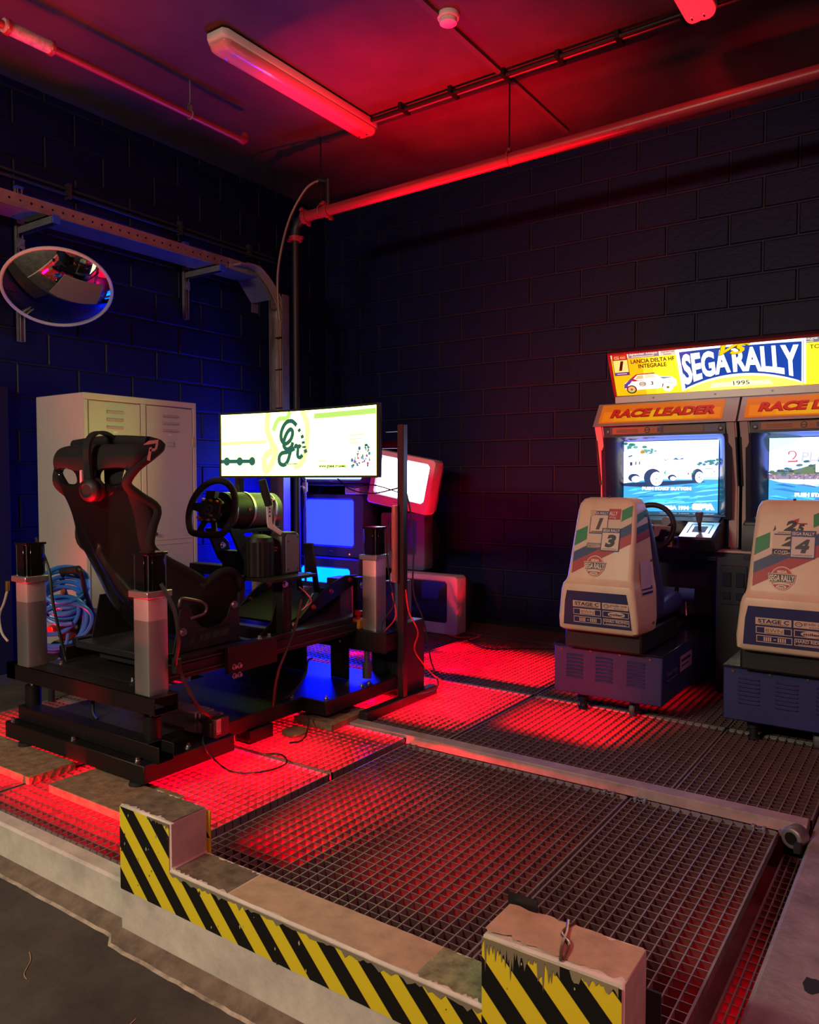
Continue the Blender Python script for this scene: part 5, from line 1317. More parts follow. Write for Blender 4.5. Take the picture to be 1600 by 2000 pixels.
# ================================================================== TELEVISIONS IN THE CORNER
def tv(M, w, h, d, m, screen, label, bez=(0.05, 0.05, 0.05, 0.09), group='old tube televisions', led=False, name='tube_television', taper=0.62, rim=0.11, body=None):
    """M puts the bottom centre of the front face; the set looks to -y"""
    base = M @ Vector((0, d / 2, 0))
    t = thing(name, base, label, 'television', group)
    l, r, tp_, bt = bez
    mb = MB(M)
    def rr(x0, x1, z0, z1, y, c=0.018):
        return [(x0 + c, y, z0), (x1 - c, y, z0), (x1, y, z0 + c), (x1, y, z1 - c), (x1 - c, y, z1), (x0 + c, y, z1), (x0, y, z1 - c), (x0, y, z0 + c)]
    W = w / 2
    so = rr(-W + l, W - r, bt, h - tp_, 0.0, 0.02); si = rr(-W + l + 0.012, W - r - 0.012, bt + 0.012, h - tp_ - 0.012, 0.022, 0.02)
    mb.loft([si, so, rr(-W + 0.006, W - 0.006, 0.006, h - 0.006, 0.0), rr(-W, W, 0, h, 0.010), rr(-W, W, 0, h, rim)], caps=False)
    cab = mb.build('cabinet', m, t)
    mb = MB(M)
    mb.loft([rr(-W + 0.004, W - 0.004, 0.004, h - 0.004, rim), rr(-W + 0.02, W - 0.02, 0.006, h - 0.02, d * 0.45, 0.03), rr(-W * taper, W * taper, 0.03, h * (0.5 + taper / 2) - 0.02, d * 0.9, 0.05), rr(-W * taper * 0.9, W * taper * 0.9, 0.05, h * (0.5 + taper / 2) - 0.05, d, 0.04)])
    mb.build('back_shell', body or m, t)
    mb = MB(M); x0, x1, z0, z1 = -W + l + 0.010, W - r - 0.010, bt + 0.010, h - tp_ - 0.010
    n = 8; vs = []; fs = []
    for i in range(n + 1):
        for j in range(n + 1):
            a = -1 + 2 * i / n; b = -1 + 2 * j / n
            vs.append((x0 + (x1 - x0) * i / n, 0.020 - 0.012 * (1 - a * a) * (1 - b * b) ** 0.5, z0 + (z1 - z0) * j / n))
    for i in range(n):
        for j in range(n): fs.append((i * (n + 1) + j, (i + 1) * (n + 1) + j, (i + 1) * (n + 1) + j + 1, i * (n + 1) + j + 1))
    mb.add(vs, fs); mb.build('screen', screen, t)
    mb = MB(M); mb.box(-0.02, 0.02, -0.002, 0.002, bt * 0.55, bt * 0.55 + 0.006); mb.build('badge', mat('badge_grey', (0.25, 0.25, 0.3), 0.4), t)
    if led:
        mb = MB(M); mb.sphere((W * 0.58, -0.001, bt * 0.35), 0.006, 10, 6); mb.build('standby_lamp', glow('#ff5030', 4.0), t)
    mb = MB(M)
    for i in range(4): mb.box(W - 0.004, W + 0.002, rim + 0.03, rim + 0.045, h * 0.3 + 0.02 * i, h * 0.3 + 0.02 * i + 0.010)
    mb.build('side_vent', M_HBLK, t)
    return t
def em_rgb(name, c, k=1.0):
    return mat(name, (0.02, 0.02, 0.02), 0.15, emit=c, strength=k)
T = Matrix.Translation
S_BLUE = em_rgb('screen_blue', (0.052, 0.105, 135.0)); S_CYAN = em_rgb('screen_cyan', (0.0, 0.72, 25.0)); S_WHITE = em_rgb('screen_white', (7, 7.5, 11)); S_PALE = em_rgb('screen_pale', (1.2, 2.2, 6.0))
tv(T((-3.352, 5.05, 0.003)), 0.635, 0.455, 0.50, M_TVSILVER, M_SCREENOFF, 'silver tube television standing on the grating, its screen dark', (0.075, 0.095, 0.04, 0.075), rim=0.12, body=M_TVDARK)
tv(T((-3.645, 5.19, 0.459)), 0.44, 0.465, 0.38, M_TVGREY, mat('grey_screen', (0.05, 0.05, 0.065), 0.12, coat=0.4), 'dark grey television on top of the silver one, behind the stand pole', (0.07, 0.08, 0.05, 0.12))
tv(T((-4.21, 4.90, 0.003)), 0.70, 0.545, 0.52, M_TVDARK, S_CYAN, 'black television low in the corner with a cyan screen', (0.05, 0.10, 0.075, 0.11))
tv(T((-4.215, 4.97, 0.550)), 0.68, 0.52, 0.48, M_TVDARK, S_BLUE, 'black television with a plain blue screen above the cyan one', (0.035, 0.10, 0.035, 0.085), led=True)
tv(T((-4.12, 4.86, 1.165)), 0.72, 0.44, 0.46, M_TVDARK, S_PALE, 'topmost black television mostly hidden behind the curved monitor', (0.04, 0.04, 0.03, 0.022))
MB()
spk = thing('shelf_board', (-4.1, 5.05, 1.08), 'black board between the blue television and the set above it', 'board')
MB().box(-4.52, -3.80, 4.87, 5.45, 1.142, 1.160).build('board', M_BLACKP, spk, bevel=0.002)
MB().box(-4.50, -4.46, 4.95, 5.4, 1.071, 1.142).build('board_leg', M_BLACKP, spk)
MB().box(-3.93, -3.90, 5.1, 5.4, 1.071, 1.142).build('board_leg', M_BLACKP, spk)
bx = thing('video_player', (-3.9, 5.0, 1.072), 'small silver box with a red side on top of the blue television', 'box')
MB().box(-4.06, -3.905, 4.96, 5.08, 1.0715, 1.1415).build('case', M_TVSILVER, bx, bevel=0.006)
MB().box(-4.045, -3.95, 4.957, 4.9605, 1.082, 1.132).build('front_panel', mat('grey_front', (0.3, 0.3, 0.36), 0.4), bx)
# white set leaning on top
Mt = T((-3.475, 4.86, 0.972)) @ Matrix.Rotation(math.radians(11), 4, 'Y') @ Matrix.Rotation(math.radians(8), 4, 'Z') @ Matrix.Rotation(math.radians(-3), 4, 'X')
tv(Mt, 0.53, 0.42, 0.46, M_TVSILVER, S_WHITE, 'pale grey television leaning askew on the dark grey one with a blank white screen', (0.045, 0.045, 0.04, 0.075), taper=0.55, rim=0.13)
# isolator lever on the wall pipe left of the blue screen
vl = thing('pipe_valve', (-4.06, 4.52, 0.9), 'thin pipe with a white valve and lever in front of the blue screen', 'valve')
MB().cyl((-4.075, 4.50, 0.02), (-4.075, 4.50, 1.20), 0.010, n=10).build('pipe', M_STEEL, vl)
mb = MB(); mb.cyl((-4.075, 4.50, 1.10), (-4.075, 4.50, 1.17), 0.02, n=12); mb.cyl((-4.075, 4.50, 1.13), (-4.075, 4.46, 1.13), 0.016, n=10); mb.build('valve_body', mat('white_valve', (0.7, 0.7, 0.72), 0.4), vl)
mb = MB(); mb.tube(spline([(-4.075, 4.455, 1.13), (-4.05, 4.45, 1.10), (-4.045, 4.45, 1.03), (-4.047, 4.45, 0.975)], 5), 0.009, 8); mb.build('lever', M_BLACKP, vl)
st_ = thing('led_strip', (-4.13, 4.48, 0.0), 'black strip with small blue lights beside the cable tray leg', 'strip')
MB().box(-4.145, -4.115, 4.48, 4.49, 0.0, 1.18).build('strip', M_BLACKP, st_)
for i in range(8):
    MB().sphere((-4.13, 4.478, 1.12 - 0.062 * i), 0.0045, 8, 5).build('lamp', glow('#4a6bff', 3.0), st_)
# two perforated strips on the back wall above the monitor
for x, l in ((-4.60, 'short steel channel on the back wall left, just above the monitor'), (-4.18, 'short steel channel on the back wall right, just above the monitor')):
    mb = MB(); mb.box(x - 0.02, x + 0.02, WY - 0.006, WY - 0.002, 1.2, 1.86); mb.box(x - 0.02, x - 0.016, WY - 0.025, WY - 0.002, 1.2, 1.86); mb.box(x + 0.016, x + 0.02, WY - 0.025, WY - 0.002, 1.2, 1.86)
    single(mb, 'wall_channel', M_STEEL, (x, WY - 0.01, 1.2), l, 'channel', 'wall channels', smooth=False)
# long cable lying on the far gratings
cable([(-2.94, 5.02, 0.006), (-2.75, 4.85, 0.006), (-2.60, 4.80, 0.006), (-2.40, 4.95, 0.006), (-2.25, 5.05, 0.006), (-2.1, 5.10, 0.006)], 0.005, M_CABLE, 'black cable lying across the far red grating', (-2.6, 4.8, 0.001))
cable([(-3.10, 5.0, 0.02), (-3.0, 5.0, 0.008), (-2.92, 5.06, 0.008)], 0.005, M_REDC, 'short red cable at the foot of the silver television', (-3.0, 5.0, 0.003))

# ================================================================== ARCADE MACHINES
DX = 0.83; CX1 = -1.375
def cabinet(cx, label, which):
    c = thing('arcade_cabinet', (cx, 4.9, 0), label, 'arcade machine', 'twin driving arcade cabinets')
    hw = 0.41
    prof = [(4.66, 0.0), (5.42, 0.0), (5.42, 1.62), (4.72, 1.64), (4.60, 1.54), (4.70, 1.20), (4.70, 0.82), (4.70, 0.0)]
    for s in (-1, 1):
        mb = MB(); mb.prism(prof, lambda a, b, d: (d, a, b), cx + s * (hw - 0.008) - 0.006, cx + s * (hw - 0.008) + 0.006); mb.build('side_panel', M_ARCBLK, c)
    mb = MB(); mb.box(cx - hw + 0.01, cx + hw - 0.02, 5.38, 5.42, 0.0, 1.62); mb.box(cx - hw + 0.01, cx + hw - 0.02, 4.76, 5.38, 1.60, 1.63); mb.build('back_panel', M_ARCBLK, c)
    # pillars
    for s in (-1, 1):
        xo = cx + s * (hw - 0.004); xi = xo - s * 0.052
        x0, x1 = min(xo, xi), max(xo, xi)
        mb = MB(); pp_ = [(4.565, 1.525), (4.58, 1.545), (4.66, 1.545), (4.72, 1.20), (4.76, 1.10), (4.76, 0.80), (4.69, 0.80), (4.685, 1.16), (4.66, 1.25), (4.60, 1.45)]
        mb.prism(pp_, lambda a, b, d: (d, a, b), x0, x1)
        mb.build('pillar', M_BEIGE, c, bevel=0.008, seg=2)
        mb = MB(); mb.prism([(4.676, 1.16), (4.60, 1.43), (4.63, 1.43), (4.70, 1.16)], lambda a, b, d: (d, a, b), (x1 - 0.006) if s > 0 else (x0 - 0.002), (x1 + 0.002) if s > 0 else (x0 + 0.006)); mb.build('pillar_trim', M_ARCBLK, c)
    # header; RACE LEADER panel glows weakly in place of marquee light
    mb = MB(); mb.prism([(4.555, 1.515), (4.66, 1.655), (4.74, 1.655), (4.74, 1.515)], lambda a, b, d: (d, a, b), cx - hw + 0.001, cx + hw - 0.001); hdr = mb.build('header', mat('silver_trim', (0.50, 0.46, 0.44), 0.4, 0.3), c)
    nv = Vector((0, -0.8, 0.6)).normalized()
    def hfn(u, v, w): return tuple(Vector((cx - hw + u, 4.555 + 0.105 * v, 1.515 + 0.140 * v)) + nv * (0.001 + w))
    p = Print(hfn, 0.0008)
    p.rect(0.03, 0.745, 0.12, 0.94, ('#ff7a1c', 0.62)); p.up()
    nseg = 10
    for i in range(nseg):
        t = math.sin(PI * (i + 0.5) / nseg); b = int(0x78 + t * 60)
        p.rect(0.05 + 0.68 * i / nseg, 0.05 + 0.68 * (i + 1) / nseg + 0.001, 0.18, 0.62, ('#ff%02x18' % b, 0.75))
    p.up(); p.text('RACE LEADER', 0.095, 0.700, 0.32, 0.70, ('#8a0c0c', 0.6), bold=0.07, shear=0.15)
    p.up(); p.text('RACE LEADER', 0.098, 0.703, 0.34, 0.72, ('#d8281a', 0.7), bold=0.045, shear=0.15)
    p.build('header_sign', hdr, 'orange sign with red lettering and a painted marquee glow')
    mb = MB(); mb.box(cx - hw + 0.06, cx + hw - 0.06, 4.585, 4.70, 1.45, 1.515); mb.build('speaker_panel', M_ARCBLK, c)
    q = Print(lambda u, v, w: (cx - hw + u, 4.5835 - w, 1.452 + v), 0.0006)
    q.rect(0.10, 0.73, 0.010, 0.056, '#5a4058'); q.up(); q.rect(0.115, 0.40, 0.014, 0.052, '#b5662a'); q.rect(0.42, 0.64, 0.014, 0.052, '#8a5a3c'); q.rect(0.65, 0.72, 0.014, 0.052, '#6a5a80'); q.up()
    for k in range(3): q.rect(0.14, 0.27, 0.022 + 0.008 * k, 0.0245 + 0.008 * k, '#4a2c18')
    q.ell(0.325, 0.033, 0.016, 0.018, '#1c1410'); q.up(); q.ell(0.325, 0.033, 0.011, 0.013, '#b5662a'); q.up(); q.rect(0.311, 0.339, 0.031, 0.035, '#1c1410'); q.rect(0.355, 0.365, 0.031, 0.035, '#a02818')
    for k in range(2): q.rect(0.385 + 0.018 * k, 0.397 + 0.018 * k, 0.020, 0.046, '#4a3f6a')
    q.build('instruction_strip', c, 'printed instruction strip')
    mb = MB()
    for s in (-1, 1): mb.lathe([(0.0, 0.0), (0.013, 0.0), (0.013, 0.004), (0.009, 0.006), (0.0, 0.006)], (cx + s * 0.325, 4.584, 1.48), (0, -1, 0), 12)
    mb.build('corner_fixing', M_GUN, c)
    # recessed monitor surround, rounded upper corners
    SY = 4.75
    ow, iw = hw - 0.058, 0.282
    def rq(x0, x1, z0, z1, y0, y1, r, zmid):
        pts = []
        for (ccx, ccz, t0) in ((x1 - r, z1 - r, 0), (x0 + r, z1 - r, 90)):
            for d in range(0, 91, 15):
                t = math.radians(t0 + d); pts.append((ccx + r * math.cos(t), ccz + r * math.sin(t)))
        pts += [(x0, z0), (x1, z0)]
        return [(x, y0 + (y1 - y0) * (z - z0) / (z1 - z0), z) for x, z in pts]
    front = rq(cx - ow, cx + ow, 0.985, 1.485, 4.655, 4.60, 0.06, 0)
    mid = rq(cx - ow + 0.012, cx + ow - 0.012, 0.990, 1.475, 4.662, 4.607, 0.055, 0)
    back_ = rq(cx - iw, cx + iw, 1.000, 1.428, SY, SY, 0.012, 0)
    mb = MB(); mb.loft([front, mid, back_], caps=False); mb.build('monitor_surround', M_ARCDK, c)
    mb = MB(); fr2 = rq(cx - hw + 0.03, cx + hw - 0.03, 0.97, 1.515, 4.662, 4.61, 0.002, 0); mb.loft([fr2, [(a, b + 0.002, d) for a, b, d in front]], caps=False); mb.build('front_mask', M_ARCBLK, c)
    # screen
    sw, sh = 0.56, 0.425
    def sfn(u, v, w): return (cx - sw / 2 + u * sw, SY - 0.001 - w, 1.001 + v * sh)
    s = Print(sfn, 0.0008)
    W2 = ('#ffffff', 4.0); SKY = (mat('screen_sky', (0.02, 0.02, 0.02), 0.3, emit=(1.6, 2.6, 9.0)), 0); RD = ('#3fa8ea', 1.35); RD2 = ('#4fd6f2', 1.4); RD3 = ('#2f86d8', 1.2); GR = ('#4fa890', 0.9); DK = ('#27457f', 0.8)
    s.rect(0, 1, 0, 1, RD); s.up()
    s.rect(0, 1, 0.47, 1, SKY)
    if which == 1:
        s.up()
        random.seed(3)
        for i in range(22):
            x = random.random() * 0.26; z = 0.98 - random.random() * 0.13 - x * 0.2; s.ell(x, z, 0.03, 0.022, random.choice([GR, ('#2f8f78', 0.9), ('#7cc4a8', 1.0)]), n=7)
        for i in range(16):
            x = 0.80 + random.random() * 0.2; z = 0.66 + random.random() * 0.06 * (x - 0.7) * 4; s.ell(x, z, 0.02, 0.018, random.choice([GR, ('#5f98b8', 0.9)]), n=7)
        for i in range(12):
            x = 0.22 + random.random() * 0.13; z = 0.83 + random.random() * 0.06; s.ell(x, z, 0.018, 0.012, ('#6fb4b0', 0.95), n=7)
        # road sheen
        for i in range(34):
            z = random.random() * 0.34 + 0.02; x = random.random() * 0.9; ln = 0.1 + random.random() * 0.25
            s.poly([(x, z), (min(1, x + ln), z + ln * 0.14), (min(1, x + ln), z + ln * 0.14 + 0.012), (x + ln * 0.4, z + ln * 0.07 + 0.02)], random.choice([RD2, RD3, ('#7fe6f8', 1.5), RD2]))
        s.poly([(0, 0.40), (0.35, 0.47), (0.0, 0.47)], W2); s.rect(0, 1, 0.455, 0.49, ('#bfeaff', 1.5))
        s.up()
        s.poly([(0, 0.36), (0.25, 0.345), (0.55, 0.38), (0.88, 0.42), (0.80, 0.445), (0.40, 0.43), (0.0, 0.40)], DK)
        s.up()
        s.poly([(0, 0.48), (0.0, 0.86), (0.06, 0.90), (0.18, 0.90), (0.24, 0.82), (0.42, 0.80), (0.50, 0.72), (0.70, 0.68), (0.80, 0.65), (0.85, 0.55), (0.80, 0.47), (0.45, 0.47)], W2)
        s.poly([(0.84, 0.64), (1, 0.62), (1, 0.50), (0.84, 0.51)], W2); s.up()
        for (a, b, r1, r2) in ((0.335, 0.475, 0.098, 0.125), (0.80, 0.495, 0.062, 0.10), (0.125, 0.47, 0.065, 0.06), (0.535, 0.475, 0.045, 0.04)):
            s.ell(a - r1 * 0.12, b + 0.01, r1, r2, ('#34508c', 0.75))
        s.up()
        for (a, b, r1, r2) in ((0.365, 0.465, 0.066, 0.098), (0.812, 0.487, 0.042, 0.075), (0.14, 0.46, 0.048, 0.045), (0.54, 0.47, 0.03, 0.028)):
            s.ell(a, b, r1, r2, W2)
        s.up()
        for (a, b, r1, r2) in ((0.365, 0.465, 0.04, 0.06), (0.812, 0.487, 0.022, 0.042)):
            for k in range(6): s.ell(a + r1 * math.cos(k * PI / 3 + .4), b + r2 * math.sin(k * PI / 3 + .4), 0.006, 0.008, ('#4560a0', 0.8), n=8)
            s.ell(a, b, 0.008, 0.010, ('#4560a0', 0.8), n=8)
        s.rect(0.07, 0.10, 0.655, 0.71, ('#5a4a98', 0.8)); s.rect(0.13, 0.145, 0.665, 0.715, ('#8c3f88', 0.8)); s.rect(0.17, 0.185, 0.67, 0.715, ('#8c3f88', 0.8))
        s.poly([(0.05, 0.77), (0.10, 0.79), (0.10, 0.815), (0.05, 0.795)], ('#4f86c8', 0.9)); s.ell(0.21, 0.85, 0.028, 0.03, ('#e8b860', 1.0)); s.stroke([(0.195, 0.84), (0.21, 0.855), (0.225, 0.845)], 0.012, ('#5a4a40', 0.7))
        s.poly([(0.44, 0.55), (0.47, 0.60), (0.46, 0.52)], ('#58c8b0', 1.0)); s.poly([(0.72, 0.53), (0.78, 0.60), (0.75, 0.53)], ('#3fa890', 1.0)); s.ell(0.70, 0.535, 0.01, 0.014, ('#e0504a', 0.9), n=8)
        s.rect(0.54, 0.63, 0.525, 0.535, ('#4a5a98', 0.8)); s.stroke([(0.45, 0.75), (0.455, 0.73), (0.49, 0.735)], 0.012, ('#5a86b8', 0.9)); s.poly([(0.53, 0.735), (0.57, 0.765), (0.60, 0.735), (0.64, 0.76), (0.65, 0.74), (0.60, 0.73)], ('#4f7fb0', 0.9)); s.rect(0.87, 0.95, 0.60, 0.61, ('#4a6aa0', 0.8)); s.rect(0.955, 0.965, 0.55, 0.575, ('#4a6aa0', 0.8))
        s.up(); s.text('PUSH START BUTTON', 0.21, 0.73, 0.305, 0.350, W2, bold=0.06)
        s.text('©SEGA 1994', 0.40, 0.71, 0.030, 0.090, W2, bold=0.05); s.text('SEGA', 0.745, 0.97, 0.035, 0.125, W2, bold=0.14)
    else:
        s.up(); random.seed(9)
        s.poly([(0, 1), (0.3, 1), (0.15, 0.9), (0.0, 0.82)], ('#bfeaff', 1.6))
        s.poly([(0.28, 0.60), (0.42, 0.66), (0.55, 0.70), (0.70, 0.80), (0.85, 0.90), (1, 0.95), (1, 0.48), (0.1, 0.48), (0.0, 0.52)], ('#7f9c70', 0.75)); s.up()
        for i in range(60):
            x = random.random(); z = 0.50 + random.random() * min(0.4, 0.05 + 0.45 * x); s.ell(x, z, 0.028, 0.018, random.choice([('#4f7f8c', 0.7), ('#8aa468', 0.75), ('#6f98b8', 0.8), ('#4a6a70', 0.6)]), n=7)
        s.rect(0, 1, 0.46, 0.53, ('#b8a0c0', 0.8)); s.up()
        for i in range(70): s.ell(random.random(), 0.46 + random.random() * 0.07, 0.008, 0.008, random.choice([('#7a6a98', 0.7), ('#e8d8e8', 1.0), ('#a87a90', 0.7)]), n=6)
        s.poly([(0, 0.46), (1, 0.46), (1, 0.10), (0.5, 0.36), (0.1, 0.42)], ('#d8f6ff', 1.5))
        for i in range(40):
            z = random.random() * 0.4; x = random.random() * 0.8; ln = 0.08 + random.random() * 0.2
            s.poly([(x, z), (x + ln, z - ln * 0.2), (x + ln, z - ln * 0.2 + 0.014), (x + ln * 0.4, z + 0.012)], random.choice([RD2, RD3, ('#4a78d8', 1.1), RD2]))
        s.up(); s.text('2', 0.17, 0.26, 0.68, 0.83, ('#e0607c', 0.95), bold=0.03); s.up(); s.text('2', 0.185, 0.245, 0.70, 0.815, W2, bold=-0.02)
        s.text('PLAYER', 0.29, 0.75, 0.69, 0.81, ('#e4e4f4', 1.0), bold=0.02, shear=0.1); s.text('RACE', 0.42, 0.85, 0.55, 0.67, W2, bold=0.04)
        s.text('PUSH START BUTTON', 0.24, 0.78, 0.235, 0.285, W2, bold=0.06)
    s.build('screen', c, 'bright game picture of a rally road')
    # dashboard
    mb = MB(); mb.prism([(4.55, 0.86), (4.57, 0.955), (4.68, 0.990), (4.748, 0.998), (4.748, 0.74), (4.56, 0.74)], lambda a, b, d: (d, a, b), cx - hw + 0.03, cx + hw - 0.075); mb.build('dashboard', M_ARCBLK, c, bevel=0.012, seg=2)
    mb = MB(); mb.box(cx - hw + 0.03, cx + hw - 0.03, 4.72, 4.76, 0.40, 0.745); mb.box(cx - hw + 0.03, cx + hw - 0.03, 4.90, 4.94, 0.0, 0.42); mb.box(cx - hw + 0.03, cx + hw - 0.03, 4.76, 4.90, 0.40, 0.42); mb.build('lower_front', M_ARCBLK, c)
    # shifter
    mb = MB(); mb.prism([(4.36, 0.876), (4.55, 0.946), (4.55, 0.80), (4.42, 0.80)], lambda a, b, d: (d, a, b), cx + 0.155, cx + 0.345); mb.build('shifter_housing', M_ARCBLK, c, bevel=0.01)
    def gfn(u, v, w): return (cx + 0.165 + u * 0.17, 4.37 + v * 0.19, 0.880 + v * 0.070 + 0.003 + w)
    mb = MB(); mb.add([gfn(0, 0, 0), gfn(1, 0, 0), gfn(1, 1, 0), gfn(0, 1, 0), gfn(0, 0, -0.003), gfn(1, 0, -0.003), gfn(1, 1, -0.003), gfn(0, 1, -0.003)], [(0, 1, 2, 3), (0, 4, 5, 1), (1, 5, 6, 2), (2, 6, 7, 3), (3, 7, 4, 0)])
    gp = mb.build('shift_gate', M_CHROME, c)
    g = Print(gfn, 0.0006); g.rect(0.30, 0.72, 0.32, 0.72, '#08080c'); 
    g.stroke([(0.18, 0.25), (0.18, 0.85), (0.85, 0.85), (0.85, 0.25)], 0.04, '#16161c'); g.rect(0.52, 0.68, 0.0, 0.16, '#a0281c'); g.build('gate_print', gp)
    mb = MB(); mb.cyl((cx + 0.250, 4.47, 0.905), (cx + 0.250, 4.46, 0.985), 0.009, n=10); mb.build('shift_rod', M_ARCBLK, c)
    mb = MB(); mb.lathe([(0.0, 0.0), (0.012, 0.0), (0.016, 0.02), (0.022, 0.05), (0.020, 0.062), (0.0, 0.066)], (cx + 0.25, 4.46, 0.955), (0, -0.1, 1), 16); mb.build('shift_knob', mat('knob_grey', (0.12, 0.12, 0.15), 0.3), c)
    mb = MB(); mb.box(cx + 0.075, cx + 0.155, 4.405, 4.555, 0.815, 0.872); sp_ = mb.build('start_panel', M_GUN, c)
    z = Print(lambda u, v, w: (cx + 0.085 + u, 4.4045 - w, 0.82 + v), 0.0005); z.rect(0, 0.034, 0, 0.046, '#d8c8a0'); z.up(); z.rect(0.006, 0.028, 0.008, 0.020, '#c88a48'); z.poly([(0.006, 0.028), (0.028, 0.028), (0.017, 0.042)], '#4a3a3a'); z.rect(0.042, 0.062, 0.010, 0.042, '#0c0c10'); z.build('start_label', sp_)
    # steering wheel
    wc = Vector((cx + 0.0, 4.375, 0.925)); Mv = T(wc) @ Matrix.Rotation(math.radians(90 - 20), 4, 'X')
    sw_ = bpy.data.objects.new('steering_wheel', None); COL.objects.link(sw_); sw_.parent = c; sw_.location = wc - worig(c)
    mb = MB(Mv); mb.tube([(0.135 * math.cos(2 * PI * i / 40), 0.135 * math.sin(2 * PI * i / 40), 0) for i in range(40)], 0.0155, 10, closed=True); mb.build('rim', M_BLACKP, sw_)
    mb = MB(Mv)
    hub = [(-0.125, 0.012), (-0.05, 0.022), (0.05, 0.022), (0.125, 0.012), (0.125, 0.0), (0.06, -0.006), (0.055, -0.04), (0.02, -0.065), (0.013, -0.125), (-0.013, -0.125), (-0.02, -0.065), (-0.055, -0.04), (-0.06, -0.006), (-0.125, 0.0)]
    mb.prism(hub, lambda a, b, d: (a, b, d), -0.014, -0.008); mb.build('spokes', M_ALU, sw_)
    mb = MB(Mv); mb.lathe([(0.0, 0.012), (0.018, 0.010), (0.026, 0.0), (0.026, -0.010), (0.0, -0.010)], (0, 0, 0), n=18); mb.build('hub', M_GUN, sw_)
    mb = MB(Mv); mb.cyl((0, 0, -0.13), (0, 0, -0.01), 0.035, n=14); mb.build('column', M_ARCBLK, sw_)
    mb = MB(); mb.cyl((cx + 0.045, 4.565, 0.955), (cx + 0.045, 4.535, 0.955), 0.026, n=20); mb.build('dial', flat('#8c8894'), c)
    # pedals
    for (x, l) in ((cx + 0.02, 0.05), (cx + 0.135, 0.05)):
        mb = MB(); mb.tube([(x, 4.70, 0.565), (x, 4.66, 0.54), (x, 4.645, 0.46), (x, 4.66, 0.40)], 0.004, 6)
        mb.loft([[(x - l * k, y, z_) , (x + l * k, y, z_), (x + l * k, y + 0.008, z_), (x - l * k, y + 0.008, z_)] for (y, z_, k) in ((4.70, 0.575, 0.7), (4.66, 0.56, 0.9), (4.645, 0.50, 0.9), (4.65, 0.44, 0.8), (4.67, 0.405, 0.7))])
        mb.build('pedal', M_CHROME, c)
    return c
cabinet(CX1, 'arcade racing cabinet nearest the television stack, white car on its screen', 1)
cabinet(CX1 + DX, 'arcade racing cabinet cut by the frame edge, empty road on its screen', 2)
# shared coin box between the two
cb = thing('coin_box', (-0.96, 4.70, 0), 'black coin door column between the two arcade cabinets', 'coin box')
mb = MB(); mb.box(-1.055, -0.865, 4.56, 4.652, 0.002, 0.79); mb.build('column', M_ARCBLK, cb, bevel=0.006)
mb = MB(); mb.box(-1.07, -0.85, 4.55, 4.655, 0.788, 0.802); mb.build('top_ledge', M_BEIGE, cb, bevel=0.004)
mb = MB(); mb.box(-1.03, -0.89, 4.554, 4.562, 0.50, 0.72); dr = mb.build('coin_door', mat('coin_door', (0.035, 0.035, 0.05), 0.3), cb, bevel=0.004)
mb = MB()
for x in (-0.995, -0.925): mb.box(x - 0.022, x + 0.022, 4.548, 4.556, 0.60, 0.68); mb.box(x - 0.020, x + 0.020, 4.548, 4.556, 0.53, 0.57)
mb.build('coin_slot', M_ARCDK, dr, bevel=0.003)

# ------------------------------------------------------------------ lit marquee across both cabinets
mq = thing('marquee_sign', (-0.96, 4.8, 1.655), 'wide lit yellow marquee sign in a red frame above both arcade cabinets', 'sign')
MX0, MXW, MH = -1.70, 1.48, 0.252
mb = MB(); mb.box(-1.685, -0.235, 4.66, 4.98, 1.6555, 1.70); mb.build('plinth', mat('silver_trim'), mq, bevel=0.004)
mb = MB()
for x in (-1.45, -1.1, -0.8): mb.cyl((x, 4.661, 1.68), (x, 4.657, 1.68), 0.006, n=8)
mb.build('screw', M_GUN, mq)
mb = MB(); mb.prism([(4.715, 1.70), (4.58, 1.952), (4.66, 1.985), (4.98, 1.93), (4.98, 1.70)], lambda a, b, d: (d, a, b), MX0, MX0 + MXW); mb.build('housing', mat('marquee_housing', (0.10, 0.06, 0.06), 0.4), mq)
ud = Vector((0, -0.135, 0.252)).normalized(); nn_ = Vector((0, -0.252, -0.135)).normalized()
def mfn(u, v, w): return tuple(Vector((MX0 + u, 4.715, 1.70)) + ud * (v * 0.2855) + nn_ * (0.002 + w))
mb = MB()
def fbar(u0, u1, v0, v1): 
    mb.add([mfn(u0, v0, 0), mfn(u1, v0, 0), mfn(u1, v1, 0), mfn(u0, v1, 0), mfn(u0, v0, 0.012), mfn(u1, v0, 0.012), mfn(u1, v1, 0.012), mfn(u0, v1, 0.012)], [(4, 5, 6, 7), (0, 1, 5, 4), (1, 2, 6, 5), (2, 3, 7, 6), (3, 0, 4, 7)])
fbar(-0.004, MXW + 0.004, -0.01, 0.035); fbar(-0.004, MXW + 0.004, 0.965, 1.01); fbar(-0.004, 0.012, 0, 1); fbar(MXW - 0.012, MXW + 0.004, 0, 1)
mb.build('frame', mat('red_frame', (0.32, 0.035, 0.03), 0.35), mq, bevel=0.001)
p = Print(mfn, 0.0006)
YL = lambda k: ('#ffcc1c', k)
nseg = 24
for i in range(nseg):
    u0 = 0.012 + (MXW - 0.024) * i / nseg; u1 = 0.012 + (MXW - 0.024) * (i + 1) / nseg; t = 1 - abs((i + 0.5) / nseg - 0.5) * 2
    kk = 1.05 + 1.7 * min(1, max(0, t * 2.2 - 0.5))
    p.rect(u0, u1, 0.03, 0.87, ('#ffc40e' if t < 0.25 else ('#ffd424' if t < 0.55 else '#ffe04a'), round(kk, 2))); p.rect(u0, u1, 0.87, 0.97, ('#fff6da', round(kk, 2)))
p.up()
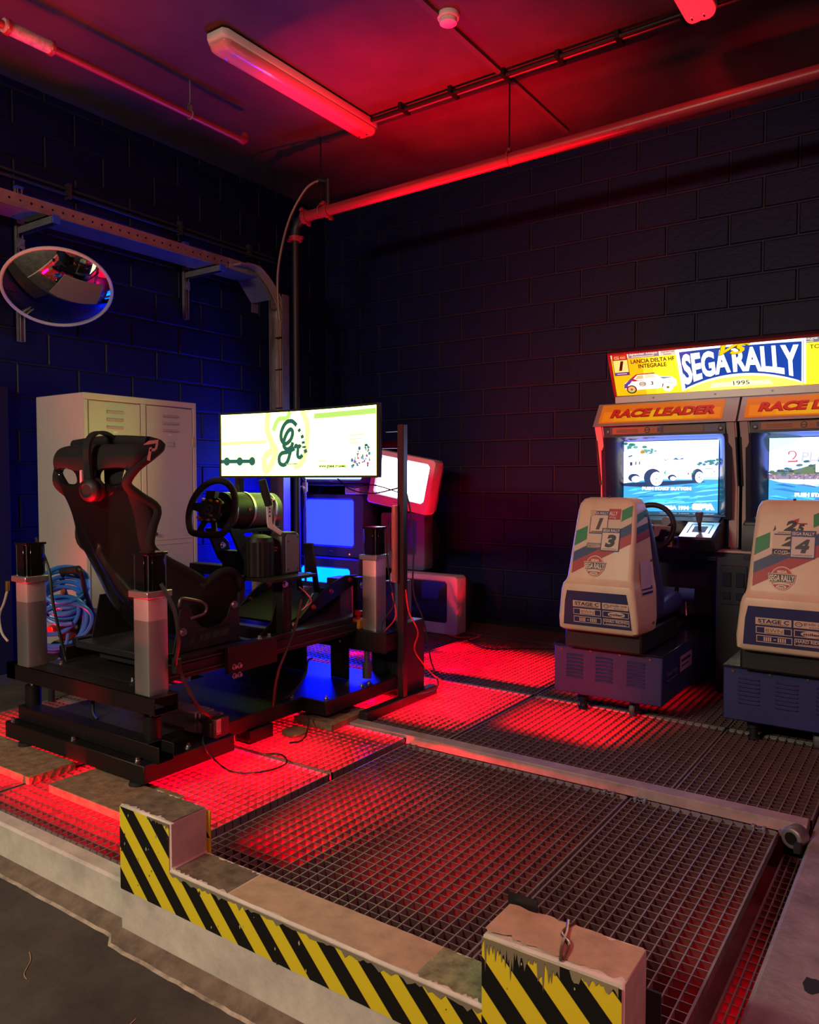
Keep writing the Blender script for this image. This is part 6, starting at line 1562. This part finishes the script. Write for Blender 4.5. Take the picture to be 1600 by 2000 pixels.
for (u0, u1, c, s_, tc) in ((0.118, 0.300, '#8a84a0', 'Special Stage', '#fff3c0'), (0.305, 0.40, '#f2ead8', 'Special', '#7a7468'), (1.035, 1.135, '#8a84a0', 'Stage', '#fff3c0'), (1.14, 1.24, '#ffdc58', 'Special', '#4a4430'), (1.245, 1.44, '#8a84a0', 'Special Stage', '#fff3c0')):
    p.rect(u0, u1, 0.855, 0.972, (c, 0.95)); p.up(); p.text(s_, u0 + 0.008, u1 - 0.01, 0.90, 0.962, (tc, 1.1), bold=0.01, shear=0.12); p.rect(u0 + 0.02, u1 - 0.03, 0.872, 0.886, (tc, 1.0)); p.layer -= 1
# start number card
p.rect(0.018, 0.112, 0.49, 0.955, ('#c83a14', 0.8)); p.up(); p.rect(0.022, 0.108, 0.565, 0.83, ('#ffe27a', 1.1)); p.rect(0.022, 0.108, 0.50, 0.56, ('#28489c', 0.7)); p.up()
p.text('1', 0.05, 0.085, 0.60, 0.81, ('#141008', 0.5), bold=0.03, shear=0.2); p.text('CG', 0.032, 0.060, 0.855, 0.92, ('#ffd8b0', 1.0), bold=0.02); p.rect(0.068, 0.10, 0.89, 0.905, ('#ffb080', 0.9)); p.rect(0.068, 0.10, 0.865, 0.88, ('#ffb080', 0.9)); p.rect(0.035, 0.095, 0.522, 0.540, ('#d8dcf4', 0.9))
p.text('LANCIA DELTA HF', 0.128, 0.385, 0.735, 0.825, ('#3a2e06', 0.4), bold=0.03); p.text('INTEGRALE', 0.17, 0.335, 0.625, 0.715, ('#3a2e06', 0.4), bold=0.03)
p.text('TOYOTA CELICA', 1.085, 1.36, 0.735, 0.815, ('#4a3c08', 0.5), bold=0.01); p.text('GT-FOUR', 1.14, 1.29, 0.635, 0.715, ('#4a3c08', 0.5), bold=0.01)
def rally_car(u0, flip, colored):
    f = (lambda a: u0 + a) if not flip else (lambda a: u0 + 0.32 - a)
    P_ = lambda pts, c: p.poly([(f(a), b) for a, b in pts] if not flip else [(f(a), b) for a, b in pts][::-1], c)
    P_([(0.0, 0.20), (0.005, 0.30), (0.045, 0.40), (0.085, 0.50), (0.185, 0.51), (0.225, 0.42), (0.29, 0.40), (0.315, 0.32), (0.315, 0.20), (0.28, 0.16), (0.04, 0.15)], ('#fffdf4', 1.45)); p.up()
    if colored:
        P_([(0.003, 0.28), (0.05, 0.42), (0.075, 0.48), (0.060, 0.38), (0.035, 0.28)], ('#2448b4', 0.8)); P_([(0.05, 0.42), (0.085, 0.50), (0.19, 0.51), (0.21, 0.46), (0.195, 0.485), (0.09, 0.48), (0.065, 0.40), (0.09, 0.36), (0.20, 0.40), (0.07, 0.34), (0.045, 0.36)], ('#d0301c', 0.8))
        P_([(0.09, 0.47), (0.125, 0.475), (0.125, 0.39), (0.075, 0.385)], ('#e8d890', 0.9)); P_([(0.135, 0.475), (0.18, 0.475), (0.205, 0.41), (0.135, 0.395)], ('#f8f0c0', 1.0)); P_([(0.22, 0.405), (0.30, 0.385), (0.24, 0.36)], ('#7fa0d8', 0.9))
        P_([(0.0, 0.20), (0.02, 0.20), (0.03, 0.30), (0.005, 0.30)], ('#2448b4', 0.8))
    p.up()
    for a in (0.045, 0.262):
        p.ell(f(a), 0.17, 0.031, 0.095, ('#33301c', 0.6) if a < 0.1 else ('#fffbe8', 1.4)); p.up(); p.ell(f(a), 0.17, 0.023, 0.07, ('#e0c878', 0.9) if a < 0.1 else ('#fff8d8', 1.35)); p.up(); p.ell(f(a), 0.17, 0.008, 0.024, ('#8a7a40', 0.7)); p.layer -= 2
    p.stroke([(f(0.23), 0.17), (f(0.235), 0.25), (f(0.262), 0.285), (f(0.29), 0.25)], 0.006, ('#5a5030', 0.5))
    if colored:
        p.ell(f(0.115), 0.275, 0.021, 0.052, ('#203a70', 0.6)); p.up(); p.ell(f(0.115), 0.275, 0.017, 0.040, ('#ece4c0', 1.0)); p.rect(f(0.10), f(0.13), 0.265, 0.285, ('#203a70', 0.6)); p.text('3', f(0.163), f(0.180), 0.245, 0.325, ('#141414', 0.5), bold=0.02); p.layer -= 1
    p.layer -= 2
rally_car(0.065, False, True); rally_car(1.12, True, False)
# the big blue name plate, arched lower edge
def logo(u, v):
    """u,v in 0..1 -> marquee coordinates; lower edge bows up"""
    bow = 1 - (2 * u - 1) ** 2
    lo = 0.10 + 0.26 * bow; hi = 0.90 + 0.02 * bow
    return (0.415 + 0.635 * u - 0.0 * v, lo + (hi - lo) * v)
def plate(e, c, lay):
    n = 26; p.layer = lay
    top = []; bot = []
    for i in range(n + 1):
        u = i / n; a = logo(u, 1); b = logo(u, 0)
        uu = 0.415 - e + (0.635 + 2 * e) * u
        ins = 0.0
        top.append((uu, a[1] + e * 2.6)); bot.append((uu + (0.012 if u < 0.03 else (-0.012 if u > 0.97 else 0)), b[1] - e * 2.6))
    p.raw(top + bot, [(n + 1 + i, n + 2 + i, i + 1, i) for i in range(n)], c)
L0 = p.layer + 3
plate(0.020, ('#fffef2', 3.0), L0); plate(0.010, ('#4a5a9c', 0.7), L0 + 1); plate(0.0075, ('#fffdf0', 1.8), L0 + 2); plate(0.0, ('#1c50c0', 0.85), L0 + 3); p.layer = L0 + 4
def lw(u0, u1):
    def w(x, y):
        u = u0 + (u1 - u0) * x
        a, b = logo(u, 0.07 + 0.86 * y)
        return (a, b)
    return w
p.text('SEGA', 0, 1, 0, 1, ('#fffdf0', 1.9), bold=0.04, warp=lw(0.015, 0.425)); p.text('RALLY', 0, 1, 0, 1, ('#fffdf0', 1.9), bold=0.04, warp=lw(0.445, 0.975))
p.up(); p.text('VS', 0.628, 0.800, 0.755, 0.985, ('#7a6408', 0.6), bold=0.05, shear=0.6); p.up(); p.text('VS', 0.632, 0.804, 0.765, 0.99, ('#f4d40c', 1.1), bold=0.03, shear=0.6)
p.poly([(0.56, 0.10), (0.90, 0.10), (0.88, 0.20), (0.58, 0.20)], ('#fff2b0', 1.6)); p.up(); p.ell(0.735, 0.17, 0.06, 0.075, ('#fff8c0', 1.6)); p.up(); p.text('1995', 0.692, 0.778, 0.125, 0.215, ('#5a4a10', 0.55), bold=0.01)
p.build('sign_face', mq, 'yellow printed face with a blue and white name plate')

# ------------------------------------------------------------------ seats on their trolleys
def arcade_seat(cx, label, nums):
    s = thing('arcade_chair', (cx, 4.1, 0), label, 'seat', 'arcade driving seats on navy trolleys')
    R_ = [(0.455, 0.185, 0.200, 3.605, 3.80, 0.02), (0.468, 0.198, 0.212, 3.590, 3.815, 0.022), (0.52, 0.200, 0.214, 3.582, 3.83, 0.024), (0.66, 0.184, 0.204, 3.573, 3.845, 0.024), (0.688, 0.177, 0.200, 3.578, 3.845, 0.024), (0.703, 0.170, 0.197, 3.600, 3.845, 0.024),
          (0.72, 0.166, 0.194, 3.606, 3.843, 0.024), (0.90, 0.156, 0.178, 3.655, 3.825, 0.024), (1.04, 0.148, 0.164, 3.692, 3.81, 0.024), (1.075, 0.143, 0.156, 3.704, 3.805, 0.026), (1.098, 0.130, 0.142, 3.722, 3.80, 0.03), (1.106, 0.108, 0.118, 3.744, 3.795, 0.03)]
    rings = []
    for (z, wr, wf, yr, yf, r) in R_:
        pts = [(cx + wf, yf, z)]
        for d in range(0, 91, 18):
            t = math.radians(-d); pts.append((cx + wr - r + r * math.cos(t), yr + r + r * math.sin(t), z))
        for d in range(90, 181, 18):
            t = math.radians(-d); pts.append((cx - wr + r + r * math.cos(t), yr + r + r * math.sin(t), z))
        pts.append((cx - wf, yf, z)); rings.append(pts)
    mb = MB(); mb.loft(rings); sh = mb.build('shell', M_CREAM, s)
    # prints on the upper rear face
    yy = lambda z: 3.606 + (z - 0.72) * 0.2700
    nr = Vector((0, -1, 0.27)).normalized()
    def ufn(u, v, w): return tuple(Vector((cx + u, yy(v), v)) + nr * (0.0012 + w))
    q = Print(ufn, 0.0004)
    hwz = lambda z: 0.162 - (z - 0.72) * 0.056 - 0.020
    def band(zl0, zl1, zr0, zr1, c):
        q.poly([(-hwz(zl0), zl0), (hwz(zr0), zr0), (hwz(zr1), zr1), (-hwz(zl1), zl1)], c)
    band(0.800, 0.842, 0.962, 1.000, '#1d3f8c') if False else None
    q.poly([(-0.140, 0.790), (0.138, 0.938), (0.135, 0.984), (-0.140, 0.838)], '#22346a')
    q.poly([(-0.140, 0.736), (0.140, 0.888), (0.138, 0.938), (-0.140, 0.790)], '#a81e2c')
    q.poly([(-0.141, 0.868), (-0.082, 0.902), (-0.082, 0.968), (-0.139, 0.940)], '#1c8a4a'); q.poly([(0.084, 0.992), (0.134, 1.018), (0.131, 1.070), (0.082, 1.046)], '#1c8a4a')
    q.poly([(-0.141, 0.840), (0.135, 0.986), (0.134, 1.016), (-0.141, 0.866)], '#d6c8b0')
    q.up(); q.up()
    if nums == (1, 3):
        q.rect(0.018, 0.078, 1.000, 1.052, '#b02030'); q.up(); q.text('ALLY', 0.020, 0.062, 1.020, 1.040, '#ecdcd0', bold=0.02); q.text('ering', 0.022, 0.055, 1.004, 1.017, '#ecdcd0'); q.rect(0.006, 0.082, 0.940, 1.0, '#d4c4aa'); q.up()
        q.rect(-0.078, 0.006, 0.860, 0.930, '#d8c8ae'); q.rect(-0.078, 0.006, 0.858, 0.886, '#22386e'); q.up(); q.text('com', -0.070, -0.018, 0.864, 0.880, '#d8c8ae', shear=0.2); q.stroke([(-0.038, 0.864), (-0.006, 0.872), (0.004, 0.884)], 0.004, '#d8c8ae')
        q.rect(-0.072, 0.020, 0.930, 1.040, '#22386e'); q.up(); q.rect(-0.068, 0.016, 0.936, 1.020, '#dccbb2'); q.text('GA RALLY', -0.050, 0.016, 1.0235, 1.036, '#e4d8c4', bold=0.02); q.up(); q.text('1', -0.040, -0.006, 0.950, 1.006, '#35383a', bold=0.06, shear=0.25); q.rect(-0.062, -0.005, 0.9385, 0.9425, '#30343c'); q.poly([(-0.075, 1.045), (-0.046, 1.043), (-0.052, 1.018), (-0.070, 1.008)], '#c4ac88')
        q.up(); q.rect(-0.006, 0.086, 0.848, 0.958, '#22386e'); q.up(); q.rect(-0.002, 0.082, 0.853, 0.936, '#e0d0b8'); q.text('SEGA RALLY', -0.001, 0.081, 0.940, 0.954, '#e4d8c4', bold=0.02); q.up(); q.text('3', 0.014, 0.068, 0.866, 0.928, '#181a22', bold=0.06, shear=0.2); q.text('CHAMPIONSHIP', 0.004, 0.076, 0.8555, 0.8625, '#30343c')
    else:
        q.rect(0.012, 0.060, 1.005, 1.010, '#b02030'); q.text('2', -0.030, 0.020, 0.975, 1.020, '#181a22', bold=0.06, shear=0.25); q.text('5', 0.022, 0.050, 0.972, 1.006, '#181a22', bold=0.06, shear=0.2); q.poly([(-0.004, 1.018), (0.028, 1.030), (0.024, 1.012)], '#c02838')
        q.rect(-0.070, 0.020, 0.870, 0.972, '#d8c8ae'); q.rect(-0.070, 0.020, 0.868, 0.898, '#22386e'); q.up(); q.rect(-0.066, 0.02, 0.957, 0.962, '#22386e'); q.text('AMPIONS', -0.052, 0.006, 0.9635, 0.971, '#22283c'); q.text('com', -0.062, -0.010, 0.876, 0.892, '#d8c8ae', shear=0.2); q.stroke([(-0.028, 0.876), (0.004, 0.884), (0.016, 0.896)], 0.004, '#d8c8ae'); q.text('2', -0.035, 0.018, 0.910, 0.952, '#181a22', bold=0.06, shear=0.3)
        q.poly([(-0.072, 0.972), (-0.064, 0.998), (-0.061, 0.980)], '#40342c')
        q.up(); q.rect(0.000, 0.096, 0.862, 0.978, '#22386e'); q.up(); q.rect(0.004, 0.092, 0.868, 0.952, '#d4c8c0'); q.text('SEGA RALLY', 0.004, 0.090, 0.958, 0.972, '#e4d8c4', bold=0.02); q.up(); q.text('4', 0.018, 0.074, 0.884, 0.942, '#35383c', bold=0.06, shear=0.2); q.text('CHAMPIONSHIP', 0.010, 0.086, 0.871, 0.878, '#30343c')
    # round badge
    q.up(); q.ell(-0.025, 0.775, 0.046, 0.050, '#e0c8a8'); q.up(); q.ell(-0.025, 0.775, 0.042, 0.046, '#b02a28'); q.up(); q.text('SEGA', -0.045, -0.005, 0.797, 0.808, '#e8d8c0', bold=0.05)
    q.poly([(-0.080, 0.795), (0.030, 0.795), (0.024, 0.757), (-0.074, 0.757)], '#e0d0b4'); q.up(); q.poly([(-0.077, 0.792), (0.027, 0.792), (0.021, 0.760), (-0.071, 0.760)], '#20343a'); q.up()
    q.text('SEGA RALLY', -0.074, 0.024, 0.763, 0.789, '#ece0c4', bold=0.03); q.stroke([(-0.058, 0.751), (-0.025, 0.754), (0.008, 0.751)], 0.006, '#e8d8c0'); q.ell(-0.025, 0.740, 0.020, 0.008, '#e8d8c0'); q.up(); q.text('1995', -0.038, -0.012, 0.7355, 0.7445, '#20242c', bold=0.02)
    q.build('rear_print', sh, 'striped stickers with start numbers %d and %d' % nums)
    # navy panel below with white sponsor plates
    def lfn(u, v, w): return (cx + u, 3.582 - (v - 0.52) * 0.064 - 0.0012 - w, v)
    k = Print(lfn, 0.0004)
    k.poly([(-0.168, 0.487), (0.172, 0.487), (0.166, 0.56), (0.148, 0.655), (-0.148, 0.655), (-0.160, 0.60)], '#2c3160'); k.up()
    wht = '#d9c2a4'; nvy = '#2c3160'
    def plate_(u0, u1, v0, v1, solid):
        k.rect(u0, u1, v0, v1, wht); k.up()
        if not solid: k.rect(u0 + 0.003, u1 - 0.003, v0 + 0.003, v1 - 0.003, nvy)
        k.up()
    L = k.layer
    plate_(-0.118, 0.022, 0.578, 0.608, True); k.text('STAGE C', -0.108, 0.014, 0.586, 0.603, nvy, bold=0.03); k.rect(-0.10, 0.01, 0.5815, 0.5835, nvy); k.layer = L
    plate_(0.030, 0.158, 0.578, 0.608, True); k.text('grade one', 0.068, 0.150, 0.589, 0.605, nvy); k.text('RACES', 0.09, 0.135, 0.581, 0.587, nvy); k.ell(0.050, 0.593, 0.014, 0.010, nvy); k.up(); k.ell(0.050, 0.593, 0.011, 0.0075, wht); k.up(); k.ell(0.046, 0.594, 0.002, 0.002, nvy, n=8); k.ell(0.054, 0.594, 0.002, 0.002, nvy, n=8); k.layer = L
    plate_(-0.116, 0.024, 0.540, 0.570, False); k.rect(-0.082, -0.006, 0.543, 0.567, wht); k.up(); k.text('BWN', -0.076, -0.012, 0.549, 0.563, nvy, bold=-0.01); k.rect(-0.078, -0.01, 0.5435, 0.5455, nvy); k.layer = L
    plate_(0.032, 0.160, 0.540, 0.570, False); k.ell(0.100, 0.555, 0.042, 0.0125, wht); k.up(); k.text('miler', 0.068, 0.132, 0.549, 0.561, nvy, bold=0.03); k.layer = L
    plate_(-0.114, 0.026, 0.502, 0.532, False)
    for (a, b) in ((-0.085, -0.052), (-0.030, 0.005)):
        for i in range(4): k.rect(a + (b - a) * i / 4, a + (b - a) * i / 4 + 0.0055, 0.508, 0.526, wht)
    k.rect(-0.046, -0.036, 0.515, 0.519, wht); k.layer = L
    plate_(0.034, 0.162, 0.502, 0.532, False); k.text('HARD RIDING', 0.040, 0.156, 0.515, 0.528, wht, bold=0.03); k.rect(0.048, 0.148, 0.507, 0.5095, wht); k.layer = L
    k.build('lower_print', sh, 'navy panel with pale sponsor plates')
    # stripes and plates carried round the right and left sides
    for sg in (1, -1):
        def xs(y, z):
            for i in range(len(R_) - 1):
                a, b = R_[i], R_[i + 1]
                if a[0] <= z <= b[0]:
                    t = (z - a[0]) / (b[0] - a[0]); wr = a[1] + (b[1] - a[1]) * t; wf = a[2] + (b[2] - a[2]) * t; yr = a[3] + (b[3] - a[3]) * t + 0.024; yf = a[4] + (b[4] - a[4]) * t
                    return wr + (wf - wr) * (y - yr) / (yf - yr), yr, yf
            return 0.15, 3.7, 3.8
        def sfn2(u, v, w):
            wv, yr, yf = xs(3.7, v); y = yr + (yf - yr) * u
            return (cx + sg * (xs(y, v)[0] + 0.0012 + w), y, v)
        k2_ = Print(sfn2, 0.0004)
        if sg > 0:
            k2_.poly([(0.03, 0.985), (0.97, 1.02), (0.97, 1.05), (0.03, 1.028)], '#1c8a6a'); k2_.poly([(0.03, 0.925), (0.97, 0.955), (0.97, 0.995), (0.03, 0.966)], '#22346a') if False else k2_.poly([(0.03, 0.93), (0.97, 0.955), (0.97, 0.985), (0.03, 0.965)], '#22346a'); k2_.poly([(0.03, 0.89), (0.97, 0.915), (0.97, 0.955), (0.03, 0.93)], '#a81e2c')
        else:
            k2_.poly([(0.03, 0.85), (0.97, 0.82), (0.97, 0.90), (0.03, 0.93)], '#1c8a4a'); k2_.poly([(0.03, 0.79), (0.97, 0.76), (0.97, 0.80), (0.03, 0.83)], '#22346a'); k2_.poly([(0.03, 0.735), (0.97, 0.715), (0.97, 0.755), (0.03, 0.785)], '#a81e2c')
        k2_.build('side_stripes', sh); k2_ = Print(sfn2, 0.0004); k2_.layer = 2
        k2_.poly([(0.25, 0.64), (0.85, 0.64), (0.85, 0.80), (0.25, 0.80)], '#cfc4d8'); k2_.up()
        for i, (z0, z1) in enumerate(((0.775, 0.79), (0.755, 0.768), (0.72, 0.748), (0.665, 0.705), (0.645, 0.655))):
            k2_.rect(0.29, 0.81, z0, z1, '#2c3160')
            if i > 1: k2_.up(); k2_.rect(0.37, 0.73, z0 + 0.008, z1 - 0.005, '#cfc4d8') if z1 - z0 > 0.02 else None
        k2_.build('side_plate', sh)
        mb = MB()
        for (u, z) in ((0.85, 1.02), (0.9, 0.80), (0.8, 0.50)):
            wv, yr, yf = xs(3.7, z); y = yr + (yf - yr) * u; x = cx + sg * xs(y, z)[0]
            mb.cyl((x, y, z), (x + sg * 0.006, y, z), 0.007, n=8)
        mb.build('side_screw', M_GUN, sh)
    MB().cyl((cx, 3.745, 1.10), (cx, 3.745, 1.113), 0.006, n=8).build('top_screw', M_GUN, sh)
    # vinyl back and cushion
    mb = MB()
    pf = [(3.80, 1.085, 0.135, 0.05), (3.82, 1.05, 0.155, 0.075), (3.83, 0.95, 0.172, 0.095), (3.84, 0.80, 0.192, 0.125), (3.845, 0.66, 0.208, 0.165), (3.83, 0.52, 0.214, 0.21), (3.81, 0.475, 0.21, 0.20)]
    rings = []
    for (y, z, w, d) in pf:
        pts = [(cx - w, y - 0.01, z), (cx - w - 0.003, y + d * 0.4, z), (cx - w * 0.98, y + d * 0.85, z), (cx - w * 0.86, y + d, z), (cx - w * 0.6, y + d * 0.80, z), (cx - w * 0.2, y + d * 0.60, z), (cx + w * 0.2, y + d * 0.60, z), (cx + w * 0.6, y + d * 0.80, z), (cx + w * 0.86, y + d, z), (cx + w * 0.98, y + d * 0.85, z), (cx + w + 0.003, y + d * 0.4, z), (cx + w, y - 0.01, z)]
        rings.append(pts)
    mb.loft(rings); mb.build('back_cushion', M_VINYL, s, sub=1)
    mb = MB(); rings = []
    for (y, w, hb_, hc) in ((3.84, 0.205, 0.56, 0.52), (3.95, 0.215, 0.575, 0.53), (4.08, 0.22, 0.60, 0.54), (4.20, 0.222, 0.612, 0.55), (4.28, 0.218, 0.60, 0.55), (4.315, 0.20, 0.56, 0.53)):
        rings.append([(cx - w, y, 0.465), (cx - w - 0.006, y, 0.53), (cx - w * 0.96, y, hb_), (cx - w * 0.80, y, hb_ - 0.005), (cx - w * 0.6, y, hc), (cx, y, hc), (cx + w * 0.6, y, hc), (cx + w * 0.80, y, hb_ - 0.005), (cx + w * 0.96, y, hb_), (cx + w + 0.006, y, 0.53), (cx + w, y, 0.465)])
    mb.loft(rings); mb.build('seat_cushion', M_VINYL, s, sub=1)
    mb = MB(); mb.box(cx - 0.195, cx + 0.195, 3.66, 4.26, 0.355, 0.465); mb.build('plinth', M_BLACKP, s, bevel=0.01)
    mb = MB(); mb.box(cx - 0.15, cx + 0.15, 3.9, 4.72, 0.353, 0.37); mb.build('slide_rail', M_ARCBLK, s, bevel=0.004)
    # trolley
    tw = 0.277
    mb = MB(); mb.box(cx - tw, cx + tw, 3.72, 4.86, 0.105, 0.345); tr_ = mb.build('trolley', M_NAVY, s, bevel=0.006)
    mb = MB(); mb.box(cx - tw - 0.004, cx + tw + 0.004, 3.715, 4.865, 0.345, 0.3545); mb.build('lid', mat('lid_black', (0.014, 0.014, 0.02), 0.18, coat=0.4), tr_, bevel=0.003)
    for (i, dx_) in enumerate((-0.165, -0.01, 0.15)):
        mb = MB()
        for j in range(7):
            z = 0.185 + 0.0185 * j; r_ = []
            for a in range(6):
                t = PI * a / 5; r_.append([(x, 3.7195 - 0.007 * math.sin(t) * (1 - 0.3 * (a > 3)), z + 0.012 * a / 5) for x in (cx + dx_ - 0.046, cx + dx_ - 0.040, cx + dx_ + 0.040, cx + dx_ + 0.046)])
                r_[-1][0] = (r_[-1][0][0], 3.7199, r_[-1][0][2]); r_[-1][3] = (r_[-1][3][0], 3.7199, r_[-1][3][2])
            mb.loft(r_, caps=False, wrap=False)
        mb.build('louver_vent', M_NAVY, tr_)
    mb = MB()
    for (x, z) in ((-0.235, 0.33), (-0.08, 0.335), (0.07, 0.335), (0.22, 0.33)): mb.cyl((cx + x, 3.72, z), (cx + x, 3.714, z), 0.006, n=8)
    mb.build('screw', mat('rust_screw', (0.2, 0.07, 0.05), 0.6), tr_)
    st2 = Print(lambda u, v, w: (cx + tw + 0.0008 + w, 3.72 + u, v), 0.0004)
    pal = '#b9a8b0'
    st2.rect(0.30, 0.52, 0.215, 0.295, pal); st2.rect(0.88, 1.08, 0.225, 0.305, '#8a6a5a'); st2.up()
    for (a, b) in ((0.325, 0.495), (0.905, 1.055)): st2.rect(a, b, 0.262, 0.276, '#3c3c70'); st2.rect(a, b - 0.04, 0.238, 0.246, '#3c3c70')
    st2.text('Special Stage', 0.07, 0.25, 0.232, 0.262, '#8f88b0'); st2.rect(0.08, 0.24, 0.214, 0.218, '#8f88b0'); st2.text('Special Stage', 0.58, 0.82, 0.240, 0.268, '#5a5890')
    st2.build('side_sticker', tr_)
    for (x, y) in ((0.10, 3.86), (0.10, 4.70), (-0.10, 4.70)):
        cs = MB(); cs.box(cx + x - 0.022, cx + x + 0.022, y - 0.03, y + 0.03, 0.095, 0.105)
        for e in (-1, 1): cs.box(cx + x + e * 0.018 - 0.0015, cx + x + e * 0.018 + 0.0015, y - 0.022, y + 0.015, 0.035, 0.10)
        ca = cs.build('caster', M_GUN, s)
        MB().lathe([(0.0, -0.014), (0.036, -0.014), (0.042, -0.008), (0.042, 0.008), (0.036, 0.014), (0.0, 0.014)], (cx + x, y - 0.012, 0.0425), (1, 0, 0), 22).build('wheel', mat('caster_grey', (0.13, 0.12, 0.13), 0.5), ca)
        MB().lathe([(0.0, -0.0155), (0.012, -0.0155), (0.012, 0.0155), (0.0, 0.0155)], (cx + x, y - 0.012, 0.0425), (1, 0, 0), 12).build('hub', M_CHROME, ca)
    mb = MB(); mb.cyl((cx - 0.165, 3.84, 0.055), (cx - 0.165, 3.84, 0.105), 0.030, n=14); mb.cyl((cx - 0.165, 3.84, 0.012), (cx - 0.165, 3.84, 0.055), 0.018, n=12); mb.cyl((cx - 0.165, 3.84, 0.0005), (cx - 0.165, 3.84, 0.012), 0.026, n=14); mb.build('levelling_foot', M_BLACKP, s)
    return s
arcade_seat(CX1, 'cream arcade seat with start numbers 1 and 3 on a navy trolley', (1, 3))
arcade_seat(CX1 + DX, 'cream arcade seat with start number 4 on a navy trolley, at the frame edge', (2, 4))
